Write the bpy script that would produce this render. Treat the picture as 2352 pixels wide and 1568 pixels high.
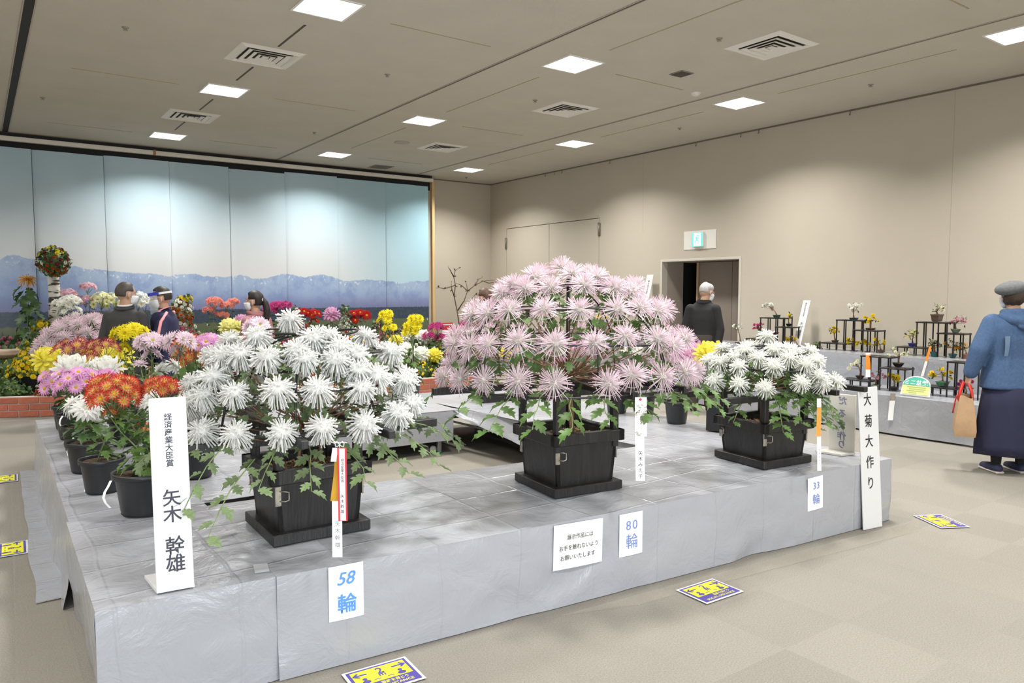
import bpy, bmesh, math, random
from mathutils import Vector, Matrix, Euler, noise
sc = bpy.context.scene
for _o in list(bpy.data.objects): bpy.data.objects.remove(_o)
COL = sc.collection
R = math.radians
rnd = random.Random(7)

# ------------------------------------------------------------------ camera
F_PX, PITCH, YAW, CAM_H = 1711.0, math.atan(115/1711.0), R(35.75), 1.55
cam_d = bpy.data.cameras.new('camera'); cam_d.sensor_width = 36.0; cam_d.lens = 36.0*F_PX/2352.0
cam_d.clip_start = 0.05; cam_d.clip_end = 100
cam = bpy.data.objects.new('camera', cam_d); COL.objects.link(cam)
cam.location = (0, 0, CAM_H); cam.rotation_euler = (math.pi/2-PITCH, 0, -YAW)
sc.camera = cam
# ------------------------------------------------------------------ world, exposure
wd = bpy.data.worlds.new('world'); sc.world = wd; wd.use_nodes = True
wd.node_tree.nodes['Background'].inputs[0].default_value = (0.9, 0.95, 1, 1)
wd.node_tree.nodes['Background'].inputs[1].default_value = 0.3
sc.view_settings.view_transform = 'Standard'; sc.view_settings.look = 'None'
sc.view_settings.exposure = 0.45; sc.view_settings.gamma = 1.0; sc.view_settings.use_curve_mapping = False
wd.cycles.sampling_method = 'NONE'
sc.cycles.max_bounces = 5; sc.cycles.diffuse_bounces = 3; sc.cycles.glossy_bounces = 2; sc.cycles.transmission_bounces = 4; sc.cycles.caustics_reflective = False; sc.cycles.caustics_refractive = False; sc.cycles.adaptive_threshold = .025; sc.cycles.transparent_max_bounces = 12
LAMP_W, LAMP_SPREAD, LAMP_COL = 54.0, R(134), (1.0, 0.985, 0.95)   # every ceiling panel

FILL_W = 215.0                       # added frontal fill lamp at the made-up window, unseen behind the camera
_d = bpy.data.lights.new('added_front_fill', 'AREA'); _d.shape = 'RECTANGLE'; _d.size = 5.6; _d.size_y = 2.7; _d.energy = FILL_W; _d.color = (.86, .92, 1.0)
_do = bpy.data.objects.new('added_front_fill', _d); COL.objects.link(_do); _do.location = (.2, -2.14, 1.72); _do.rotation_euler = (math.pi/2, 0, 0)

# pixel of the photograph -> point on a plane of the room
_fw = Vector((math.sin(YAW)*math.cos(PITCH), math.cos(YAW)*math.cos(PITCH), -math.sin(PITCH)))
_rt = Vector((math.cos(YAW), -math.sin(YAW), 0)); _up = _rt.cross(_fw)
CAM = Vector((0, 0, CAM_H))
def ray(x, y): return _fw*F_PX + _rt*(x-1176.0) - _up*(y-784.0)
def atz(x, y, z): d = ray(x, y); return CAM + d*((z-CAM_H)/d.z)
def atX(x, y, X): d = ray(x, y); return CAM + d*(X/d.x)
def atY(x, y, Y): d = ray(x, y); return CAM + d*(Y/d.y)
def atd(x, y, dep): d = ray(x, y); return CAM + d*(dep/F_PX)

# ------------------------------------------------------------------ materials
MATS = {}
def mat(name, col=(.5,.5,.5), rough=.6, metal=0., var=0., vscale=8., bump=0., bscale=40., vcol=False, transl=0., spec=None, emit=None, alpha=1., orand=0., stretch=(1,1,1), coat=0.):
    if name in MATS: return MATS[name]
    m = bpy.data.materials.new(name); m.use_nodes = True; MATS[name] = m
    nt = m.node_tree; N = nt.nodes; L = nt.links; b = N['Principled BSDF']; out = N['Material Output']
    b.inputs['Base Color'].default_value = (*col, 1); b.inputs['Roughness'].default_value = rough; b.inputs['Metallic'].default_value = metal
    if spec is not None: b.inputs['Specular IOR Level'].default_value = spec
    if coat: b.inputs['Coat Weight'].default_value = coat; b.inputs['Coat Roughness'].default_value = .15
    src = None
    if vcol:
        a = N.new('ShaderNodeAttribute'); a.attribute_name = 'Col'; src = a.outputs['Color']
    if var or bump:
        tc = N.new('ShaderNodeTexCoord'); mp = N.new('ShaderNodeMapping'); mp.inputs['Scale'].default_value = stretch
        L.new(tc.outputs['Object'], mp.inputs[0])
    if var:
        n = N.new('ShaderNodeTexNoise'); n.inputs['Scale'].default_value = vscale; n.inputs['Detail'].default_value = 4; L.new(mp.outputs[0], n.inputs[0])
        mr = N.new('ShaderNodeMapRange'); mr.inputs[3].default_value = 1-var; mr.inputs[4].default_value = 1+var; mr.inputs[1].default_value = .3; mr.inputs[2].default_value = .7
        L.new(n.outputs[0], mr.inputs[0])
        mx = N.new('ShaderNodeVectorMath'); mx.operation = 'SCALE'
        if src: L.new(src, mx.inputs[0])
        else: mx.inputs[0].default_value = col
        L.new(mr.outputs[0], mx.inputs['Scale']); src = mx.outputs[0]
    if orand:
        oi = N.new('ShaderNodeObjectInfo'); mr2 = N.new('ShaderNodeMapRange'); mr2.inputs[3].default_value = 1-orand; mr2.inputs[4].default_value = 1+orand
        L.new(oi.outputs['Random'], mr2.inputs[0]); mx2 = N.new('ShaderNodeVectorMath'); mx2.operation = 'SCALE'
        if src: L.new(src, mx2.inputs[0])
        else: mx2.inputs[0].default_value = col
        L.new(mr2.outputs[0], mx2.inputs['Scale']); src = mx2.outputs[0]
    if src: L.new(src, b.inputs['Base Color'])
    if bump:
        n2 = N.new('ShaderNodeTexNoise'); n2.inputs['Scale'].default_value = bscale; n2.inputs['Detail'].default_value = 3; L.new(mp.outputs[0], n2.inputs[0])
        bp = N.new('ShaderNodeBump'); bp.inputs['Strength'].default_value = min(1, bump); bp.inputs['Distance'].default_value = .01; L.new(n2.outputs[0], bp.inputs['Height']); L.new(bp.outputs[0], b.inputs['Normal'])
    if emit:
        b.inputs['Emission Color'].default_value = (*emit[0], 1); b.inputs['Emission Strength'].default_value = emit[1]
    if alpha < 1: b.inputs['Alpha'].default_value = alpha
    if transl:
        t = N.new('ShaderNodeBsdfTranslucent'); ms = N.new('ShaderNodeMixShader'); ms.inputs[0].default_value = transl
        if src: L.new(src, t.inputs[0])
        else: t.inputs[0].default_value = (*col, 1)
        L.new(b.outputs[0], ms.inputs[1]); L.new(t.outputs[0], ms.inputs[2]); L.new(ms.outputs[0], out.inputs[0])
    return m

# ------------------------------------------------------------------ mesh builder
class MB:
    def __init__(s): s.v = []; s.f = []; s.m = []; s.c = []; s.sm = []
    def add(s, vs, fs, mi=0, col=None, smooth=False):
        o = len(s.v); s.v.extend([tuple(p) for p in vs])
        for f in fs: s.f.append(tuple(i+o for i in f)); s.m.append(mi); s.sm.append(smooth)
        if col is None: s.c.extend([(1, 1, 1)]*len(vs))
        elif len(col) == len(vs) and not isinstance(col[0], (int, float)): s.c.extend(col)
        else: s.c.extend([col]*len(vs))
        return o
    def box(s, lo, hi, mi=0, col=None, M=None):
        (a, b, c), (d, e, g) = lo, hi
        vs = [Vector(p) for p in ((a,b,c),(d,b,c),(d,e,c),(a,e,c),(a,b,g),(d,b,g),(d,e,g),(a,e,g))]
        if M: vs = [M @ p for p in vs]
        s.add(vs, [(0,3,2,1),(4,5,6,7),(0,1,5,4),(1,2,6,5),(2,3,7,6),(3,0,4,7)], mi, col)
    def bbox(s, lo, hi, bev=.004, mi=0, col=None, M=None):      # box with bevelled edges
        bm = bmesh.new(); (a, b, c), (d, e, g) = lo, hi
        vs = [bm.verts.new(p) for p in ((a,b,c),(d,b,c),(d,e,c),(a,e,c),(a,b,g),(d,b,g),(d,e,g),(a,e,g))]
        for f in ((0,3,2,1),(4,5,6,7),(0,1,5,4),(1,2,6,5),(2,3,7,6),(3,0,4,7)): bm.faces.new([vs[i] for i in f])
        bev = min(bev, .45*min(abs(d-a), abs(e-b), abs(g-c)))
        bmesh.ops.bevel(bm, geom=bm.edges[:], offset=bev, segments=1, affect='EDGES')
        bm.verts.ensure_lookup_table(); bm.verts.index_update()
        s.add([(M @ v.co) if M else v.co.copy() for v in bm.verts], [[v.index for v in f.verts] for f in bm.faces], mi, col); bm.free()
    def tube(s, pts, r, n=6, mi=0, col=None, caps=True, smooth=True, closed=False):
        pts = [Vector(p) for p in pts]; k = len(pts)
        rs = r if isinstance(r, (list, tuple)) else [r]*k
        vs = []; cs = []
        t0 = (pts[1]-pts[0]).normalized()
        u = t0.orthogonal().normalized()
        for i, p in enumerate(pts):
            if closed: t = (pts[(i+1) % k]-pts[i-1])
            else: t = pts[min(i+1, k-1)]-pts[max(i-1, 0)]
            if t.length < 1e-9: t = t0.copy()
            t.normalize(); u = (u - t*u.dot(t))
            if u.length < 1e-6: u = t.orthogonal()
            u.normalize(); w = t.cross(u)
            for j in range(n):
                a = 2*math.pi*j/n; vs.append(p + (u*math.cos(a)+w*math.sin(a))*rs[i])
                cs.append(col[i] if (col is not None and not isinstance(col[0], (int, float))) else (col or (1, 1, 1)))
        fs = []
        for i in range(k if closed else k-1):
            i2 = (i+1) % k
            for j in range(n): fs.append((i*n+j, i*n+(j+1) % n, i2*n+(j+1) % n, i2*n+j))
        if caps and not closed and n > 2:
            fs.append(tuple(range(n))[::-1]); fs.append(tuple((k-1)*n+j for j in range(n)))
        s.add(vs, fs, mi, cs, smooth)
    def loft(s, rings, mi=0, col=None, smooth=True, cap=True):
        n = len(rings[0]); vs = [p for r in rings for p in r]; fs = []
        for i in range(len(rings)-1):
            for j in range(n): fs.append((i*n+j, i*n+(j+1) % n, (i+1)*n+(j+1) % n, (i+1)*n+j))
        if cap: fs.append(tuple(range(n))[::-1]); fs.append(tuple((len(rings)-1)*n+j for j in range(n)))
        s.add(vs, fs, mi, col, smooth)
    def lathe(s, prof, n=20, c=(0, 0, 0), mi=0, col=None, smooth=True, cap=True):
        c = Vector(c)
        s.loft([[c+Vector((r*math.cos(2*math.pi*j/n), r*math.sin(2*math.pi*j/n), z)) for j in range(n)] for r, z in prof], mi, col, smooth, cap)
    def ball(s, c, r, nu=10, nv=6, mi=0, col=None, M=None):
        c = Vector(c); rx, ry, rz = r if isinstance(r, (tuple, list)) else (r, r, r)
        vs = [Vector((0, 0, -rz))]; fs = []
        for i in range(1, nv):
            t = -math.pi/2+math.pi*i/nv
            for j in range(nu): a = 2*math.pi*j/nu; vs.append(Vector((rx*math.cos(t)*math.cos(a), ry*math.cos(t)*math.sin(a), rz*math.sin(t))))
        vs.append(Vector((0, 0, rz))); last = len(vs)-1
        for j in range(nu): fs.append((0, 1+(j+1) % nu, 1+j))
        for i in range(nv-2):
            for j in range(nu): fs.append((1+i*nu+j, 1+i*nu+(j+1) % nu, 1+(i+1)*nu+(j+1) % nu, 1+(i+1)*nu+j))
        for j in range(nu): fs.append((last, 1+(nv-2)*nu+j, 1+(nv-2)*nu+(j+1) % nu))
        s.add([c+((M @ p) if M else p) for p in vs], fs, mi, col, True)
    def grid(s, fn, nu, nv, mi=0, col=None, smooth=True):     # fn(u,v) -> point, u,v in 0..1
        vs = [fn(i/nu, j/nv) for j in range(nv+1) for i in range(nu+1)]
        fs = [(j*(nu+1)+i, j*(nu+1)+i+1, (j+1)*(nu+1)+i+1, (j+1)*(nu+1)+i) for j in range(nv) for i in range(nu)]
        s.add(vs, fs, mi, col, smooth)
    def merge(s, other, M=None, mi=None):
        o = len(s.v); s.v.extend([tuple(M @ Vector(p)) for p in other.v] if M else other.v); s.c.extend(other.c)
        for f, m_, k in zip(other.f, other.m, other.sm): s.f.append(tuple(i+o for i in f)); s.m.append(m_ if mi is None else mi); s.sm.append(k)
    def mesh(s, name, mats, vcol=False):
        me = bpy.data.meshes.new(name); me.from_pydata(s.v, [], s.f)
        for m_ in (mats if isinstance(mats, (list, tuple)) else [mats]): me.materials.append(m_)
        me.polygons.foreach_set('material_index', s.m); me.polygons.foreach_set('use_smooth', s.sm)
        if vcol:
            a = me.color_attributes.new('Col', 'FLOAT_COLOR', 'POINT')
            a.data.foreach_set('color', [x for c in s.c for x in (c[0], c[1], c[2], 1.0)])
        me.update(); return me
    def build(s, name, mats, parent=None, world=True, vcol=False, **kw):
        off = origin(parent) if (world and parent is not None) else Vector((0, 0, 0))
        if off.length: s.v = [(p[0]-off.x, p[1]-off.y, p[2]-off.z) for p in s.v]
        return link(name, s.mesh(name, mats, vcol), parent, **kw)
def origin(o):
    p = Vector((0, 0, 0))
    while o is not None: p += Vector(o.location); o = o.parent
    return p
def link(name, me, parent=None, loc=None, rot=None, scl=None, label=None, cat=None, group=None, kind=None):
    o = bpy.data.objects.new(name, me); COL.objects.link(o)
    if parent is not None: o.parent = parent
    if loc is not None: o.location = loc
    if rot is not None: o.rotation_euler = rot
    if scl is not None: o.scale = scl if isinstance(scl, (tuple, list)) else (scl,)*3
    return tag(o, label, cat, group, kind)
def tag(o, label=None, cat=None, group=None, kind=None):
    if label: o['label'] = label
    if cat: o['category'] = cat
    if group: o['group'] = group
    if kind: o['kind'] = kind
    return o
def thing(name, label, cat, loc=(0, 0, 0), group=None, rz=0):
    o = bpy.data.objects.new(name, None); COL.objects.link(o); o.location = loc; o.rotation_euler = (0, 0, rz)
    o.empty_display_size = .05
    return tag(o, label, cat, group)
_dg = None
def text_mesh(body, size=.1, line=1.1, mat_=None, offset=0., char=1., align='CENTER', xs=1., shear=0.):
    cu = bpy.data.curves.new('lettering', 'FONT'); cu.body = body; cu.size = size; cu.align_x = align; cu.align_y = 'CENTER'
    cu.space_line = line; cu.offset = offset; cu.space_character = char; cu.shear = shear; cu.resolution_u = 3
    o = bpy.data.objects.new('tmp', cu); COL.objects.link(o); bpy.context.view_layer.update()
    me = bpy.data.meshes.new_from_object(o.evaluated_get(bpy.context.evaluated_depsgraph_get()))
    bpy.data.objects.remove(o); bpy.data.curves.remove(cu)
    xm = [v.co.x for v in me.vertices]; ym = [v.co.y for v in me.vertices]
    cx = (max(xm)+min(xm))/2; cy = (max(ym)+min(ym))/2
    for v in me.vertices: v.co.x = (v.co.x-cx)*xs; v.co.y -= cy
    me.materials.clear(); me.materials.append(mat_); return me
def frame_matrix(c, xdir, up):          # local x along xdir, local y along up, local z = facing
    x = Vector(xdir).normalized(); y = Vector(up); y = (y-x*y.dot(x)).normalized(); z = x.cross(y)
    M = Matrix((x, y, z)).transposed().to_4x4(); M.translation = Vector(c); return M
def put_mesh(name, me, M, parent, label=None):
    me.transform(M); off = origin(parent)
    me.transform(Matrix.Translation(-off)); return link(name, me, parent, label=label)
# ================================================================== the room
XW, YB, ZC = 9.71, 14.34, 4.0         # right wall, back wall, ceiling
XL, YF = -4.6, -2.2
m_wall = mat('wall_paper', (.525, .472, .385), .85, var=.025, vscale=1.2, bump=.25, bscale=260)
m_ceil = mat('ceiling_board', (.56, .52, .44), .9, var=.03, vscale=2., bump=.5, bscale=160)
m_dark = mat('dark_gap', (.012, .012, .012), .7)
m_white = mat('white_paint', (.80, .79, .76), .5)
m_slot = mat('slot_metal', (.40, .33, .19), .55)
m_slotdark = mat('slot_dark', (.06, .05, .035), .6)
m_carpet = mat('carpet', (.245, .226, .192), .95, var=.16, vscale=140, bump=.5, bscale=300, orand=.06)

# floor: carpet tiles (nearest 300 one by one), the rest one slab whose material carries the tiles
def carpet_far():
    m = bpy.data.materials.new('carpet_far'); m.use_nodes = True; nt = m.node_tree; N = nt.nodes; L = nt.links; b = N['Principled BSDF']; b.inputs['Roughness'].default_value = .95
    tc = N.new('ShaderNodeTexCoord'); mp = N.new('ShaderNodeMapping'); L.new(tc.outputs['Object'], mp.inputs[0])
    mp.inputs['Location'].default_value = (-2.335/.465, -1.855/.465, 0); mp.inputs['Scale'].default_value = (1/.465, 1/.465, 1)
    fl = N.new('ShaderNodeVectorMath'); fl.operation = 'FLOOR'; L.new(mp.outputs[0], fl.inputs[0])
    wn = N.new('ShaderNodeTexWhiteNoise'); wn.noise_dimensions = '2D'; L.new(fl.outputs[0], wn.inputs['Vector'])
    no = N.new('ShaderNodeTexNoise'); no.inputs['Scale'].default_value = 120; L.new(tc.outputs['Object'], no.inputs[0])
    a = N.new('ShaderNodeMapRange'); a.inputs[3].default_value = .95; a.inputs[4].default_value = 1.05; L.new(wn.outputs[0], a.inputs[0])
    c = N.new('ShaderNodeMapRange'); c.inputs[1].default_value = .3; c.inputs[2].default_value = .7; c.inputs[3].default_value = .86; c.inputs[4].default_value = 1.14; L.new(no.outputs[0], c.inputs[0])
    mu = N.new('ShaderNodeMath'); mu.operation = 'MULTIPLY'; L.new(a.outputs[0], mu.inputs[0]); L.new(c.outputs[0], mu.inputs[1])
    s = N.new('ShaderNodeVectorMath'); s.operation = 'SCALE'; s.inputs[0].default_value = (.245, .226, .192); L.new(mu.outputs[0], s.inputs['Scale']); L.new(s.outputs[0], b.inputs['Base Color'])
    return m
fb = MB(); fb.box((XL, YF, -.12), (XW+1.2, YB, -.004)); floor = fb.build('floor', carpet_far(), kind='structure')
T = .465
cells = []
for i in range(-12, 22):
    for j in range(-12, 32):
        x, y = 2.335+T*(i+.5), 1.855+T*(j+.5)
        if not (XL+.3 < x < XW-.25 and YF < y < 13.6): continue
        v = Vector((x, y, 0))-CAM; dep = v.dot(_fw)
        if dep < .8: continue
        px = 1176+F_PX*v.dot(_rt)/dep; py = 784-F_PX*v.dot(_up)/dep
        if not (-260 < px < 2600 and 700 < py < 1900): continue
        cells.append((dep, x, y))
cells.sort(); tm = MB(); h = T/2
tm.add([(-h,-h,-.004),(h,-h,-.004),(h,h,-.004),(-h,h,-.004),(-h,-h,0),(h,-h,0),(h,h,0),(-h,h,0)], [(4,5,6,7),(0,1,5,4),(1,2,6,5),(2,3,7,6),(3,0,4,7)])
tme = tm.mesh('carpet_tile', m_carpet)
for dep, x, y in cells[:290]: link('carpet_tile', tme, floor, loc=(x, y, 0))
fl2 = MB()
for dep, x, y in cells[290:]:
    fl2.add([(x+a[0], y+a[1], -.0005) for a in ((-h,-h),(h,-h),(h,h),(-h,h))], [(0,1,2,3)])
fl2.build('far_carpet', floor.data.materials[0], floor, kind='stuff')

cb = MB(); cb.box((XL, YF, ZC), (XW+.2, YB+.2, ZC+.12)); ceil = cb.build('ceiling', m_ceil, kind='structure')
def wall_cells(holes, a0, a1, z0, z1):
    As = sorted({a0, a1, *[h[0] for h in holes], *[h[1] for h in holes]}); Zs = sorted({z0, z1, *[h[2] for h in holes], *[h[3] for h in holes]})
    for i in range(len(As)-1):
        for k in range(len(Zs)-1):
            ca, cz = (As[i]+As[i+1])/2, (Zs[k]+Zs[k+1])/2
            if not any(h[0] < ca < h[1] and h[2] < cz < h[3] for h in holes): yield As[i], As[i+1], Zs[k], Zs[k+1]
DY0, DY1, DZ = 7.41, 9.02, 2.06       # doorway
CY0, CY1, CZ = 10.64, 13.70, 2.95     # flush store doors
w = MB()
for a, b, c, d in wall_cells([(DY0, DY1, 0, DZ), (CY0, CY1, 0, CZ)], YF, YB, 0, ZC): w.box((XW, a, c), (XW+.12, b, d))
wall_right = w.build('wall_right', m_wall, kind='structure')
w = MB(); w.box((XL, YB, 0), (XW+.12, YB+.15, ZC)); w.build('wall_back', m_wall, kind='structure')
w = MB(); w.box((XL-.15, YF, 0), (XL, YB+.15, ZC)); w.build('wall_left', m_wall, kind='structure')
WX0, WX1, WZ0, WZ1 = -2.7, 3.1, .35, 3.1          # window added for the frontal fill light, unseen behind the camera
w = MB()
for a, b, c, d in wall_cells([(WX0, WX1, WZ0, WZ1)], XL-.15, XW+.12, 0, ZC): w.box((a, YF-.15, c), (b, YF, d))
w.build('wall_front', m_wall, kind='structure')
wn = thing('added_window_1', None, None, ((WX0+WX1)/2, YF, WZ0)); wn['kind'] = 'structure'
m_alu = mat('added_window_aluminium', (.55, .55, .56), .4, .6); nb = 4
b = MB()
for i in range(nb+1): x = WX0+(WX1-WX0)*i/nb; b.bbox((x-.03, YF-.11, WZ0), (x+.03, YF-.04, WZ1), .004)
b.bbox((WX0, YF-.11, WZ0), (WX1, YF-.04, WZ0+.06), .004); b.bbox((WX0, YF-.11, WZ1-.06), (WX1, YF-.04, WZ1), .004); b.build('added_window_frame', m_alu, wn)
m_glass = mat('added_window_glass', (.9, .95, .95), .05, alpha=.12)
for i in range(nb):
    x0, x1 = WX0+(WX1-WX0)*i/nb+.03, WX0+(WX1-WX0)*(i+1)/nb-.03; b = MB(); b.box((x0, YF-.08, WZ0+.06), (x1, YF-.074, WZ1-.06)); b.build('added_pane', m_glass, wn)
# wall joints, dark picture rail and picture hooks under the ceiling
m_joint = mat('wall_joint', (.40, .355, .29), .8)
w = MB()
for y in (4.32, 9.5): w.box((XW-.0015, y-.002, 0 if y < 7 else 2.6), (XW, y+.002, ZC-.03))
w.build('trim_1', m_joint, kind='structure')
w = MB(); w.box((XW-.012, YF, ZC-.022), (XW, YB, ZC)); w.box((8.02, YB-.012, ZC-.022), (XW, YB, ZC)); w.build('trim_2', mat('picture_rail', (.17, .14, .11), .6), kind='structure')
m_hook = mat('hook_metal', (.25, .22, .18), .45, .8)
hk = MB(); hk.tube([(0, 0, 0), (-.012, 0, -.01), (-.012, 0, -.05), (-.022, 0, -.062), (-.03, 0, -.05)], .005, 6); hkm = hk.mesh('picture_hook', m_hook)
for k, (px, py) in enumerate(((1954, 258), (1744, 304), (1703, 311), (1600, 331), (1402, 371), (1292, 393), (1275, 396), (1254, 400))):
    p = atX(px, py, XW-.012)
    link('picture_hook', hkm, loc=(XW-.012, p.y, ZC-.018), label='small metal picture hook at the top of the right wall, %s from the camera' % ('nearest', 'second', 'third', 'fourth', 'fifth', 'sixth', 'seventh', 'farthest')[k], cat='hook', group='picture hooks on the wall rail')
# store doors, flush with the wall
dr = thing('door_1', None, None, (XW, (CY0+CY1)/2, 0)); dr['kind'] = 'structure'
mid = (CY0+CY1)/2
b = MB(); b.box((XW+.10, CY0, 0), (XW+.12, CY1, CZ)); b.build('gap_back', m_dark, dr)
for a, c in ((CY0+.012, mid-.005), (mid+.005, CY1-.012)):
    b = MB(); b.bbox((XW-.003, a, .01), (XW+.05, c, CZ-.012), .003); b.build('door_leaf', m_wall, dr)
m_hinge = mat('hinge_steel', (.30, .27, .23), .4, .8)
for y, zz in ((CY0-.01, 2.73), (CY1+.0, 2.62), (CY1+.0, 1.72), (CY0-.01, 1.72)):
    b = MB(); b.bbox((XW-.02, y-.035, zz-.12), (XW-.003, y+.035, zz+.12), .003)
    b.tube([(XW-.024, y, zz-.125), (XW-.024, y, zz+.125)], .014, 8); b.build('hinge', m_hinge, dr)
# doorway with a pale frame, folding door standing in the recess behind it
d2 = thing('door_2', None, None, (XW, (DY0+DY1)/2, 0)); d2['kind'] = 'structure'
fr = .035; DEP = .42
b = MB()
b.bbox((XW-.012, DY0-fr, 0), (XW+.13, DY0+.004, DZ+fr)); b.bbox((XW-.012, DY1-.004, 0), (XW+.13, DY1+fr, DZ+fr)); b.bbox((XW-.012, DY0, DZ-.004), (XW+.13, DY1, DZ+fr))
b.build('door_frame', mat('door_frame_paint', (.62, .58, .50), .5), d2)
m_rev = mat('reveal_paint', (.42, .365, .30), .7)
b = MB(); b.box((XW+.12, DY0-.04, 0), (XW+1.15, DY0, DZ+.04)); b.box((XW+.12, DY1, 0), (XW+.12+DEP, DY1+.04, DZ+.04)); b.box((XW+.12, DY0, DZ), (XW+1.15, DY1+.6, DZ+.04)); b.build('reveal', m_rev, d2)
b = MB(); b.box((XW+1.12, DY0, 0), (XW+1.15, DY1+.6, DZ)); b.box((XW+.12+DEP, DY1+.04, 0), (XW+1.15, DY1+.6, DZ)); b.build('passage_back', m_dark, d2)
m_fold = mat('folding_door', (.26, .215, .18), .7, var=.03, vscale=2)
yy = [DY0-.02, 7.93, 8.62]
for i in range(2):
    b = MB(); b.bbox((XW+.50, yy[i]+.003, .01), (XW+.54, yy[i+1]-.003, DZ-.01), .004); o = b.build('door_panel', m_fold, d2)
    if i == 1:
        k = MB(); k.tube([(XW+.50, 8.53, 1.55), (XW+.48, 8.53, 1.55)], .012, 8); k.build('latch', m_hinge, o)
b = MB(); b.bbox((XW+.46, 8.622, .01), (XW+.56, 8.655, DZ-.01), .003); b.build('door_edge', mat('door_edge_wood', (.47, .33, .20), .5), d2)
# ------------------------------------------------------------------ ceiling fittings
m_seam = mat('seam_dark', (.075, .06, .05), .6); m_seam_lip = mat('seam_lip', (.42, .37, .3), .7)
def seam(x, wd_, n, black=False):
    s = MB(); s.box((x-wd_/2, YF, ZC-.003), (x+wd_/2, 14.0, ZC+.01)); s.build('trim_%d' % n, m_dark if black else m_seam, kind='structure')
    s = MB()
    for q in (-1, 1): s.box((x+q*wd_/2+(0 if q > 0 else -.012), YF, ZC-.006), (x+q*wd_/2+(.012 if q > 0 else 0), 14.0, ZC+.01))
    s.build('trim_%d' % (n+10), m_seam_lip, kind='structure')
seam(.475, .075, 3, True); seam(4.67, .022, 4); seam(7.63, .022, 5)
def slot(x0, y0, x1, y1, m=m_slot, wd_=.014):
    s = MB(); s.box((min(x0, x1)-(wd_ if x0 == x1 else 0)/2, min(y0, y1)-(wd_ if y0 == y1 else 0)/2, ZC-.004), (max(x0, x1)+(wd_ if x0 == x1 else 0)/2, max(y0, y1)+(wd_ if y0 == y1 else 0)/2, ZC+.004))
    s.build('ceiling_slot', m, ceil)
for y in (6.34, 9.62, 12.88):
    slot(.96, y, 2.06, y); slot(3.19, y, 4.3, y); slot(5.98, y-.04, 7.1, y-.04)
slot(5.98, 3.08, 7.1, 3.08)
for y0, y1 in ((6.83, 7.58), (8.42, 9.06), (10.12, 10.81), (11.69, 12.35)): slot(2.57, y0, 2.57, y1, m_slotdark, .02)
for x in (5.345, 8.19):
    for y0, y1 in ((3.65, 5.72), (6.9, 8.96), (10.15, 12.15)): slot(x, y0, x, y1)
m_lit = mat('light_diffuser', (.9, .9, .88), .5, emit=((1, .99, .97), 2.2))
m_rim = mat('light_rim', (.78, .76, .72), .45)
lf = MB(); q = .225
for a, b_, c, d in ((-q-.02, -q-.02, q+.02, -q), (-q-.02, q, q+.02, q+.02), (-q-.02, -q, -q, q), (q, -q, q+.02, q)): lf.box((a, b_, -.010), (c, d, .002))
lfm = lf.mesh('frame', m_rim); ld = MB(); ld.box((-q, -q, -.006), (q, q, .001)); ldm = ld.mesh('diffuser', m_lit)
rows = {12.88: 'nearest the mountain backdrop', 9.6: 'second from the mountain backdrop', 6.3: 'third from the mountain backdrop', 3.07: 'fourth from the mountain backdrop', -.2: 'fifth from the mountain backdrop'}
colsn = {-1.9: 'beyond the black ceiling track', 2.57: 'row over the white dome', 5.345: 'row over the pink dome', 8.19: 'row beside the right wall'}
ll = bpy.data.lights.new('panel_light', 'AREA'); ll.shape = 'SQUARE'; ll.size = .44; ll.energy = LAMP_W; ll.color = LAMP_COL; ll.spread = LAMP_SPREAD
for x, cn in colsn.items():
    for y, rn in rows.items():
        t = thing('ceiling_light', 'square white ceiling light panel, %s, %s' % (rn, cn), 'ceiling light', (x, y, ZC), 'square ceiling light panels')
        link('frame', lfm, t); link('diffuser', ldm, t)
        o = bpy.data.objects.new('lamp', ll); COL.objects.link(o); o.parent = t; o.location = (0, 0, -.012)
m_vent = mat('vent_enamel', (.74, .71, .65), .5)
def vent(x, y, label):
    t = thing('ceiling_vent', label, 'air vent', (x, y, ZC), 'square air diffusers in the ceiling')
    def ring(a, b_, z0, z1, name):
        s = MB(); P0 = [(-a,-a,z0),(a,-a,z0),(a,a,z0),(-a,a,z0)]; P1 = [(-b_,-b_,z1),(b_,-b_,z1),(b_,b_,z1),(-b_,b_,z1)]
        s.add(P0+P1+[(p[0], p[1], p[2]+.004) for p in P0+P1], [(i, (i+1) % 4, 4+(i+1) % 4, 4+i) for i in range(4)]+[(8+i, 12+i, 12+(i+1) % 4, 8+(i+1) % 4) for i in range(4)]); s.build(name, m_vent, t, world=False)
    s = MB(); s.box((-.26, -.26, -.001), (.26, .26, .002)); s.build('duct', mat('duct_dark', (.05, .045, .04), .8), t, world=False)
    ring(.33, .27, -.001, -.022, 'frame'); ring(.27, .235, -.022, -.004, 'frame')
    for a, e_ in ((.222, .172), (.152, .108), (.088, .050)): ring(a, e_, -.019, -.010, 'louvre')
    s = MB(); s.box((-.034, -.034, -.016), (.034, .034, -.010)); s.build('centre_plate', m_vent, t, world=False)
vent(2.56, 7.98, 'square white air diffuser between the two nearest lights over the white dome')
vent(2.56, 11.27, 'square white air diffuser close to the mountain backdrop, over the white dome row')
vent(6.58, 4.69, 'large square air diffuser nearest the camera, between lights above the bonsai wall')
vent(6.58, 7.9, 'square air diffuser above the pink dome, middle of three near the right wall')
vent(6.58, 11.17, 'square air diffuser farthest back, near the room corner')
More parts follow.
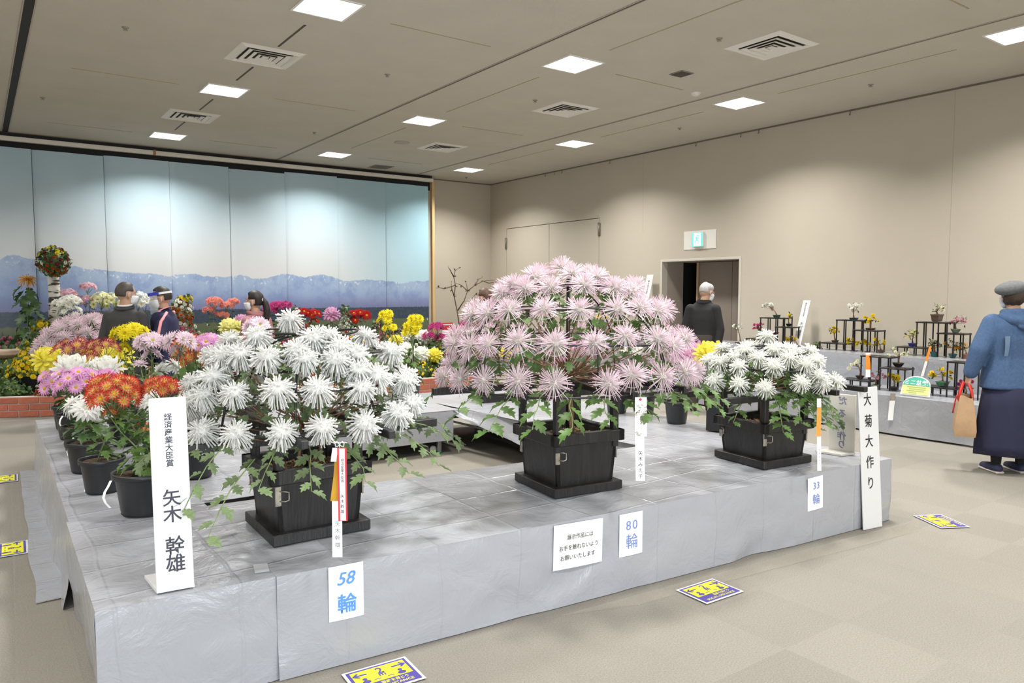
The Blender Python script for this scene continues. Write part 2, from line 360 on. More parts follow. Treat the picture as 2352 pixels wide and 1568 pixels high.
def small_panel(px, py, s_, label, name, m_):
    p = atz(px, py, ZC); b = MB(); b.bbox((p.x-s_, p.y-s_, ZC-.008), (p.x+s_, p.y+s_, ZC+.002), .003)
    for k in range(-3, 4): b.box((p.x+k*s_/4-.004, p.y-s_*.85, ZC-.012), (p.x+k*s_/4+.004, p.y+s_*.85, ZC-.007), 1)
    b.build(name, [m_, m_slotdark], label=label, cat='grille')
small_panel(1565, 169, .10, 'small grey square grille in the ceiling beside a large air diffuser', 'ceiling_grille', mat('grille_grey', (.22, .2, .17), .6))
small_panel(875, 383, .2, 'grey square grille in the ceiling close to the backdrop end', 'ceiling_grille', MATS['grille_grey'])
def disc(px, py, r, hgt, label, name, cat, m_):
    p = atz(px, py, ZC); b = MB(); b.lathe([(r, 0), (r, -.006), (r*.8, -hgt*.6), (r*.35, -hgt), (.001, -hgt)], 16, (p.x, p.y, ZC)); b.build(name, m_, label=label, cat=cat)
m_det = mat('detector_white', (.74, .71, .66), .5)
disc(1598, 213, .065, .04, 'round white smoke detector on the ceiling next to the dark seam', 'smoke_detector', 'detector', m_det)
disc(923, 327, .13, .012, 'flat round ceiling speaker near the farthest air diffuser', 'ceiling_speaker', 'speaker', mat('speaker_grey', (.42, .38, .32), .7))
SPR = 'small round ceiling sprinkler head '
for (px, py), lb in zip(((288, 63), (98, 224), (890, 171), (722, 304), (1652, 88), (1229, 230), (2000, 194), (1561, 294), (1071, 407)),
        ('nearest the black ceiling track, top left', 'beside the black track, nearer the backdrop', 'between the first dark seam and the nearest white-dome light', 'close to the dark seam before the backdrop', 'beside the largest air diffuser', 'above the middle air diffuser', 'over the bonsai wall, nearest', 'over the doorway wall', 'in the far room corner')):
    p = atz(px, py, ZC); b = MB(); b.lathe([(.032, 0), (.03, -.006), (.012, -.008), (.012, -.022), (.022, -.024), (.022, -.027), (.001, -.027)], 12, (p.x, p.y, ZC)); b.build('sprinkler', [mat('sprinkler_metal', (.35, .32, .28), .4, .5)], label=SPR+lb, cat='sprinkler')
# ------------------------------------------------------------------ exit sign
p0, p1 = atX(1572, 532, XW), atX(1645, 570, XW)
t = thing('exit_sign', 'lit green exit sign on a white plate above the doorway', 'exit sign', (XW, (p0.y+p1.y)/2, 2.42))
b = MB(); b.bbox((XW-.012, p1.y, p1.z), (XW-.001, p0.y, p0.z), .003); b.build('mounting_plate', mat('plate_white', (.80, .78, .72), .4), t)
g0, g1 = atX(1591, 534, XW-.05), atX(1614, 566, XW-.05)
b = MB(); b.bbox((XW-.06, g1.y, g1.z), (XW-.012, g0.y, g0.z), .004); bx = b.build('light_box', mat('sign_case', (.72, .72, .68), .4), t)
m_green = mat('sign_green', (.02, .45, .22), .4, emit=((.06, .75, .36), 1.6)); m_glow = mat('sign_glow', (.9, .95, .9), .4, emit=((.85, 1, .92), 1.8))
cy = (g0.y+g1.y)/2; hy = (g0.y-g1.y)/2; cz = (g0.z+g1.z)/2; hz = (g0.z-g1.z)/2
b = MB(); b.box((XW-.0625, cy-hy*.97, cz-hz*.93), (XW-.0605, cy+hy*.97, cz+hz*.93), 0); b.box((XW-.064, cy-hy*.70, cz-hz*.86), (XW-.0626, cy+hy*.70, cz+hz*.86), 1)
b.build('sign_face', [m_green, m_glow], t)
b = MB()     # the running figure in the lit window
X_ = XW-.0648
def fp(u, v): return (X_, cy-u*hy, cz+v*hz)
b.ball(fp(.08, .52), (.001, .016, .016), 8, 6)
for a, c, r_ in (((0, .35), (-.12, -.05), .013), ((0, .3), (.32, .12), .007), ((.32, .12), (.42, .32), .006), ((-.02, .3), (-.38, .28), .007), ((-.38, .28), (-.45, .02), .006), ((-.1, -.05), (.22, -.22), .009), ((.22, -.22), (.16, -.6), .008), ((-.12, -.05), (-.3, -.38), .009), ((-.3, -.38), (-.6, -.42), .008)):
    b.tube([fp(*a), fp(*c)], r_, 5)
b.build('running_figure', m_green, t)
# ------------------------------------------------------------------ printed mountain backdrop
YD = 14.06
def backdrop_mat():
    m = bpy.data.materials.new('backdrop_print'); m.use_nodes = True; nt = m.node_tree; N = nt.nodes; L = nt.links; b = N['Principled BSDF']; b.inputs['Roughness'].default_value = .33
    tc = N.new('ShaderNodeTexCoord'); sx = N.new('ShaderNodeSeparateXYZ'); L.new(tc.outputs['UV'], sx.inputs[0])   # UV = metres across and up
    X0, X1 = -1.5, 8.2
    def mth(op, a, c=None, d=None, clamp=False):
        n = N.new('ShaderNodeMath'); n.operation = op; n.use_clamp = clamp
        for i, q in enumerate((a, c, d)):
            if q is None: continue
            if isinstance(q, (int, float)): n.inputs[i].default_value = q
            else: L.new(q, n.inputs[i])
        return n.outputs[0]
    def smooth(v, e0, e1):
        n = N.new('ShaderNodeMapRange'); n.interpolation_type = 'SMOOTHSTEP'; L.new(v, n.inputs[0]); n.inputs[1].default_value = e0; n.inputs[2].default_value = e1; return n.outputs[0]
    def mix(f, a, c):
        n = N.new('ShaderNodeMix'); n.data_type = 'RGBA'
        if isinstance(f, (int, float)): n.inputs['Factor'].default_value = f
        else: L.new(f, n.inputs['Factor'])
        for k, q in (('A', a), ('B', c)):
            s_ = [i for i in n.inputs if i.name == k and i.type == 'RGBA'][0]
            if isinstance(q, tuple): s_.default_value = (*q, 1)
            else: L.new(q, s_)
        return [o for o in n.outputs if o.type == 'RGBA'][0]
    def noise_(sxy, scale, detail=5, rough=.55):
        n = N.new('ShaderNodeTexNoise'); n.inputs['Scale'].default_value = scale; n.inputs['Detail'].default_value = detail; n.inputs['Roughness'].default_value = rough
        mp = N.new('ShaderNodeMapping'); mp.inputs['Scale'].default_value = sxy; L.new(tc.outputs['UV'], mp.inputs[0]); L.new(mp.outputs[0], n.inputs[0]); return n.outputs[0]
    x, z = sx.outputs[0], sx.outputs[1]
    pts = [(0,695),(40,670),(100,672),(150,690),(300,700),(380,725),(480,745),(560,752),(650,762),(740,768),(830,772),(900,788),(960,775),(1040,770),(1100,785),(1220,790),(1300,778),(1360,795),(1420,800),(1480,785),(1540,768),(1640,792),(1740,775),(1800,790),(1860,812),(1980,803),(2110,812),(2170,825),(2230,812),(2300,810)]
    cr = N.new('ShaderNodeValToRGB'); cr.color_ramp.interpolation = 'LINEAR'; e = cr.color_ramp.elements
    zs = []
    for px, py in pts:
        p = atY(px/2.352, 300+py/2.352, YD); zs.append(((p.x-X0)/(X1-X0), (p.z-1.2)/1.4))
    e[0].position, e[1].position = zs[0][0], zs[1][0]
    for q, c in zs[2:]: e.new(q)
    for el, (q, c) in zip(e, zs): el.position = q; el.color = (c, c, c, 1)
    L.new(mth('DIVIDE', mth('SUBTRACT', x, X0), X1-X0), cr.inputs[0])
    sp = N.new('ShaderNodeSeparateColor'); L.new(cr.outputs[0], sp.inputs[0])
    ridge = mth('ADD', mth('MULTIPLY', sp.outputs[0], 1.4), 1.2)
    ridge = mth('ADD', ridge, mth('MULTIPLY', mth('SUBTRACT', noise_((1, .01, 1), 7, 6), .5), .09))
    d = mth('SUBTRACT', ridge, z)                       # > 0 inside the mountains
    sky = mix(smooth(z, 1.7, 3.6), (.60, .615, .625), (.42, .57, .65))
    sky = mix(mth('MULTIPLY', smooth(x, 5.2, 7.8), .75), sky, (.34, .58, .68))
    # mountains: pale blue slopes, relief, darker and violet toward the plain
    rel = noise_((1.3, 1.0, 1), 3.2, 8, .62)
    mcol = mix(smooth(d, 0, .75), (.33, .43, .59), (.20, .27, .49))
    mcol = mix(mth('MULTIPLY', smooth(rel, .42, .66), .6), mcol, (.17, .24, .46))
    mcol = mix(mth('MULTIPLY', smooth(d, 0, .22), .0), mcol, mcol)
    snow_n = noise_((1.6, 1.2, 1), 9, 7, .65)
    snow = mth('MULTIPLY', smooth(snow_n, .55, .64), mth('SUBTRACT', 1.0, smooth(d, .04, .22)))
    mcol = mix(mth('MULTIPLY', snow, .65), mcol, (.72, .74, .78))
    foot = smooth(mth('SUBTRACT', z, mth('MULTIPLY', mth('SUBTRACT', noise_((1, .01, 1), 2, 3), .5), .1)), 1.55, 1.16)
    mcol = mix(mth('MULTIPLY', foot, .75), mcol, (.16, .155, .29))
    col = mix(smooth(d, -.006, .012), sky, mcol)
    # forest belt, then the green plain with small pale houses
    edge = mth('ADD', z, mth('MULTIPLY', mth('SUBTRACT', noise_((1, .3, 1), 22, 4), .5), .07))
    forest = mix(noise_((1, 1, 1), 18, 5), (.015, .03, .06), (.07, .10, .13))
    col = mix(smooth(edge, 1.235, 1.215), col, forest)
    plain = mix(noise_((.5, 2.5, 1), 3, 5), (.075, .105, .055), (.14, .16, .095))
    tr = smooth(noise_((3, 1.6, 1), 3.3, 3), .60, .66)
    plain = mix(mth('MULTIPLY', tr, mth('MULTIPLY', smooth(z, .70, .80), .8)), plain, (.025, .055, .05))
    col = mix(smooth(edge, .995, .975), col, plain)
    hs = mth('MULTIPLY', smooth(noise_((5, .6, 1), 2.4, 2), .66, .68), mth('MULTIPLY', smooth(z, .93, .94), smooth(z, .985, .975)))
    col = mix(hs, col, (.55, .56, .56))
    L.new(col, b.inputs['Base Color'])
    n2 = noise_((1, .35, 1), 1.3, 2); bp = N.new('ShaderNodeBump'); bp.inputs['Strength'].default_value = .25; bp.inputs['Distance'].default_value = .05; L.new(n2, bp.inputs['Height']); L.new(bp.outputs[0], b.inputs['Normal'])
    return m
m_bd = backdrop_mat()
bd = thing('backdrop', 'tall printed backdrop of snowy blue mountains hung in vertical sheets along the end wall', 'backdrop', (3.5, YD, 0))
xs_ = [-1.4, -.45] + [atY(px, 520, YD).x for px in (79, 243, 392, 528, 656, 775, 885, 984)]
for i in range(len(xs_)-1):
    a, c = xs_[i]+.004, xs_[i+1]-.004; k = rnd.random()*6; zt = 3.80-.012*(i % 3)-(.01 if i % 2 else 0)
    yo = -.002*(i % 2)
    s = MB(); nu, nv = 14, 26; uv = []
    def fn(u, v):
        xx = a+(c-a)*u; zz = .25+(zt-.25)*v
        yw = YD+yo+.006*math.sin(xx*5.1)*(1-v*.6)+.004*math.sin(xx*6.3+zz*2.3)
        if v > .8: yw += .010*math.sin(xx*8+1)*(v-.8)*4
        yw += .016*max(0, 1-u*14)**2-.010*max(0, 1-(1-u)*14)**2
        uv.append((xx, zz)); return (xx, yw, zz)
    s.grid(fn, nu, nv)
    s.f = [f[::-1] for f in s.f]
    me = s.mesh('sheet', m_bd); ul = me.uv_layers.new(name='UVMap')
    for lp in me.loops: ul.data[lp.index].uv = uv[lp.vertex_index]
    me.transform(Matrix.Translation(-origin(bd))); o = link('sheet', me, bd)
    md = o.modifiers.new('thick', 'SOLIDIFY'); md.thickness = .0015; md.offset = -1
b = MB(); b.bbox((-1.6, YD-.10, 3.865), (8.0, YD-.02, 3.935), .006); b.build('hanging_rail', mat('rail_white', (.74, .70, .62), .5), bd)
b = MB(); b.box((-1.6, YD+.03, 3.70), (7.98, YD+.06, 3.87)); b.build('valance_band', mat('black_felt', (.015, .015, .015), .9), bd)  # black felt band behind the rail and the sheet tops
b = MB(); b.box((-1.6, YD-.03, 3.94), (8.0, YD+.2, ZC-.002)); b.build('track_recess', m_dark, bd)
b = MB(); b.bbox((7.985, YD-.06, .1), (8.045, YD+.03, 3.9), .004); b.build('wooden_batten', mat('batten_pine', (.62, .42, .20), .55, var=.12, vscale=3, stretch=(6, 6, .6)), bd)
b = MB(); p = atY(352, 345, YD); b.bbox((p.x-.02, YD-.115, 3.86), (p.x+.02, YD-.02, 3.945), .003); b.build('rail_clip', mat('clip_brown', (.34, .17, .07), .5), bd)
# ================================================================== draped display platform
PZ = .42
def plastic():
    m = bpy.data.materials.new('grey_plastic_sheet'); m.use_nodes = True; nt = m.node_tree; N = nt.nodes; L = nt.links; b = N['Principled BSDF']
    b.inputs['Base Color'].default_value = (.36, .37, .40, 1); b.inputs['Roughness'].default_value = .22; b.inputs['Specular IOR Level'].default_value = .6
    tc = N.new('ShaderNodeTexCoord')
    n1 = N.new('ShaderNodeTexNoise'); n1.inputs['Scale'].default_value = 5; n1.inputs['Detail'].default_value = 6; n1.inputs['Roughness'].default_value = .6; n1.inputs['Distortion'].default_value = .6; L.new(tc.outputs['Object'], n1.inputs[0])
    # fold lines left from the packing of the sheet
    n0 = N.new('ShaderNodeTexNoise'); n0.inputs['Scale'].default_value = 1.6; L.new(tc.outputs['Object'], n0.inputs[0])
    vm = N.new('ShaderNodeVectorMath'); vm.operation = 'MULTIPLY_ADD'; vm.inputs[1].default_value = (.10, .10, .10); L.new(n0.outputs[1], vm.inputs[0]); L.new(tc.outputs['Object'], vm.inputs[2])
    sp = N.new('ShaderNodeSeparateXYZ'); L.new(vm.outputs[0], sp.inputs[0])
    def crease(o, per):
        a = N.new('ShaderNodeMath'); a.operation = 'PINGPONG'; a.inputs[1].default_value = per; L.new(o, a.inputs[0])
        r = N.new('ShaderNodeMapRange'); r.interpolation_type = 'SMOOTHSTEP'; r.inputs[1].default_value = 0; r.inputs[2].default_value = .012; r.inputs[3].default_value = 1; r.inputs[4].default_value = 0; L.new(a.outputs[0], r.inputs[0]); return r.outputs[0]
    mx = N.new('ShaderNodeMath'); mx.operation = 'MAXIMUM'; L.new(crease(sp.outputs[0], .21), mx.inputs[0]); L.new(crease(sp.outputs[1], .155), mx.inputs[1])
    ad = N.new('ShaderNodeMath'); ad.operation = 'MULTIPLY_ADD'; ad.inputs[1].default_value = .16; L.new(mx.outputs[0], ad.inputs[0]); L.new(n1.outputs[0], ad.inputs[2])
    bp = N.new('ShaderNodeBump'); bp.inputs['Strength'].default_value = .8; bp.inputs['Distance'].default_value = .018; L.new(ad.outputs[0], bp.inputs['Height']); L.new(bp.outputs[0], b.inputs['Normal'])
    return m
m_sheet = plastic()
def nz(x, y, z=0.): return noise.noise(Vector((x, y, z)))
class Sheet:
    def __init__(s, seed): s.b = MB(); s.k = seed
    def top(s, quad, step=.03, z=PZ, dz=.0):
        A, B, C_, D = [Vector((*q, 0)) for q in quad]
        nu = max(2, int((B-A).length/step)); nv = max(2, int((D-A).length/step))
        def fn(u, v):
            p = (A*(1-u)+B*u)*(1-v)+(D*(1-u)+C_*u)*v
            e = min(1, 12*min(u, 1-u), 12*min(v, 1-v))
            w_ = .005*abs(nz(p.x*3.1+s.k, p.y*2.3))+.006*max(0, nz(p.x*1.1+p.y*4+s.k, p.y*1.3-p.x*2, 3))+.004*abs(nz(p.x*7+s.k, p.y*2+p.x*3, 5))
            return (p.x, p.y, z+dz+.003+w_*e)
        s.b.grid(fn, nu, nv)
    def skirt(s, path, zb=.004, z=PZ, dz=0., amp=.02, flare=.0, step=.025, folds=5., hem=None, rows=16, mx=.05):
        P = [Vector((*p, 0)) for p in path]; Ls = [0]
        for i in range(len(P)-1): Ls.append(Ls[-1]+(P[i+1]-P[i]).length)
        nu = max(3, int(Ls[-1]/step))
        def pos(d):
            for i in range(len(P)-1):
                if d <= Ls[i+1]+1e-6: break
            t = (d-Ls[i])/(Ls[i+1]-Ls[i]); tn = (P[i+1]-P[i]).normalized(); return P[i]+(P[i+1]-P[i])*t, Vector((tn.y, -tn.x, 0))
        def fn(u, v):
            d = Ls[-1]*u; p, n = pos(d); zb_ = zb if hem is None else hem(u)
            zz = z+dz+.003-(z+dz+.003-zb_)*v
            f1 = nz(d*folds+s.k*3, v*.7+s.k); f2 = nz(d*folds*2.3+v*1.6, s.k, v*2.)
            f3 = nz(d*folds*.8+v*1.9, s.k*2, v*.6); f4 = max(0, nz(d*folds*3.1-v*2.5, s.k*5, v*.5)); dis = (f1*1.0+f2*.45+f3*.7)*amp*min(1, v*1.1)+f4*.010*min(1, v*3) + flare*v*v
            if v < .10: dis -= .004*(1-v/.10)
            dis = min(max(dis, -.032), mx)
            q = p+n*(dis+.002); return (q.x, q.y, zz)
        s.b.grid(fn, nu, rows)
    def done(s, label, loc):
        t = s.b.build('plastic_sheet', m_sheet, label=label, cat='plastic sheet')
        md = t.modifiers.new('thick', 'SOLIDIFY'); md.thickness = .0012; md.offset = -1
        return t
def fe(x): return 2.94-(x-.30)*(.40/4.69)          # front edge of the platform
def fi(x): return 4.06-(x-.30)*.087                 # inner edge of the front arm
s = Sheet(1.3); s.top(((.30, fe(.3)), (.95, fe(.95)), (.95, 4.16), (.32, 4.18)))
s.skirt([(.32, 4.18), (.30, fe(.3))], amp=.016, flare=-.03, folds=3.2)
s.skirt([(.30, fe(.3)), (.95, fe(.95))], amp=.028, flare=.012, folds=2.1, mx=.006)
s.done('grey plastic sheet covering the near corner of the display platform under the white name stand', None)
s = Sheet(4.1); s.top(((.925, fe(.925)-.010), (4.99, fe(4.99)-.010), (4.99, 3.72), (.925, fi(.925)+.06)), dz=.002)
s.skirt([(.925, fe(.925)-.010), (4.99, fe(4.99)-.010), (5.0, 3.72)], amp=.030, flare=.010, folds=1.9, dz=.002, mx=.008)
s.done('long grey plastic sheet over the front of the display platform, taped with paper notices', None)
s = Sheet(8.7); s.top(((.33, 4.16), (1.5, 4.12), (1.5, 7.6), (.39, 7.71)), dz=-.001)
s.skirt([(1.5, 7.6), (.39, 7.71), (.36, 5.9), (.33, 4.14)], amp=.02, flare=.03, folds=2.4, dz=-.001)
s.skirt([(1.5, 4.12), (1.5, 7.6)], amp=.01, zb=.1, folds=2.4, dz=-.001)
s.b.grid(lambda u, v: (.315-.13*u+.02*nz(v*6, u)+.07*v, 4.3+3.3*v, .006+.006*abs(nz(u*3, v*11))), 5, 60)
s.done('grey plastic sheet on the side arm of the platform under the row of potted mums', None)
s = Sheet(12.2); s.top(((1.52, 6.2), (3.70, 6.03), (3.80, 7.28), (1.52, 7.5)))
s.skirt([(1.52, 6.2), (3.66, 6.04), (3.74, 6.3)], amp=.014, flare=.0, zb=.135, folds=2.6)
s.skirt([(3.80, 7.28), (1.52, 7.5)], amp=.01, zb=.1)
s.done('grey plastic sheet on the far table of the platform behind the floor gap', None)
s = Sheet(16.9); s.top(((3.92, 3.68), (5.0, 3.68), (5.10, 7.2), (3.70, 7.28), ), dz=-.001)
s.skirt([(3.70, 6.25), (3.86, 5.3), (3.92, 4.3), (3.92, 3.72)], amp=.016, flare=.05, folds=2.2, rows=14, hem=lambda u: PZ-.30*min(1, u*1.5)-.02)
s.skirt([(5.0, 3.70), (5.10, 7.2)], amp=.014, folds=2.4, flare=.02)
s.skirt([(5.10, 7.2), (3.70, 7.28)], amp=.014, zb=.1)
s.done('grey plastic sheet hanging in a slack curve on the right arm of the platform', None)
# the stage tables underneath: decks with steel legs, green feet and castors
m_deck = mat('stage_deck', (.16, .15, .14), .6); m_leg = mat('leg_steel', (.45, .46, .45), .35, .7); m_foot = mat('foot_green', (.02, .22, .13), .6); m_cast = mat('castor_wheel', (.72, .72, .72), .4)
def stage(quad, label, inset=.10, castors=()):
    cx = sum(q[0] for q in quad)/4; cy = sum(q[1] for q in quad)/4
    t = thing('stage_table', label, 'table', (cx, cy, 0))
    Q = [Vector((*q, 0)) for q in quad]; c = Vector((cx, cy, 0))
    Q = [q+(c-q).normalized()*.035 for q in Q]
    b = MB(); b.add([q+Vector((0, 0, PZ-.05)) for q in Q]+[q+Vector((0, 0, PZ-.004)) for q in Q], [(3,2,1,0),(4,5,6,7)]+[(i, (i+1) % 4, 4+(i+1) % 4, 4+i) for i in range(4)]); b.build('deck', m_deck, t)
    b = MB()
    for i in range(4):
        a, e = Q[i]+(c-Q[i]).normalized()*inset, Q[(i+1) % 4]+(c-Q[(i+1) % 4]).normalized()*inset
        b.tube([a+Vector((0, 0, .24)), e+Vector((0, 0, .24))], .012, 4, smooth=False)
    b.build('cross_rail', m_leg, t)
    for q in Q:
        p = q+(c-q).normalized()*inset
        b = MB(); b.bbox((p.x-.018, p.y-.018, .02), (p.x+.018, p.y+.018, PZ-.05), .003); l = b.build('leg', m_leg, t)
        b = MB(); b.lathe([(.026, .0), (.026, .014), (.02, .022)], 10, (p.x, p.y, .001)); b.build('foot', m_foot, l)
        b = MB(); d = (c-q).normalized(); b.lathe([(.02, -.012), (.036, -.010), (.036, .010), (.02, .012)], 14)
        M = Matrix.Translation((p.x+d.x*.06, p.y+d.y*.06, .0375)) @ Matrix.Rotation(R(90), 4, 'X'); b.v = [tuple(M @ Vector(v)) for v in b.v]; b.build('castor', m_cast, t)
stage(((.35, 2.98), (2.60, 2.78), (2.65, 3.80), (.36, 4.0)), 'stage table hidden under the near half of the front sheet')
stage(((2.65, 2.77), (4.95, 2.56), (4.95, 3.62), (2.68, 3.80)), 'stage table hidden under the far half of the front sheet')
stage(((.40, 4.2), (1.46, 4.16), (1.46, 7.5), (.44, 7.62)), 'stage table hidden under the side arm sheet')
stage(((1.58, 6.24), (3.68, 6.08), (3.70, 7.2), (1.58, 7.4)), 'stage table on steel legs with green feet, seen through the floor gap')
stage(((3.96, 3.74), (4.95, 3.74), (5.02, 7.1), (3.80, 7.16)), 'stage table with steel legs and white castors showing below the slack sheet', inset=.08)
# clear film on the carpet
m_film = mat('clear_film', (.55, .50, .40), .10, bump=.5, bscale=9, alpha=.16, spec=.8)
def film(pts, label, n=26):
    b = MB(); A, B, C_, D = [Vector((*p, 0)) for p in pts]
    b.grid(lambda u, v: tuple(((A*(1-u)+B*u)*(1-v)+(D*(1-u)+C_*u)*v)+Vector((0, 0, .004+.006*abs(nz(u*9, v*9, 1))))), n, n)
    b.build('clear_film', m_film, label=label, cat='plastic sheet')
film(((1.95, 4.35), (3.9, 4.1), (4.6, 7.2), (2.5, 7.4)), 'clear glossy plastic film on the carpet in the gap inside the platform')
film(((.05, 2.6), (.29, 2.75), (.30, 7.9), (.20, 7.9)), 'strip of clear plastic film on the carpet along the platform side')
film(((2.2, 2.68), (2.6, 2.55), (4.9, 2.30), (5.15, 2.42)), 'clear plastic film peeking out along the front of the platform')
# tape on the sheets
m_tape = mat('clear_tape', (.75, .75, .78), .25, alpha=.55)
def tape(px, py, ang, lx, ly, label):
    p = atz(px, py, PZ+.012); M = Matrix.Translation((p.x, p.y, PZ+.0125)) @ Matrix.Rotation(ang, 4, 'Z')
    b = MB(); b.grid(lambda u, v: tuple(M @ Vector(((u-.5)*lx, (v-.5)*ly, .0012*math.sin(u*9)))), 6, 2); b.build('tape_strip', m_tape, label=label, cat='tape')
tape(600, 1304, 1.35, .10, .055, 'clear tape patch near the front edge beside the white dome box')
tape(519, 1225, .25, .11, .05, 'clear tape patch on the sheet left of the white dome box, nearer')
tape(492, 1143, .25, .10, .05, 'clear tape patch on the sheet left of the white dome box, farther')
# ------------------------------------------------------------------ signs and notices
m_acr = mat('white_acrylic', (.80, .80, .80), .25, transl=.15, spec=.4)
m_paper = mat('white_paper', (.86, .86, .86), .7)
m_ink = mat('brush_ink', (.035, .035, .055), .6); m_inkb = mat('black_ink', (.02, .02, .022), .5)
m_blue = mat('blue_marker', (.10, .30, .75), .5); m_blue2 = mat('blue_pen', (.16, .25, .62), .5)
def plate(name, label, cat, BL, BR, top_mid, th, m_, foot=None, foot_dir=None):
    BL, BR, TM = Vector(BL), Vector(BR), Vector(top_mid); x = (BR-BL); wd_ = x.length; bm_ = (BL+BR)/2; up = TM-bm_; hgt = up.length
    M = frame_matrix(bm_, x, up); n = M.to_3x3() @ Vector((0, 0, 1))
    t = thing(name, label, cat, bm_)
    b = MB(); b.bbox((-wd_/2, 0, -th), (wd_/2, hgt, 0), .003, M=M); b.build('plate', m_, t)
    if foot:
        b = MB(); fd = Vector(foot_dir).normalized()*foot; xx = x.normalized()*wd_/2
        P = [bm_-xx, bm_+xx, bm_+xx+fd, bm_-xx+fd]; b.add([p for p in P]+[p+Vector((0, 0, .012)) for p in P], [(3,2,1,0),(4,5,6,7)]+[(i, (i+1) % 4, 4+(i+1) % 4, 4+i) for i in range(4)]); b.build('foot', m_, t)
    return t, M, wd_, hgt
def letters(t, M, body, u, v, size, m_, line=1.1, offset=0., xs=1., rot=0., shear=0., name='lettering', z=.0012, flip=False, char=1.):
    me = text_mesh(body, size, line, m_, offset, xs=xs, shear=shear, char=char)
    L_ = M @ Matrix.Translation((u, v, z)) @ Matrix.Rotation(rot, 4, 'Z')
    return put_mesh(name, me, L_, t)
def V(s): return '\n'.join(s)
# 1: name stand at the near corner of the platform
BL, BR = atz(360, 1363, PZ+.012), atz(447, 1347, PZ+.012)
dn = (BL.dot(_fw)+BR.dot(_fw))/2 + 0
TM = (atd(330, 915, (BL-CAM).dot(_fw)+.03)+atd(413, 912, (BR-CAM).dot(_fw)+.03))/2
t, M, wd_, hg = plate('name_stand', 'tall white acrylic stand with brush lettering at the near corner of the platform', 'sign', BL, BR, TM, .010, m_acr, .19, (-.05, 1, 0))
def vy(py): return hg*(1-(py-914)/(1355-914))
letters(t, M, V('経済産業大臣賞'), -.001, vy(1012), .029, m_ink, 1.0, .0004)
letters(t, M, V('矢木'), .0, vy(1163), .066, m_ink, .94, .0008)
letters(t, M, V('幹雄'), .004, vy(1273), .070, m_ink, .94, .0008)
# 2: tall sign leaning at the far end of the platform
BL, BR = atz(1984, 1218, .002), atz(2027, 1209, .002)
TM = (atd(1973, 890, (BL-CAM).dot(_fw)+.0)+atd(2012, 888, (BR-CAM).dot(_fw)+.0))/2
t, M, wd_, hg = plate('title_board', 'tall white board with five black brush characters leaning on the platform end', 'sign', BL, BR, TM, .010, m_acr)
for k, (ch, py) in enumerate((('大', 916), ('菊', 964), ('大', 1009), ('作', 1056), ('り', 1103))):
    letters(t, M, ch, -.012+.004*k*.2, hg*(1-(py-889)/(1206-889)), .088, m_inkb, 1, .0011, xs=.86)
# 3: board seen from behind, its characters showing through mirrored
A1, A2 = atz(1904, 1033, PZ+.012), atz(1964, 1043, PZ+.012)
TM = (atd(1889, 905, (A1-CAM).dot(_fw)+.02)+atd(1946, 903, (A2-CAM).dot(_fw)+.02))/2
t, M, wd_, hg = plate('title_board', 'white translucent board seen from behind with mirrored brush characters', 'sign', A2, A1, TM, .010, mat('milky_acrylic', (.78, .76, .70), .35, transl=.3), .14, (-1, .15, 0))
m_inkp = mat('ink_seen_through', (.24, .24, .33), .7)
Mb = M @ Matrix.Translation((0, 0, -.0112))
for ch, f in (('だ', .84), ('る', .62), ('ま', .42), ('作', .24), ('り', .09)):
    me = text_mesh(ch, .062, 1, m_inkp, .002)
    put_mesh('lettering', me, Mb @ Matrix.Translation((.0, hg*f+.02, 0)), t)
# notices on the front skirt
fdir = Vector((4.69, -.40, 0)).normalized(); fn_ = Vector((fdir.y, -fdir.x, 0))
if fn_.y > 0: fn_ = -fn_
def on_skirt(px, py, off=.021):
    d = ray(px, py); o = Vector((.3, 2.94, 0))+fn_*off; return CAM+d*((o-CAM).dot(fn_)/d.dot(fn_))
def notice(corners, label):
    TL, TR, BR, BL = [on_skirt(*c) for c in corners]; cB, cT = (BL+BR)/2, (TL+TR)/2; x = ((TR-TL)+(BR-BL))/2
    wd_ = x.length; hgt = (cT-cB).length; M = frame_matrix(cB, x, cT-cB); t = thing('paper_notice', label, 'notice', cB)
    b = MB(); nn = 10
    b.grid(lambda u, v: tuple(M @ Vector(((u-.5)*wd_, v*hgt, .004*math.sin(math.pi*u)*(1-v)+.0005))), nn, nn); o = b.build('sheet', m_paper, t)
    md = o.modifiers.new('thick', 'SOLIDIFY'); md.thickness = .0006; md.offset = -1
    return t, M @ Matrix.Translation((0, 0, .0046)), wd_, hgt
t, M, w_, h_ = notice(((748, 1304), (830, 1290), (835, 1410), (757, 1430)), 'white paper with large blue handwritten number fifty-eight below the white dome')
letters(t, M, '58', .0, h_*.76, .075, m_blue, offset=.0006, shear=.25); letters(t, M, '輪', .002, h_*.30, .085, m_blue, offset=.0012)
t, M, w_, h_ = notice(((1268, 1208), (1381, 1190), (1382, 1288), (1270, 1312)), 'white printed notice with three lines of black text on the platform front')
letters(t, M, '展示作品には', .008, h_*.70, .029, m_inkb, xs=.92); letters(t, M, 'お手を触れないよう', .0, h_*.47, .029, m_inkb, xs=.92); letters(t, M, 'お願いいたします', -.004, h_*.25, .029, m_inkb, xs=.92)
t, M, w_, h_ = notice(((1418, 1184), (1471, 1173), (1475, 1268), (1422, 1280)), 'white paper with thin blue handwritten number eighty below the pink dome')
letters(t, M, '80', .002, h_*.72, .070, m_blue2, offset=-.0004, char=1.25); letters(t, M, '輪', .004, h_*.34, .085, m_blue2, offset=-.0004)
t, M, w_, h_ = notice(((1855, 1099), (1889, 1091), (1890, 1164), (1855, 1175)), 'small white paper with blue handwritten number thirty-three near the platform end')
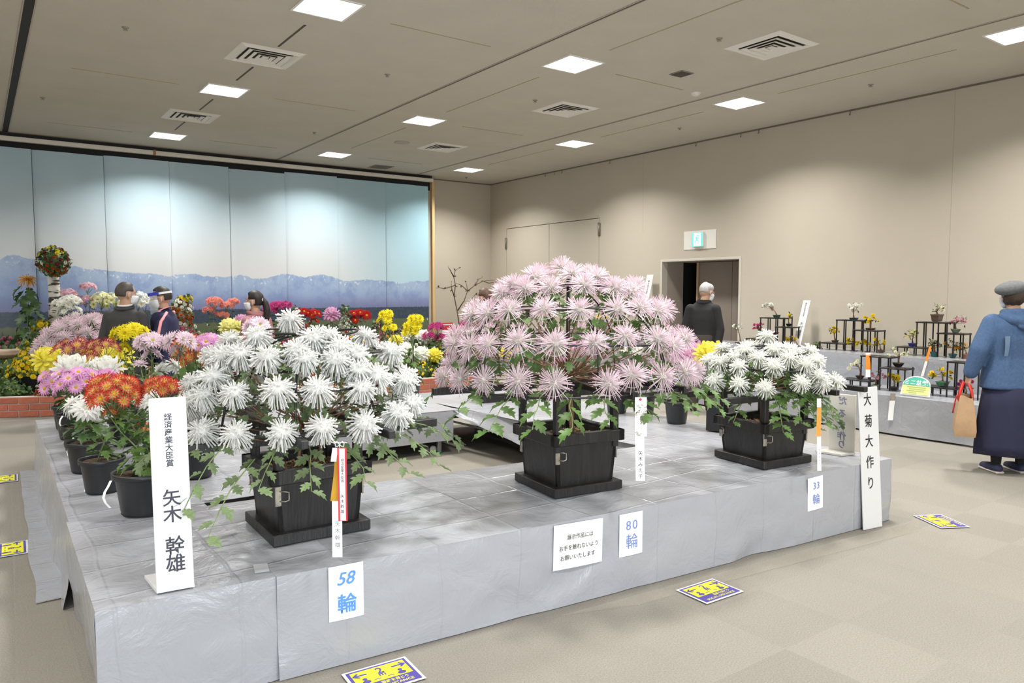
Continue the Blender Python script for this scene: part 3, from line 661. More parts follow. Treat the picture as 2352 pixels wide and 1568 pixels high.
letters(t, M, '33', .004, h_*.74, .062, m_blue2, offset=-.0002, char=1.1); letters(t, M, '輪', .004, h_*.33, .072, m_blue2, offset=-.0002)
# ------------------------------------------------------------------ distance stickers on the carpet
m_pur = mat('sticker_purple', (.075, .055, .30), .35); m_yel = mat('sticker_yellow', (.82, .78, .03), .35); m_lam = mat('sticker_edge', (.70, .70, .70), .2)
def sticker(c, ang, label, w_=.255, h_=.185):
    t = thing('floor_sticker', label, 'sticker', (c[0], c[1], 0)); M = Matrix.Translation((c[0], c[1], .007)) @ Matrix.Rotation(ang, 4, 'Z')
    def rect(x0, y0, x1, y1, z, m_, name):
        b = MB(); b.box((x0, y0, z-.001), (x1, y1, z), M=M); return b.build(name, m_, t)
    rect(-w_/2-.012, -h_/2-.012, w_/2+.012, h_/2+.012, 0, m_lam, 'laminate'); rect(-w_/2, -h_/2, w_/2, h_/2, .0012, m_pur, 'purple_field')
    rect(-w_/2+.012, -h_/2+.064, w_/2-.012, h_/2-.012, .0024, m_yel, 'yellow_field')
    def arrow(x, s):
        b = MB(); b.box((x-.028, .047-.0045, .0026), (x+.026, .047+.0045, .0032), M=M)
        for q in (-1, 1):
            b.add([M @ Vector(p) for p in ((x+s*.036, .047, .0034), (x+s*.012, .047+q*.020, .0034), (x+s*.004, .047+q*.015, .0034), (x+s*.022, .047, .0034))], [(0, 1, 2, 3) if s*q < 0 else (3, 2, 1, 0)])
        b.build('arrow', m_pur, t)
    arrow(-.08, -1); arrow(.08, 1)
    for x in (-.075, .075):
        b = MB(); b.ball(M @ Vector((x, .010, .003)), (.010, .010, .0006), 10, 4); b.ball(M @ Vector((x, -.013, .003)), (.018, .013, .0006), 10, 4); b.build('person_icon', m_pur, t)
    b = MB()
    for s in (-1, 1):
        b.box((.028*s-.014, -.012-.002, .0026), (.028*s+.014, -.012+.002, .0032), M=M)
    b.build('span_arrow', m_pur, t)
    letters(t, M, '2', 0, .047, .062, m_pur, offset=.001, z=.0034); letters(t, M, 'm', 0, .012, .040, m_pur, offset=.001, z=.0034)
    letters(t, M, '距離を保とう', .030, -.046, .023, m_yel, offset=.0003, z=.0016, xs=.85); letters(t, M, 'SOCIAL DISTANCE', 0, -.074, .024, m_yel, offset=.0003, z=.0016, xs=1.0)
sticker((3.025, 2.452), -.03, 'yellow and purple distance sticker on the carpet below the handwritten eighty notice')
sticker((1.275, 2.655), -.06, 'yellow and purple distance sticker at the bottom edge, nearest the camera')
sticker((5.225, 2.31), R(61), 'yellow and purple distance sticker on the carpet past the platform end')
sticker((.10, 5.32), R(-92), 'yellow and purple distance sticker beside the side arm, nearer of two')
sticker((.13, 7.37), R(-92), 'yellow and purple distance sticker beside the side arm, farther of two')
# ================================================================== flower and leaf shapes (radius 1, facing +z)
GA = math.pi*(3-math.sqrt(5))
def lerp3(a, b, t): return tuple(a[i]+(b[i]-a[i])*t for i in range(3))
def spider(seed, n=120, base=(.90, .90, .62), mid=(.97, .97, .94), tip=(.97, .97, .96), r0=.032, droop=1.15, hook=.22, lo=-25, hi=88, seg=6, core=True):
    rr = random.Random(seed); b = MB()
    for i in range(n):
        f = (i+.5)/n; az = i*GA+rr.uniform(-.2, .2); el = R(hi+(lo-hi)*f**.75+rr.uniform(-9, 9)); Ln = (.55+.5*f**.6)*rr.uniform(.85, 1.1)
        pts = []; p = Vector((0, 0, .02)); e = el; st = Ln/seg; dr = droop*rr.uniform(.6, 1.3)
        for k in range(seg+1):
            pts.append(p.copy())
            if k == seg-1: e += hook*rr.uniform(2, 6); st *= .45
            else: e -= dr*(.10+.16*f)*(1.0 if e > -1.2 else .2)
            p = p+Vector((math.cos(e)*math.cos(az), math.cos(e)*math.sin(az), math.sin(e)))*st
        cs = [lerp3(base, mid, min(1, k/2.0)) if k < 2 else lerp3(mid, tip, (k-2)/(seg-2)) for k in range(seg+1)]
        b.tube(pts, [r0*.6]+[r0]*(seg-2)+[r0*1.15, r0*1.2], 3, col=cs, caps=False)
    b.ball((0, 0, -.05), (.13, .13, .08), 8, 5, col=(.50, .56, .26))
    if core: b.ball((0, 0, .10), (.44, .44, .24), 14, 8, col=mid)
    return b
def spike(seed, n=125):
    rr = random.Random(seed); b = MB()
    for i in range(n):
        f = (i+.5)/n; az = i*GA+rr.uniform(-.15, .15); el = R(84-106*f**.8+rr.uniform(-8, 8)); Ln = rr.uniform(.78, 1.12)*(.72+.3*f)
        d = Vector((math.cos(el)*math.cos(az), math.cos(el)*math.sin(az), math.sin(el))); pts = []
        for k in range(4):
            t = k/3; q = d*Ln*t; q.z -= .10*t*t*(f+.2); pts.append(q)
        pk = rr.uniform(.0, .5)+.45*f
        tipc = lerp3((.95, .84, .89), (.91, .58, .73), min(1, pk))
        b.tube(pts, [.018, .024, .022, .015], 3, col=[(.93, .88, .62), (.95, .88, .87), lerp3((.95, .90, .91), tipc, .45), tipc], caps=False)
    b.ball((0, 0, -.04), (.10, .10, .08), 8, 5, col=(.55, .60, .28)); b.ball((0, 0, .10), (.25, .25, .18), 10, 6, col=(.97, .94, .84))
    return b
def petal_strip(b, az, el, Ln, w, curl, cup, cols, seg=3, r_in=.08, z0=0., roll=0.):
    ca, sa = math.cos(az), math.sin(az); side = Vector((-sa, ca, 0)); p = Vector((ca*r_in, sa*r_in, z0)); e = el; vs = []; cs = []
    for k in range(seg+1):
        t = k/seg; ww = w*(math.sin(math.pi*min(.97, .22+.75*t))**.75)
        up = Vector((-math.sin(e)*ca, -math.sin(e)*sa, math.cos(e)))
        vs += [p-side*ww+up*cup*ww, p.copy(), p+side*ww+up*cup*ww]; c = cols[min(len(cols)-1, int(round(t*(len(cols)-1))))]; cs += [c, c, c]
        p = p+Vector((math.cos(e)*ca, math.cos(e)*sa, math.sin(e)))*(Ln/seg); e += curl/seg
    fs = []
    for k in range(seg):
        o = 3*k; fs += [(o, o+1, o+4, o+3), (o+1, o+2, o+5, o+4)]
    b.add(vs, fs, 0, cs, True)
def daisy(seed, layers=((20, 8, .9), (18, 25, .75)), w=.13, cols=((.9, .7, .8), (.9, .6, .78)), centre=(.85, .65, .05), cr=.20, curl=-.3, cup=.3):
    rr = random.Random(seed); b = MB()
    for n, el, Ln in layers:
        o = rr.random()*6
        for i in range(n): petal_strip(b, o+2*math.pi*i/n+rr.uniform(-.06, .06), R(el+rr.uniform(-8, 8)), Ln*rr.uniform(.88, 1.06), w*rr.uniform(.85, 1.15), curl*rr.uniform(.5, 1.5), cup, cols, 3, cr*.5)
    b.ball((0, 0, .06), (cr, cr, cr*.6), 10, 5, col=centre)
    return b
def pompon(seed, col=(.92, .92, .88), inner=(.93, .92, .80), n=150, droop=True):
    rr = random.Random(seed); b = MB()
    for i in range(n):
        f = (i+.5)/n; az = i*GA; th = f*R(112 if droop else 100)       # angle from the top
        c = Vector((math.sin(th)*.62*math.cos(az), math.sin(th)*.62*math.sin(az), .12+.55*math.cos(th)))
        petal_strip2(b, c, az, th, .52*rr.uniform(.85, 1.2)*(1.25 if f > .82 else 1), .15, lerp3(inner, col, min(1, f*2)), rr)
    b.ball((0, 0, .18), (.55, .55, .45), 12, 7, col=lerp3(inner, col, .5))
    return b
def petal_strip2(b, c, az, th, Ln, w, col, rr):
    # strap petal lying on the ball, pointing up and curling in; lowest ones hang
    out = Vector((math.sin(th)*math.cos(az), math.sin(th)*math.sin(az), math.cos(th))); tang = Vector((math.cos(th)*math.cos(az), math.cos(th)*math.sin(az), -math.sin(th)))
    side = Vector((-math.sin(az), math.cos(az), 0)); sgn = max(-1, min(1, (th-R(74))/R(30)))
    p = c-tang*sgn*(-Ln*.35); d = (tang*sgn*.9+out*(.55+.5*(1-abs(sgn)))).normalized(); vs = []; p = c-out*.05
    for k in range(4):
        t = k/3; ww = w*(.7+.5*math.sin(math.pi*t)); vs += [p-side*ww-out*.02, p+out*.035, p+side*ww-out*.02]
        p = p+d*Ln/3; d = (d-out*.38*rr.uniform(.6, 1.2)).normalized()
    fs = []
    for k in range(3): o = 3*k; fs += [(o, o+1, o+4, o+3), (o+1, o+2, o+5, o+4)]
    b.add(vs, fs, 0, col, True)
def button(seed, col, col2=None, n=14):
    rr = random.Random(seed); b = MB(); col2 = col2 or col
    for i in range(n): petal_strip(b, i*2*math.pi/n, R(10), .8, .24, -.4, .2, (col, col2), 2, .15)
    for i in range(n-4): petal_strip(b, i*2*math.pi/(n-4)+.2, R(45), .6, .22, .6, .2, (col, col2), 2, .1)
    b.ball((0, 0, .15), (.24, .24, .24), 8, 5, col=lerp3(col, (.9, .7, .1), .25))
    return b
def leaf_shape(seed=0, wide=1., droop=.3):
    rr = random.Random(seed); b = MB()
    half = [(.025, .0, 0), (.04, .12, .12), (.17, .15, .17), (.29, .33, .26), (.14, .33, .33), (.32, .47, .42), (.35, .64, .50), (.15, .58, .58), (.20, .70, .68), (.23, .83, .76), (.09, .82, .84), (.0, 1.0, 1.0)]
    vs = []; fs = []
    def z(x, y): return .30*abs(x)-droop*y*y+.03*math.sin(9*y+seed)
    for i, (x, y, ym) in enumerate(half):
        k = rr.uniform(.9, 1.1)*wide; vs += [Vector((-x*k, y, z(x, y))), Vector((0, ym*.985, z(0, ym)-.012)), Vector((x*k, y, z(x, y)))]
    for i in range(len(half)-1): o = 3*i; fs += [(o, o+1, o+4, o+3), (o+1, o+2, o+5, o+4)]
    b.add(vs, fs, 0, None, True)
    return b
m_petal = mat('petal', vcol=True, rough=.55, transl=.42, spec=.2)
m_petal_w = mat('white_petal', vcol=True, rough=.55, transl=.48, spec=.2)
m_leaf_g = mat('leaf_fresh', (.092, .17, .042), .5, transl=.22, var=.18, vscale=9, orand=.25, spec=.35)
m_leaf_s = mat('leaf_sage', (.145, .205, .09), .55, transl=.22, var=.18, vscale=9, orand=.25, spec=.35)
m_leaf_d = mat('leaf_dark', (.06, .125, .035), .5, transl=.18, var=.2, vscale=9, orand=.3, spec=.35)
m_stem = mat('green_stem', (.17, .24, .08), .6); m_wood = mat('woody_stem', (.22, .12, .065), .7, var=.2, vscale=30)
m_black = mat('black_lacquer_wood', (.016, .015, .015), .42, var=.35, vscale=7, bump=.25, bscale=14, stretch=(6, 6, .7))
m_tubeb = mat('black_tube', (.012, .012, .013), .35)
m_steel = mat('worn_steel', (.42, .39, .34), .35, .85, var=.25, vscale=40)
m_soil = mat('soil', (.10, .06, .035), .95, var=.6, vscale=90, bump=1, bscale=120)
m_pot = mat('black_pot', (.018, .019, .022), .38, bump=.05, bscale=60)
m_ring = mat('white_wire', (.82, .82, .80), .4)
FL = {}
FL['spider'] = [spider(i).mesh('bloom', m_petal_w, True) for i in range(4)]
FL['spider_s'] = [spider(20+i, 100, r0=.034, droop=.85, hook=.16, lo=-35, mid=(.96, .96, .88)).mesh('bloom', m_petal_w, True) for i in range(3)]
FL['spike'] = [spike(40+i).mesh('bloom', m_petal, True) for i in range(4)]
FL['pale_daisy'] = [daisy(60+i, ((17, 5, .95), (16, 28, .85), (9, 52, .6)), .135, ((.93, .86, .88), (.92, .76, .84)), (.80, .66, .08), .16).mesh('bloom', m_petal, True) for i in range(2)]
FL['mauve_daisy'] = [daisy(70+i, ((18, 8, .95), (15, 25, .75)), .125, ((.90, .66, .82), (.82, .42, .72)), (.88, .52, .04), .2).mesh('bloom', m_petal, True) for i in range(2)]
FL['red_gold'] = [daisy(80+i, ((14, 8, .95), (12, 34, .85), (7, 58, .6)), .085, ((.88, .60, .08), (.92, .70, .32), (.66, .06, .04), (.52, .03, .03)), (.88, .58, .03), .22, .15, .8).mesh('bloom', m_petal, True) for i in range(3)]
FL['wine'] = [daisy(90+i, ((15, 15, .95), (12, 38, .8)), .07, ((.88, .6, .1), (.85, .6, .35), (.42, .02, .06), (.36, .015, .06)), (.86, .58, .04), .24, .2, 1.0).mesh('bloom', m_petal, True) for i in range(2)]
FL['red_daisy'] = [daisy(95, ((16, 5, .95), (14, 22, .75)), .13, ((.62, .03, .02), (.52, .015, .02)), (.85, .6, .05), .24).mesh('bloom', m_petal, True)]
FL['yellow_daisy'] = [daisy(100+i, ((16, 0, .95), (15, 25, .8), (12, 50, .55)), .15, ((.86, .74, .03), (.88, .78, .04)), (.78, .60, .02), .15).mesh('bloom', m_petal, True) for i in range(2)]
FL['white_pompon'] = [pompon(110+i).mesh('bloom', m_petal_w, True) for i in range(2)]
FL['yellow_pompon'] = [pompon(115+i, (.88, .80, .12), (.88, .82, .22)).mesh('bloom', m_petal, True) for i in range(2)]
FL['pale_yellow_pompon'] = [pompon(118, (.86, .82, .36), (.88, .84, .42)).mesh('bloom', m_petal, True)]
FL['mauve_pompon'] = [pompon(120, (.70, .40, .58), (.74, .48, .62), droop=False).mesh('bloom', m_petal, True)]
FL['white_strap'] = [daisy(125, ((16, -20, 1.), (16, 5, .95), (14, 30, .85), (10, 60, .6)), .12, ((.92, .92, .88), (.93, .93, .91)), (.88, .86, .6), .15, -.9).mesh('bloom', m_petal_w, True)]
FL['pale_lemon'] = [daisy(127, ((16, 5, .95), (14, 30, .8)), .14, ((.86, .85, .50), (.88, .87, .58)), (.55, .55, .08), .22).mesh('bloom', m_petal, True)]
FL['coral'] = [daisy(129, ((14, -10, .95), (12, 25, .8)), .10, ((.75, .25, .20), (.82, .34, .28)), (.75, .35, .15), .16, -.6).mesh('bloom', m_petal, True)]
FL['magenta'] = [daisy(131, ((14, 0, .95), (12, 25, .8)), .12, ((.48, .04, .20), (.55, .06, .26)), (.55, .18, .15), .18).mesh('bloom', m_petal, True)]
FL['soft_pink'] = [daisy(133, ((14, 0, .95), (12, 30, .8)), .12, ((.80, .50, .58), (.82, .56, .64)), (.75, .5, .3), .16).mesh('bloom', m_petal, True)]
FL['amber_spider'] = [spider(135, 90, (.75, .45, .05), (.80, .42, .05), (.85, .50, .10), .024, .75, .05, -30, 55, core=False).mesh('bloom', m_petal, True)]
FL['white_daisy'] = [daisy(137, ((16, 5, .95), (14, 28, .8)), .14, ((.90, .90, .84), (.92, .92, .88)), (.80, .74, .30), .18).mesh('bloom', m_petal_w, True)]
BTN = {k: button(i, *v) for i, (k, v) in enumerate({'yellow': ((.86, .66, .02),), 'white': ((.88, .88, .80),), 'rust': ((.42, .07, .02), (.62, .2, .04)), 'plum': ((.42, .11, .20),), 'magenta': ((.55, .05, .22),), 'pink': ((.74, .36, .48),), 'maroon': ((.22, .02, .04),), 'orange': ((.80, .36, .03),), 'lemon': ((.84, .80, .30),), 'cream': ((.84, .82, .62),), 'red': ((.60, .03, .02),)}.items())}
for k, b in BTN.items(): FL['b_'+k] = [b.mesh('bloom', m_petal, True)]
LEAF = [leaf_shape(i, 1., .15+.15*i) for i in range(3)]
LM = {k: [l.mesh('leaf', m) for l in LEAF] for k, m in (('g', m_leaf_g), ('s', m_leaf_s), ('d', m_leaf_d))}
def aim(n, roll=None, x=None):           # rotation taking +z to n
    n = Vector(n).normalized(); q = n.to_track_quat('Z', 'Y'); e = (q.to_matrix() @ Matrix.Rotation(rnd.uniform(0, 6.28) if roll is None else roll, 3, 'Z')).to_euler(); return e
def bloom(kind, p, n, size, parent, name='bloom', roll=None):
    return link(name, rnd.choice(FL[kind]), parent, loc=Vector(p)-origin(parent), rot=aim(n, roll), scl=size)
def leaf_rot(d, nrm):
    y = Vector(d).normalized(); z = Vector(nrm); z = (z-y*z.dot(y))
    if z.length < 1e-4: z = y.orthogonal()
    z.normalize(); x = y.cross(z); return Matrix((x, y, z)).transposed()
def leaf(kind, p, d, nrm, size, parent):
    return link('leaf', rnd.choice(LM[kind]), parent, loc=Vector(p)-origin(parent), rot=leaf_rot(d, nrm).to_euler(), scl=size)
def leaf_into(b, p, d, nrm, size):
    M = Matrix.Translation(p) @ (leaf_rot(d, nrm)*size).to_4x4(); b.merge(rnd.choice(LEAF), M)
def rdir(): 
    while True:
        v = Vector((rnd.uniform(-1, 1), rnd.uniform(-1, 1), rnd.uniform(-1, 1)))
        if .1 < v.length < 1: return v.normalized()
# ================================================================== the three dome-trained plants
class Dome:
    def __init__(s, name, label, box, rot, half, bh, ell, leafk, taper=.02):
        s.c = Vector((*box, PZ)); s.t = thing(name, label, 'potted plant', s.c); s.M = Matrix.Translation(s.c) @ Matrix.Rotation(R(rot), 4, 'Z'); s.half = half; s.bh = bh
        s.z0, s.h, s.Rr = ell; s.lk = leafk; s.top = bh
        t, M, a = s.t, s.M, half; zt = bh
        a2 = a-.018; a1 = a2-taper
        b = MB(); b.bbox((-a-.004, -a-.004, .012), (a+.004, a+.004, .062), .004, M=M); b.build('base_plinth', m_black, t)
        for ang in range(4):                 # four side boards
            Q = M @ Matrix.Rotation(R(90*ang), 4, 'Z')
            b = MB(); P = [(-a1, -a1, .06), (a1, -a1, .06), (a2, -a2, zt-.02), (-a2, -a2, zt-.02)]; I = [(x, y+.02, z) for x, y, z in P]
            b.add([Q @ Vector(p) for p in P+I], [(0,1,2,3),(7,6,5,4),(0,4,5,1),(1,5,6,2),(2,6,7,3),(3,7,4,0)]); o = b.build('side_board', m_black, t)
            b = MB(); b.bbox((-a-.012, -a-.012, zt-.062), (a+.012, -a+.030, zt), .004, M=Q); b.build('rim_board', m_black, t)
            hx = a*.80; yb = -(a1+(a2-a1)*.62)
            b = MB(); zz = zt*.66
            b.bbox((-hx-.028, yb-.006, zz-.045), (-hx+.0, yb+.002, zz+.045), .002, M=Q)
            b.tube([Q @ Vector(q) for q in ((-hx-.008, yb-.006, zz+.022), (-hx+.012, yb-.022, zz+.022), (-hx+.028, yb-.022, zz+.018), (-hx+.028, yb-.022, zz-.018), (-hx+.012, yb-.022, zz-.022), (-hx-.008, yb-.006, zz-.022))], .0032, 6); b.build('handle', m_steel, o)
        b = MB(); b.grid(lambda u, v: tuple(M @ Vector(((u-.5)*2*(a2-.018), (v-.5)*2*(a2-.018), zt-.055+.012*nz(u*11, v*11)))), 22, 22); b.build('soil', m_soil, t)
        b = MB()
        for i in range(260):
            p = Vector((rnd.uniform(-1, 1)*(a2-.03), rnd.uniform(-1, 1)*(a2-.03), zt-.050)); b.ball(M @ p, rnd.uniform(.004, .009), 5, 3)
        b.build('soil_grains', mat('soil_grain', (.30, .19, .11), .9, var=.5, vscale=60), t, kind='stuff')
    def posts(s, off, ztop):
        for sx in (-1, 1):
            for sy in (-1, 1):
                b = MB(); b.bbox((sx*off-.019, sy*off-.019, s.bh-.10), (sx*off+.019, sy*off+.019, ztop-PZ), .003, M=s.M); b.build('post', m_black, s.t)
    def beams(s, lst, z):
        for ax, off, a, e in lst:
            b = MB(); w_ = .016
            if ax == 'x': b.bbox((a, off-w_, z-PZ-.02), (e, off+w_, z-PZ+.02), .003, M=s.M)
            else: b.bbox((off-w_, a, z-PZ+.021), (off+w_, e, z-PZ+.056), .003, M=s.M)
            b.build('beam', m_black, s.t)
    def surf(s, az, z, k=1.):
        q = max(0, 1-((z-s.z0)/s.h)**2); r = s.Rr*math.sqrt(q)*k; return Vector((s.c.x+r*math.cos(az), s.c.y+r*math.sin(az), z))
    def rings(s, zs, k=.9, wig=.006):
        for z in zs:
            n = 44; b = MB(); ph = rnd.random()*6
            b.tube([s.surf(2*math.pi*i/n, z, k)+Vector((0, 0, wig*math.sin(3*2*math.pi*i/n+ph))) for i in range(n)], .0055, 6, closed=True); b.build('ring', m_tubeb, s.t)
        for j in range(4):
            az = R(20)+j*math.pi/4; P = []
            for i in range(-12, 13):
                f = i/12; zz = s.z0+s.h*.84*math.sqrt(max(0, 1-f*f)); P.append(Vector((s.c.x+f*s.Rr*.86*math.cos(az), s.c.y+f*s.Rr*.86*math.sin(az), zz)))
            b = MB(); b.tube(P, .005, 6); b.build('hoop', m_tubeb, s.t)
        b = MB(); b.tube([(s.c.x, s.c.y, PZ+s.bh-.06), (s.c.x, s.c.y, s.z0+s.h*.95)], .012, 8); b.build('centre_pole', m_tubeb, s.t)
    def hit(s, px, py):
        d = ray(px, py).normalized(); o = CAM-Vector((s.c.x, s.c.y, s.z0)); S = Vector((1/s.Rr, 1/s.Rr, 1/s.h))
        oo = Vector((o.x*S.x, o.y*S.y, o.z*S.z)); dd = Vector((d.x*S.x, d.y*S.y, d.z*S.z))
        A = dd.dot(dd); B = 2*oo.dot(dd); C_ = oo.dot(oo)-1; D = B*B-4*A*C_
        tt = (-B-math.sqrt(D))/(2*A) if D > 0 else -B/(2*A)
        p = CAM+d*tt; p.z = max(p.z, s.z0-.02) if D > 0 else p.z
        return p
    def normal(s, p): return Vector(((p.x-s.c.x)/s.Rr**2, (p.y-s.c.y)/s.Rr**2, max(0, p.z-s.z0)/s.h**2)).normalized()
    def flowers(s, kind, rows, size, up, back, ring=False):
        s.pos = []; wr = None
        if ring:
            w_ = MB(); w_.tube([(.62*math.cos(2*math.pi*i/20), .62*math.sin(2*math.pi*i/20), -.20+.03*math.sin(i)) for i in range(20)], .014, 4, closed=True); w_.tube([(.62, 0, -.2), (0, 0, -.22), (-.62, 0, -.2)], .012, 4); wr = w_.mesh('support_ring', m_ring)
        def one(p):
            n = (s.normal(p)+Vector((0, 0, up))+rdir()*.18).normalized(); o = bloom(kind, p, n, size*rnd.uniform(.92, 1.1), s.t); s.pos.append((p, n))
            if ring: link('support_ring', wr, o)
        for (pxs, nb) in zip(rows, back):
            P = [s.hit(*q) for q in pxs]; azs = [math.atan2(p.y-s.c.y, p.x-s.c.x) for p in P]; zm = sum(p.z for p in P)/len(P)
            for p in P: one(p)
            for i in range(nb):
                az = 2*math.pi*i/nb+.1
                if all(abs((az-a+math.pi) % (2*math.pi)-math.pi) > 4.6/nb for a in azs) and abs((az-math.atan2(-s.c.y, -s.c.x)+math.pi) % (2*math.pi)-math.pi) > 1.15: one(s.surf(az, zm))
    def branches(s, trunks):
        for tx, ty in trunks:
            a = s.M @ Vector((tx, ty, s.bh-.06)); e = Vector((s.c.x+(a.x-s.c.x)*.5+rnd.uniform(-.03, .03), s.c.y+(a.y-s.c.y)*.5, s.z0+.02))
            b = MB(); b.tube([a, a.lerp(e, .4)+rdir()*.012, a.lerp(e, .7)+rdir()*.012, e], [.009, .008, .007, .006], 7); b.build('trunk', m_wood, s.t)
        b = MB(); g = MB(); hub = Vector((s.c.x, s.c.y, s.z0-.01))
        for p, n in s.pos:
            q = p-n*.07; m1 = hub.lerp(q, .45)+Vector((0, 0, -.02))+rdir()*.03; m2 = hub.lerp(q, .85)+rdir()*.02
            b.tube([hub+rdir()*.02, m1, m2], [.004, .003, .0025], 4, caps=False); g.tube([m2, q, p-n*.005], [.0026, .0026, .003], 4, caps=False)
        b.build('branches', m_wood, s.t, kind='stuff'); g.build('flower_stalks', m_stem, s.t, kind='stuff')
    def leaves(s, n, size, zr, inner=.93, extra=200):
        for i in range(n):
            az = rnd.uniform(0, 6.283); z = s.z0+rnd.uniform(*zr)*s.h; k = rnd.uniform(.72, inner); p = s.surf(az, max(z, s.z0), k); p.z = z
            o = Vector((math.cos(az), math.sin(az), 0)); d = (o*rnd.uniform(.3, 1)+rdir()*.7+Vector((0, 0, -.35))).normalized(); leaf(s.lk, p, d, (o*.6+Vector((0, 0, 1))+rdir()*.4), size*rnd.uniform(.7, 1.25), s.t)
        b = MB()
        for i in range(extra):
            az = rnd.uniform(0, 6.283); z = s.z0+rnd.uniform(*zr)*s.h; k = rnd.uniform(.35, .85); p = s.surf(az, max(z, s.z0), k); p.z = z
            o = Vector((math.cos(az), math.sin(az), 0)); leaf_into(b, p, (o*.5+rdir()), o*.6+Vector((0, 0, 1))+rdir()*.5, size*rnd.uniform(.7, 1.2))
        b.build('inner_foliage', LM[s.lk][0].materials[0], s.t, kind='stuff')
    def sprays(s, lst, size, nl=7):
        for az, r, zs, drop, ln in lst:
            p = Vector((s.c.x+r*math.cos(R(az)), s.c.y+r*math.sin(R(az)), zs)); o = Vector((math.cos(R(az)), math.sin(R(az)), 0)); P = [p]
            for k in range(4): P.append(P[-1]+(o*ln*(.30-.03*k)+Vector((0, 0, -drop*(.035+.022*k)))+rdir()*.012))
            b = MB(); b.tube(P, [.003, .0028, .0025, .002, .0016], 5, caps=False); b.build('spray_stem', m_stem, s.t)
            for k in range(nl):
                f = k/(nl-1)*3.99; i = int(f); q = P[i].lerp(P[i+1], f-i); sd = Vector((-o.y, o.x, 0))*(1 if k % 2 else -1)
                leaf(s.lk, q, (o*.5+sd*.8+Vector((0, 0, -.25))+rdir()*.25), Vector((0, 0, 1))+rdir()*.3+o*.3, size*rnd.uniform(.8, 1.2), s.t)
def zpx(lst, ox, oy, k): return [(ox+x/k, oy+y/k) for x, y in lst]
# white dome (58 blooms)
dW = Dome('dome_chrysanthemum', 'dome-trained white spider chrysanthemum in a black wooden box at the near corner', (1.25, 3.42), -1.5, .225, .345, (.93, .50, .53), 's')
dW.posts(.185, .90); dW.beams([('x', -.19, -.56, .60), ('x', .19, -.58, .50), ('y', -.19, -.56, .5), ('y', .19, -.56, .5)], .90)
dW.rings([.95, 1.13, 1.27, 1.36], .93)
k = 2.613; rowsW = [zpx(((165,765),(370,775),(650,765),(890,735),(1140,715),(1340,655),(1415,590),(60,640)), 400, 700, k), zpx(((180,540),(90,590),(360,530),(620,510),(860,505),(1120,500),(1215,430),(110,470)), 400, 700, k),
    zpx(((295,310),(230,440),(555,315),(780,325),(970,335),(1090,300),(990,255),(1100,395)), 400, 700, k), zpx(((495,195),(830,205),(735,275),(930,190),(400,300)), 400, 700, k), zpx(((695,88),), 400, 700, k)]
dW.flowers('spider', rowsW, .096, 1.5, (17, 15, 12, 7, 1)); dW.branches(((-.06, -.05), (.07, -.02), (.0, .08)))
dW.leaves(150, .062, (-.06, .72), extra=260)
dW.sprays([(200, .44, .93, .5, .26), (215, .50, .92, .7, .30), (235, .40, .91, .55, .25), (252, .42, .90, .5, .22), (270, .44, .88, .4, .2), (290, .44, .88, .4, .2), (312, .46, .90, .45, .22), (335, .48, .92, .45, .25), (350, .50, .93, .6, .30), (8, .5, .93, .5, .26), (225, .48, .86, .85, .34), (180, .5, .93, .4, .2), (95, .5, .93, .4, .2), (45, .5, .93, .5, .25)], .072, 8)
# pink dome (80 blooms)
dP = Dome('dome_chrysanthemum', 'large dome-trained pink spider chrysanthemum in a black wooden box, centre of the platform', (2.75, 3.27), -7, .222, .355, (1.07, .60, .70), 'g')
dP.posts(.19, 1.02); dP.beams([('x', -.19, -.65, .62), ('x', .19, -.76, .5), ('y', -.06, -.70, .5), ('y', .32, -.64, .45)], 1.00)
dP.rings([1.035, 1.28, 1.46, 1.585], .96)
k = 2.614; rowsP = [zpx(((130,745),(228,758),(368,765),(572,768),(790,785),(1115,785),(1258,735),(1440,745),(1575,718)), 970, 580, k), zpx(((190,550),(285,560),(395,550),(575,530),(795,545),(1035,540),(1220,500),(1410,520),(1500,560)), 970, 580, k),
    zpx(((300,375),(395,368),(520,345),(730,340),(945,345),(1165,340),(1310,330),(1410,350)), 970, 580, k), zpx(((480,245),(550,200),(770,205),(970,195),(1155,210),(1250,235),(670,150),(620,215)), 970, 580, k), zpx(((900,130),(1050,145),(700,125),(840,92)), 970, 580, k)]
dP.flowers('spike', rowsP, .094, .25, (20, 19, 17, 12, 4), True); dP.branches(((-.05, -.12), (.02, -.02), (.05, .02)))
dP.leaves(190, .078, (-.04, .80), extra=200)
dP.sprays([(190, .60, 1.06, .5, .22), (205, .62, 1.05, .6, .25), (218, .60, 1.05, .5, .25), (232, .60, 1.04, .45, .22), (245, .60, 1.04, .4, .2), (262, .60, 1.03, .35, .14), (285, .60, 1.03, .4, .16), (305, .62, 1.05, .4, .2), (325, .64, 1.06, .5, .24), (340, .62, 1.06, .5, .24), (355, .62, 1.06, .5, .22), (30, .6, 1.06, .5, .22), (90, .6, 1.06, .5, .22), (140, .6, 1.06, .5, .22)], .085, 7)
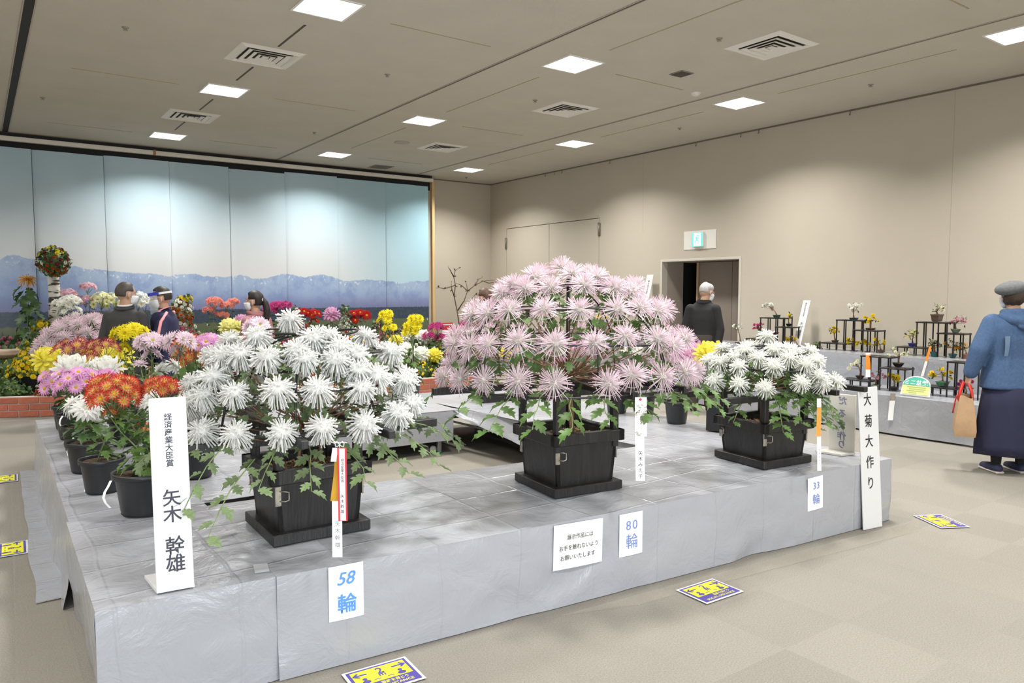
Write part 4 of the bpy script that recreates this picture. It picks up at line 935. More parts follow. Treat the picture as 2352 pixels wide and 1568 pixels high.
# smaller white dome at the far end (33 blooms)
dR = Dome('dome_chrysanthemum', 'smaller dome-trained creamy white chrysanthemum in a black box at the far platform end', (4.225, 3.01), -7, .215, .30, (.93, .31, .42), 'g')
dR.posts(.18, .90); dR.beams([('x', -.18, -.52, .45), ('x', .18, -.62, .45), ('y', .17, -.44, .5), ('y', .47, -.42, .35)], .88)
dR.rings([.94, 1.06, 1.15], .9)
k = 3.135; rowsR = [zpx(((250,420),(430,440),(620,470),(880,430),(1035,440),(1125,425),(150,370)), 1560, 740, k), zpx(((300,285),(430,315),(680,315),(905,300),(985,275),(1000,385)), 1560, 740, k), zpx(((470,200),(685,195),(815,205),(570,255),(790,255),(400,245)), 1560, 740, k), zpx(((630,105),), 1560, 740, k)]
dR.flowers('spider_s', rowsR, .088, .9, (13, 11, 7, 1)); dR.branches(((-.05, -.03), (.06, .02)))
dR.leaves(110, .062, (-.10, .6), extra=220)
dR.sprays([(a, .26, .92, .7, .20) for a in (195, 225, 245, 262, 278, 292, 305, 322, 340, 0)]+[(a, .20, .90, .7, .2) for a in (235, 270, 300, 330)], .07, 8)
# ------------------------------------------------------------------ tags hanging on the frames
def ribbon(t, name, px0, py0, px1, py1, wpx, dep, m_, wave=.004, z=0., dep1=None):
    a = atd(px0, py0, dep-z); e = atd(px1, py1, (dep1 or dep)-z); wd_ = wpx*dep/F_PX; b = MB(); ph = rnd.random()*6
    b.grid(lambda u, v: tuple(a.lerp(e, v)+_rt*(u-.5)*wd_-_fw*(wave*math.sin(v*7+ph))), 3, 14); o = b.build(name, m_, t)
    md = o.modifiers.new('thick', 'SOLIDIFY'); md.thickness = .0006; md.offset = 0
    return frame_matrix((a+e)/2, _rt, a-e)
m_gold = mat('gold_cloth', (.56, .31, .02), .45, .2); m_redr = mat('red_ribbon', (.75, .04, .07), .5); m_orange = mat('orange_ribbon', (.88, .28, .03), .5)
m_foil = mat('silver_foil', (.62, .58, .55), .22, .9, bump=.8, bscale=18)
t = thing('prize_tag', 'gold and red prize ribbon with white name slip hanging from the white dome', 'tag', atd(780, 1150, 2.93))
ribbon(t, 'gold_ribbon', 778, 1045, 767, 1150, 15, 2.935, m_gold); ribbon(t, 'gold_ribbon', 784, 1030, 780, 1150, 14, 2.932, m_gold)
ribbon(t, 'top_slip', 770, 1028, 766, 1060, 13, 2.925, m_paper, .001)
Mr = ribbon(t, 'red_edge', 785, 1028, 788, 1196, 21, 2.920, m_redr, .0, 0.); 
b = ribbon(t, 'white_ribbon', 785, 1030, 788, 1195, 13, 2.916, m_paper, .0, 0.)
letters(t, b, V('経済産業大臣賞'), 0, .055, .0135, m_inkb, 1.0, z=.001); letters(t, b, V('矢木幹雄'), 0, -.075, .016, m_inkb, 1.25, z=.001)
M = ribbon(t, 'name_slip', 774, 1150, 775, 1279, 23, 2.925, m_paper, .0); letters(t, M, V('矢木幹雄'), .002, -.02, .022, mat('pencil_grey', (.22, .22, .25), .6), 1.25, z=.001)
b = MB(); c = atd(780, 1020, 2.93)
for sx in (-1, 1): b.tube([c+_rt*sx*.018*math.sin(i*.7)+Vector((0, 0, .012*math.sin(i*1.4))) for i in range(6)]+[c+_rt*sx*.03+Vector((0, 0, .006))], .0018, 5)
b.tube([c, c+Vector((0, 0, -.02))], .0018, 5); b.build('bow', m_ring, t)
t = thing('name_tag', 'white name tag with silver foil hanging from the pink dome frame', 'tag', atd(1472, 1005, 3.62))
ribbon(t, 'card', 1472, 912, 1472, 1002, 27, 3.62, m_paper, .0); ribbon(t, 'foil', 1472, 927, 1472, 1000, 27, 3.610, m_foil, .002)
M = ribbon(t, 'name_slip', 1469, 1000, 1471, 1104, 21, 3.616, m_paper, .0); letters(t, M, V('矢木みえ子'), .002, -.03, .024, m_ink, 1.15, z=.001)
b = MB(); p = atd(1471, 917, 3.615); b.tube([p-_fw*.001, p-_fw*.004], .006, 10); b.build('eyelet', m_redr, t)
b = MB(); b.tube([p, p+Vector((0, 0, .05)), p+Vector((0, 0, .09))+_fw*.02], .0012, 4); b.build('string', m_ring, t)
t = thing('name_tag', 'narrow orange and white name tag hanging beside the smaller white dome', 'tag', atd(1882, 1000, 4.42))
ribbon(t, 'orange_ribbon', 1882, 922, 1880, 1002, 10, 4.42, m_orange, .001); ribbon(t, 'top_slip', 1881, 915, 1881, 935, 9, 4.415, m_paper, .001)
M = ribbon(t, 'name_slip', 1881, 1001, 1882, 1081, 9, 4.421, m_paper, .0); letters(t, M, V('矢木みえ子'), .001, -.02, .013, MATS['pencil_grey'], 1.6, z=.002)
# ================================================================== potted mums on the platform
def make_pot(t, c, r, h, m_=None, square=False):
    c = Vector(c); b = MB()
    if square:
        for q in range(4):
            Q = Matrix.Translation(c) @ Matrix.Rotation(R(90*q+20), 4, 'Z'); b.bbox((-r, -r, .003), (r, -r+.012, h), .003, M=Q)
    else:
        b.lathe([(r*.76, .004), (r*.80, .03), (r*.93, h*.84), (r*.95, h*.86), (r*1.04, h*.87), (r*1.05, h*.99), (r*1.0, h), (r*.96, h*.97), (r*.93, h*.86)], 28, c, cap=False)
        b.lathe([(.001, .006), (r*.78, .006)], 28, c, cap=False)
    p = b.build('pot', m_ or m_pot, t)
    b = MB(); b.lathe([(.001, h*.9), (r*.5, h*.905), (r*.95, h*.9)], 24, c, cap=False, smooth=False); b.build('soil', m_soil, t)
    return p
def stem_of(t, P, r=.004, m_=None, name='stem'):
    b = MB(); b.tube(P, [r*(1-.4*i/(len(P)-1)) for i in range(len(P))], 6); return b.build(name, m_ or m_stem, t)
def cluster(t, c, kind, n, rad, size, flat=.55, face=.5, root=None, stalks=True, thr=1.):
    """n blooms on a rounded head; n == 1 sits on top of its stem"""
    c = Vector(c); b = MB(); tocam = (CAM-c); tocam.z = 0; tocam.normalize()
    for i in range(n):
        if n == 1: p = c.copy(); nr = (Vector((0, 0, 1))+tocam*face*.6).normalized()
        else:
            f = (i+.5)/n; th = math.acos(1-f*thr*1.15) if f*thr*1.15 < 2 else math.pi; az = i*GA
            d = Vector((math.sin(th)*math.cos(az), math.sin(th)*math.sin(az), math.cos(th)*flat)); p = c+d*rad*rnd.uniform(.85, 1.08); nr = (Vector((d.x, d.y, d.z+.35))+tocam*face*.35+rdir()*.15).normalized()
        bloom(kind, p, nr, size*rnd.uniform(.85, 1.12), t)
        if stalks: b.tube([c+Vector((0, 0, -rad*1.0)), c.lerp(p, .6)+Vector((0, 0, -rad*.35)), p-nr*.004], [.0028, .0022, .002], 4, caps=False)
    if stalks and n > 1: b.build('flower_stalks', m_stem, t, kind='stuff')
def leafy(t, P, kind, n, size, f0=.08, f1=.85, drop=-.25, spread=1., obj=True):
    K = len(P)-1; b = MB()
    for i in range(n):
        f = (f0+(f1-f0)*i/max(1, n-1))*K; k = min(K-1, int(f)); p = Vector(P[k]).lerp(Vector(P[k+1]), f-k); az = i*GA+rnd.uniform(-.3, .3); o = Vector((math.cos(az), math.sin(az), 0))
        sz = size*rnd.uniform(.75, 1.2)*(1.1-.35*i/n); d = o+Vector((0, 0, rnd.uniform(drop-.2, drop+.35)))
        q = p+o*.25*size*spread
        if obj: leaf(kind, q, d, Vector((0, 0, 1))+o*.4+rdir()*.25, sz, t)
        else: leaf_into(b, q, d, Vector((0, 0, 1))+o*.4+rdir()*.25, sz)
    if not obj: b.build('foliage', LM[kind][0].materials[0], t, kind='stuff')
def potted(label, base, r, h, heads, lk='g', nleaf=14, lsize=.075, z=PZ+.009, square=False, name='potted_chrysanthemum', stake=False, obj=True, drop=-.25, lf=(.08, .85)):
    c = Vector((*base, z)); t = thing(name, label, 'potted plant', c); make_pot(t, c, r, h, square=square)
    for i, hd in enumerate(heads):
        px, py, dd, kind, n, rad, size = hd[:7]; o = hd[7] if len(hd) > 7 else {}
        dep = (c-CAM).dot(_fw)+dd; top = atd(px, py, dep); a = 6.28*i/max(1, len(heads))+.7; root = c+Vector((r*.35*math.cos(a), r*.35*math.sin(a), h*.88))
        P = [root, root.lerp(top, .35)+Vector(((top.x-root.x)*-.18, (top.y-root.y)*-.18, .01)), root.lerp(top, .7), top-Vector((0, 0, rad*.6 if n > 1 else size*.1))]
        stem_of(t, P, .0045 if n > 1 else .005)
        cluster(t, top, kind, n, rad, size, **o); leafy(t, P, lk, nleaf, lsize, obj=obj, drop=drop, f0=lf[0], f1=lf[1])
        if stake: stem_of(t, [root+Vector((.01, 0, 0)), top+Vector((.006, 0, -.02))], .0035, m_tubeb, 'stake')
    return t
potted('large black pot of red and gold spoon mums beside the white name stand', (.67, 4.13), .150, .215, [(262, 905, -.05, 'red_gold', 27, .115, .048, dict(flat=.75, thr=1.25)), (372, 893, .05, 'red_gold', 18, .085, .040), (252, 950, -.08, 'red_gold', 2, .02, .034, dict(face=1.6))], nleaf=24, lsize=.085, lf=(.05, .92))
potted('black pot with drooping white strap-petalled mums next to the red and gold ones', (.545, 4.70), .115, .19, [(190, 938, -.05, 'white_strap', 4, .07, .085), (338, 918, .1, 'white_strap', 3, .05, .075)], nleaf=16, lsize=.085)
potted('black pot of mauve daisy mums with orange centres', (.54, 5.30), .125, .19, [(176, 882, 0, 'mauve_daisy', 20, .12, .055, dict(flat=.8, thr=1.2)), (240, 868, .1, 'mauve_daisy', 8, .07, .05)], nleaf=20, lsize=.10, lk='d')
potted('potted pair of huge white incurved mums in the side row', (.56, 5.95), .115, .19, [(168, 858, 0, 'white_pompon', 1, .1, .150), (243, 856, .05, 'white_pompon', 1, .1, .140)], nleaf=14, lsize=.09, lk='d')
potted('black pot of dusky purple mums under the yellow ball mum', (.57, 6.55), .115, .19, [(134, 878, 0, 'mauve_daisy', 14, .11, .06, dict(flat=.9, thr=1.3)), (240, 850, 0.1, 'mauve_daisy', 9, .09, .055)], nleaf=16, lsize=.09, lk='d')
potted('potted big yellow incurved mum at the far end of the side row', (.58, 7.05), .11, .19, [(113, 832, 0, 'yellow_pompon', 1, .1, .150), (268, 828, .3, 'yellow_pompon', 1, .1, .150), (228, 826, .5, 'yellow_pompon', 1, .1, .13)], nleaf=12, lsize=.09, lk='d')
potted('black pot of wine red and gold mums in front of the pink spider cascade', (.86, 6.05), .115, .19, [(172, 806, .2, 'wine', 12, .13, .052), (238, 800, .2, 'wine', 9, .10, .052), (150, 838, .1, 'wine', 4, .06, .05), (205, 826, .1, 'wine', 5, .07, .05)], nleaf=16, lsize=.085, lk='d')
potted('black pot of bright yellow spray mums before the grey-suited man', (1.0, 6.65), .115, .19, [(300, 768, 0, 'yellow_daisy', 11, .12, .065), (272, 786, 0, 'yellow_daisy', 2, .05, .06), (285, 800, -.05, 'yellow_daisy', 2, .03, .055)], nleaf=14, lsize=.085)
potted('black pot of tall pale pink daisy mums, nearer clump', (.99, 5.55), .115, .19, [(345, 788, 0, 'pale_daisy', 7, .085, .070, dict(flat=.5)), (348, 818, -.02, 'pale_daisy', 2, .04, .055, dict(face=1.)), (322, 836, -.05, 'pale_daisy', 1, .03, .05), (385, 850, .1, 'white_strap', 2, .06, .08)], nleaf=12, lsize=.08)
potted('black pot of pale pink daisy mums beside the white dome blooms', (1.17, 5.45), .115, .19, [(415, 784, 0, 'pale_daisy', 6, .075, .065, dict(flat=.5)), (408, 806, 0, 'pale_daisy', 2, .03, .05)], nleaf=10, lsize=.10)
potted('black pot of rust and gold mums half hidden behind the white dome', (1.22, 6.2), .115, .19, [(432, 812, 0, 'red_gold', 22, .12, .05, dict(flat=1.1, thr=1.4))], nleaf=12, lsize=.08, lk='d')
potted('black pot of lilac pink daisy mums just left of the white dome top', (1.36, 6.05), .115, .19, [(480, 790, 0, 'mauve_daisy', 14, .095, .055, dict(flat=.7))], nleaf=10, lsize=.08, lk='d')
potted('black pot of lilac mums rising behind the upper white dome blooms', (1.95, 6.6), .12, .19, [(590, 752, 0, 'pale_daisy', 7, .09, .085)], nleaf=10, lsize=.08, lk='d')
potted('black pot of red and gold mums between sign and white dome', (1.05, 4.75), .12, .19, [(330, 985, 0, 'red_gold', 3, .04, .035)], nleaf=22, lsize=.085, lk='g')
# tall staked yellow plant on the far table
t = potted('tall staked yellow mums in a black pot on the far table by the brick bed', (3.73, 7.05), .125, .19, [(889, 722, 0, 'yellow_daisy', 5, .06, .06, dict(flat=.35)), (884, 735, 0, 'yellow_daisy', 4, .075, .055, dict(flat=.2)), (896, 752, 0, 'yellow_daisy', 5, .08, .05, dict(flat=.2)), (957, 733, 0, 'yellow_daisy', 5, .065, .06, dict(flat=.35)), (950, 748, 0, 'yellow_daisy', 5, .085, .058, dict(flat=.2)), (945, 762, 0, 'yellow_daisy', 5, .08, .052, dict(flat=.2))], nleaf=12, lsize=.10, stake=True, lf=(.04, .5))
# plants on the right arm, seen through and beside the pink dome
potted('black pot of dusky pink incurved mums behind the pink dome', (4.83, 4.30), .105, .19, [(1583, 826, 0, 'mauve_pompon', 1, .1, .15)], nleaf=12, lsize=.10)
potted('square black pot with one yellow incurved mum beside the smaller white dome', (4.86, 3.86), .09, .20, [(1630, 820, 0, 'yellow_pompon', 1, .1, .125)], nleaf=12, lsize=.09, square=True)
potted('black pot of pink daisies seen through the pink dome', (4.35, 5.2), .11, .19, [(1330, 800, 0, 'mauve_daisy', 9, .12, .06), (1300, 830, 0, 'mauve_daisy', 5, .08, .05)], nleaf=12, lsize=.09, lk='d', obj=False)
potted('black pot of white button mums seen through the pink dome', (4.8, 5.0), .11, .19, [(1452, 812, 0, 'white_daisy', 9, .12, .05)], nleaf=12, lsize=.09, lk='d', obj=False)
potted('black pot of yellow mums seen through the pink dome', (4.2, 6.3), .11, .19, [(1170, 815, 0, 'yellow_daisy', 8, .12, .05)], nleaf=12, lsize=.09, lk='d', obj=False)
potted('black pot of leafy mums under the pink dome frame', (4.6, 6.2), .11, .19, [(1255, 850, 0, 'soft_pink', 6, .1, .05)], nleaf=12, lsize=.09, lk='d', obj=False)
potted('black pot with dark pink mums behind the pink dome, right side', (4.9, 4.75), .105, .19, [(1520, 855, 0, 'magenta', 5, .08, .045)], nleaf=12, lsize=.09, lk='d', obj=False)
# white ribbon bits tied on the pots
for k, (px, py, dep, lb) in enumerate(((200, 1120, 4.22, 'second'), (160, 1045, 4.72, 'third'), (245, 1150, 3.62, 'first'), (143, 1000, 5.3, 'fourth'))):
    a = atd(px, py-45, dep); P = [a+Vector((.02*math.sin(i*.9+k), -.01*i, -.024*i)) for i in range(6)]; P[-1].z = max(P[-1].z, PZ+.012)
    b = MB(); 
    for i in range(5): b.add([P[i]-_rt*.006, P[i]+_rt*.006, P[i+1]+_rt*.006, P[i+1]-_rt*.006], [(0, 1, 2, 3)])
    o = b.build('ribbon_tail', m_ring, label='white ribbon tail hanging from the %s pot of the side row' % lb, cat='ribbon'); md = o.modifiers.new('thick', 'SOLIDIFY'); md.thickness = .0008
# ================================================================== brick flower bed in front of the backdrop
bp_ = [(-1.3, 11.75), (-.6, 11.35), (.19, 11.02), (1.0, 10.66), (2.2, 10.28), (3.6, 9.98), (4.9, 9.78), (5.7, 9.70), (6.4, 9.85), (6.9, 10.3), (7.1, 11.0), (7.15, 12.0), (7.15, 13.2)]
def poly_at(P, d):
    for i in range(len(P)-1):
        a, e = Vector((*P[i], 0)), Vector((*P[i+1], 0)); l = (e-a).length
        if d <= l: return a.lerp(e, d/l), (e-a).normalized()
        d -= l
    return None, None
bed = thing('brick_planter', 'low red brick planter bed running before the mountain backdrop', 'planter', (3.0, 11.5, 0))
m_mortar = mat('mortar', (.52, .49, .45), .9); m_brick = mat('brick_face', (.50, .155, .095), .8, var=.12, vscale=30, bump=.3, bscale=120, orand=.14)
n = 60; Lw = sum((Vector(bp_[i+1])-Vector(bp_[i])).length for i in range(len(bp_)-1)); b = MB()
for i in range(n):
    (p, tn), (q, tn2) = poly_at(bp_, Lw*.999*i/n), poly_at(bp_, Lw*.999*(i+1)/n); nn = Vector((tn.y, -tn.x, 0)); n2 = Vector((tn2.y, -tn2.x, 0)); w_ = .075
    V8 = [p-nn*.004, q-n2*.004, q-n2*w_, p-nn*w_]; b.add([v for v in V8]+[v+Vector((0, 0, .255)) for v in V8], [(0,1,5,4),(1,2,6,5),(2,3,7,6),(3,0,4,7),(4,5,6,7)])
b.build('mortar_core', m_mortar, bed)
bb = MB(); bb.bbox((-.112, -.006, -.036), (.112, .07, .036), .004); bme = bb.mesh('brick', m_brick)
for row in range(3):
    d = .12 if row % 2 else .0
    while d < Lw-.13:
        p, tn = poly_at(bp_, d+.117)
        if p is None: break
        link('brick', bme, bed, loc=p+Vector((0, 0, .042+.084*row))-Vector(bed.location), rot=(0, 0, math.atan2(tn.y, tn.x))); d += .234
b = MB(); P = [Vector((*q, .20)) for q in bp_]; bk = [Vector((q.x, 13.95, .62)) for q in P]
for i in range(len(P)-1): b.add([P[i]+Vector((0, .06, 0)), P[i+1]+Vector((0, .06, 0)), bk[i+1], bk[i]], [(0, 1, 2, 3)])
b.build('bed_soil', m_soil, bed)
def bed_z(x, y):
    yf = 9.7
    for i in range(len(bp_)-1):
        if bp_[i][0] <= x <= bp_[i+1][0]: f = (x-bp_[i][0])/max(1e-6, bp_[i+1][0]-bp_[i][0]); yf = bp_[i][1]+f*(bp_[i+1][1]-bp_[i][1]); break
    return .20+.42*max(0, min(1, (y-yf)/(13.95-yf)))
# --- low cushions, shared shapes
m_fol = mat('cushion_leaf', (.075, .14, .04), .55, transl=.15, var=.3, vscale=20, orand=.2)
def cushion_foliage(seed):
    b = MB(); rr = random.Random(seed)
    for i in range(120):
        th = math.acos(1-rr.random()*.98); az = rr.uniform(0, 6.28); o = Vector((math.sin(th)*math.cos(az), math.sin(th)*math.sin(az), math.cos(th)*.9)); leaf_into(b, o*rr.uniform(.65, .95), o+rdir()*.7, o+Vector((0, 0, .5)), rr.uniform(.22, .36))
    b.ball((0, 0, .25), (.68, .68, .5), 10, 6)
    return b.mesh('foliage', m_fol)
CF = [cushion_foliage(i) for i in range(3)]
def cushion_blossoms(seed, col, n, s=.085):
    b = MB(); rr = random.Random(seed)
    for i in range(n):
        th = math.acos(1-rr.random()*.85); az = rr.uniform(0, 6.28); o = Vector((math.sin(th)*math.cos(az), math.sin(th)*math.sin(az), math.cos(th)*.9)); c = lerp3(col, (.9, .85, .5), rr.uniform(0, .12)); Q = aim(o, 0).to_matrix()
        b.ball(o*rr.uniform(.95, 1.06), (s*rr.uniform(.8, 1.25), s*rr.uniform(.8, 1.25), s*.55), 7, 4, col=c, M=Q)
    return b.mesh('blossoms', m_petal, True)
CC = {'yellow': (.84, .62, .02), 'white': (.84, .84, .74), 'plum': (.36, .08, .17), 'magenta': (.50, .05, .20), 'rust': (.48, .10, .03), 'orange': (.75, .30, .03), 'pink': (.70, .34, .46), 'lemon': (.80, .74, .22), 'green': (.3, .38, .05)}
CB = {k: [cushion_blossoms(i*7+j, c, 26 if k == 'green' else 62, .05 if k == 'green' else .085) for j in range(2)] for i, (k, c) in enumerate(CC.items())}
ORD = ['first', 'second', 'third', 'fourth', 'fifth', 'sixth', 'seventh', 'eighth', 'ninth', 'tenth', 'eleventh', 'twelfth', 'thirteenth', 'fourteenth', 'fifteenth', 'sixteenth', 'seventeenth', 'eighteenth', 'nineteenth', 'twentieth', 'twenty-first', 'twenty-second']
CN = {'yellow': 'yellow', 'white': 'white', 'plum': 'plum purple', 'magenta': 'magenta', 'rust': 'rust red', 'orange': 'orange', 'pink': 'pink', 'lemon': 'lemon yellow', 'green': 'green budding'}
def cushions(rowname, y_off, x0, x1, step, r, hgt, cols, seed):
    rr = random.Random(seed); x = x0; i = 0
    while x < x1:
        yf = 9.7
        for k in range(len(bp_)-1):
            if bp_[k][0] <= x <= bp_[k+1][0]: f = (x-bp_[k][0])/max(1e-6, bp_[k+1][0]-bp_[k][0]); yf = bp_[k][1]+f*(bp_[k+1][1]-bp_[k][1]); break
        y = yf+y_off+rr.uniform(-.05, .05); 
        if y < 13.8:
            c = cols[i % len(cols)] if isinstance(cols, (list, tuple)) else cols; z = bed_z(x, y)-.02; R_ = r*rr.uniform(.88, 1.12)
            t = thing('cushion_chrysanthemum', 'low %s cushion mum, %s in the %s of the brick bed' % (CN[c], ORD[min(i, 21)], rowname), 'flower bush', (x, y, z), '%s cushion mums in the brick bed' % CN[c])
            sc_ = (R_, R_, hgt*rr.uniform(.85, 1.15)); link('foliage', CF[i % 3], t, scl=sc_, rot=(0, 0, rr.uniform(0, 6)), kind='stuff'); link('blossoms', CB[c][i % 2], t, scl=sc_, rot=(0, 0, rr.uniform(0, 6)), kind='stuff')
        x += step*rr.uniform(.9, 1.1); i += 1
cushions('front row', .28, -1.0, 6.6, .44, .24, .26, ['green', 'yellow', 'green', 'green', 'rust', 'green', 'orange'], 1)
cushions('second row', .75, -1.0, 6.6, .46, .26, .34, ['white', 'green', 'plum', 'green', 'white', 'yellow', 'green'], 2)
cushions('third row', 1.25, -1.0, 6.8, .48, .27, .38, ['green', 'white', 'yellow', 'green', 'plum', 'yellow', 'white'], 3)
cushions('fourth row', 1.75, -.9, 6.8, .48, .27, .40, ['white', 'white', 'green', 'yellow', 'magenta', 'white', 'plum'], 4)
cushions('fifth row', 2.3, -.6, 6.8, .5, .28, .42, ['yellow', 'orange', 'plum', 'yellow', 'magenta', 'plum'], 5)
cushions('back row', 2.9, .4, 6.8, .52, .28, .42, ['plum', 'yellow', 'magenta', 'plum'], 6)
# --- tall plants, one by one
def bedplant(name, label, Y, heads, lk='d', nleaf=10, lsize=.11, sep=True, base=None, stem=.006, lf=(.1, .8), drop=-.25):
    p0 = atY(heads[0][0], heads[0][1], Y); bx, by = base or (p0.x, p0.y); z = bed_z(bx, by)-.02; t = thing(name, label, 'flowering plant', (bx, by, z))
    for i, hd in enumerate(heads):
        px, py, kind, n, rad, size = hd[:6]; o = hd[6] if len(hd) > 6 else {}; top = atY(px, py, Y); root = Vector((bx+rnd.uniform(-.05, .05), by+rnd.uniform(-.05, .05), z))
        P = [root, root.lerp(top, .4)+rdir()*.02, root.lerp(top, .75)+rdir()*.015, top-Vector((0, 0, rad*.5))]; stem_of(t, P, stem); cluster(t, top, kind, n, rad, size, **o)
        leafy(t, P, lk, nleaf, lsize, obj=False, f0=lf[0], f1=lf[1], drop=drop)
    return t
bedplant('amber_chrysanthemum', 'single amber spider mum on a tall stalk with dark drooping leaves', 12.6, [(62, 641, 'amber_spider', 1, .05, .17)], nleaf=26, lsize=.24, lf=(.2, .93), drop=-1.0)
bedplant('white_chrysanthemum', 'bushy white daisy mum at the foot of the birch post', 12.3, [(146, 700, 'white_daisy', 12, .13, .06), (162, 692, 'white_daisy', 12, .13, .06), (158, 722, 'white_daisy', 12, .16, .055, dict(flat=.9))], nleaf=24, lsize=.11)
bedplant('pink_chrysanthemum', 'tall soft pink spray mum right of the birch post', 12.8, [(201, 660, 'soft_pink', 9, .10, .06), (196, 690, 'soft_pink', 8, .11, .06), (156, 676, 'soft_pink', 9, .12, .06), (178, 694, 'soft_pink', 6, .09, .055)], nleaf=14)
bedplant('lemon_chrysanthemum', 'pale lemon daisy mum behind the grey-suited man', 12.7, [(233, 690, 'pale_lemon', 13, .14, .065, dict(flat=.9, thr=1.3)), (264, 692, 'pale_lemon', 13, .14, .065, dict(flat=.9, thr=1.3))], nleaf=14)
bedplant('white_chrysanthemum', 'white daisy mum between the two standing men', 12.7, [(316, 692, 'white_daisy', 14, .15, .06, dict(flat=.9)), (332, 700, 'white_daisy', 10, .14, .06)], nleaf=14)
bedplant('coral_chrysanthemum', 'tall coral spray mum with several stalks, between the visor man and the woman', 12.5, [(492, 694, 'coral', 16, .13, .06, dict(flat=.6)), (521, 702, 'coral', 13, .11, .058), (537, 693, 'coral', 9, .08, .058), (510, 724, 'coral', 11, .10, .055), (480, 712, 'coral', 6, .08, .07)], nleaf=9)
bedplant('magenta_chrysanthemum', 'tall magenta spray mum just right of the ponytailed woman', 12.5, [(636, 704, 'magenta', 14, .13, .062), (652, 702, 'magenta', 11, .12, .062), (620, 712, 'magenta', 11, .12, .062)], nleaf=10)
bedplant('red_chrysanthemum', 'tall scarlet daisy mum above the top white dome bloom', 12.2, [(694, 718, 'red_daisy', 6, .09, .07, dict(face=1.4)), (718, 722, 'red_daisy', 8, .10, .07, dict(face=1.4)), (722, 738, 'red_daisy', 2, .05, .09, dict(face=1.8)), (690, 750, 'red_daisy', 4, .12, .08)], nleaf=12)
bedplant('red_chrysanthemum', 'tall scarlet daisy mum beside the white flower cone', 12.2, [(808, 722, 'red_daisy', 7, .09, .07, dict(face=1.4)), (823, 720, 'red_daisy', 6, .08, .07, dict(face=1.4)), (838, 724, 'red_daisy', 3, .06, .09, dict(face=1.8)), (812, 735, 'red_daisy', 3, .06, .08, dict(face=1.6))], nleaf=9)
bedplant('red_chrysanthemum', 'low scarlet daisy mums scattered before the plum cone', 11.3, [(826, 766, 'red_daisy', 4, .08, .08, dict(face=1.6)), (800, 780, 'red_daisy', 2, .05, .07, dict(face=1.6)), (862, 768, 'red_daisy', 2, .05, .07), (787, 764, 'red_daisy', 2, .06, .07)], nleaf=8)
bedplant('mauve_chrysanthemum', 'single round mauve incurved mum on a stalk', 12.1, [(762, 724, 'mauve_pompon', 1, .1, .15)], nleaf=16, lsize=.14)
bedplant('mauve_chrysanthemum', 'round mauve incurved mum half hidden by the pink-jacketed woman', 11.9, [(556, 741, 'mauve_pompon', 1, .1, .13)], nleaf=10, lsize=.12)
bedplant('yellow_chrysanthemum', 'pair of big pale yellow incurved mums left of the woman', 11.6, [(528, 756, 'pale_yellow_pompon', 1, .1, .155), (556, 757, 'pale_yellow_pompon', 1, .1, .14)], nleaf=14, lsize=.12)
bedplant('white_chrysanthemum', 'pair of white incurved mums behind the staked yellow plant', 11.6, [(938, 772, 'white_pompon', 1, .1, .14), (972, 778, 'white_pompon', 1, .1, .14)], nleaf=12, lsize=.12)
bedplant('yellow_chrysanthemum', 'yellow incurved mum between the staked stems', 11.2, [(910, 786, 'yellow_pompon', 1, .1, .12)], nleaf=10, lsize=.12)
bedplant('white_chrysanthemum', 'nearer pair of white incurved mums behind the staked yellow plant', 10.3, [(930, 812, 'white_pompon', 1, .1, .155), (966, 816, 'white_pompon', 1, .1, .155)], nleaf=12, lsize=.12)
bedplant('yellow_chrysanthemum', 'yellow incurved mum at the end of the brick bed', 10.3, [(998, 818, 'yellow_pompon', 1, .1, .13)], nleaf=10, lsize=.12)
bedplant('magenta_chrysanthemum', 'magenta spray mum below the red card', 11.4, [(1003, 752, 'magenta', 10, .13, .07), (985, 772, 'magenta', 6, .1, .07), (1012, 775, 'magenta', 6, .1, .07)], nleaf=9)
bedplant('magenta_chrysanthemum', 'magenta spray mum showing at the edge of the pink dome', 11.4, [(1072, 748, 'magenta', 10, .13, .07), (1050, 760, 'magenta', 8, .13, .07)], nleaf=9)
bedplant('orange_chrysanthemum', 'small orange mums at the brick edge', 10.2, [(915, 838, 'coral', 6, .1, .05), (890, 842, 'coral', 5, .08, .05)], nleaf=8)
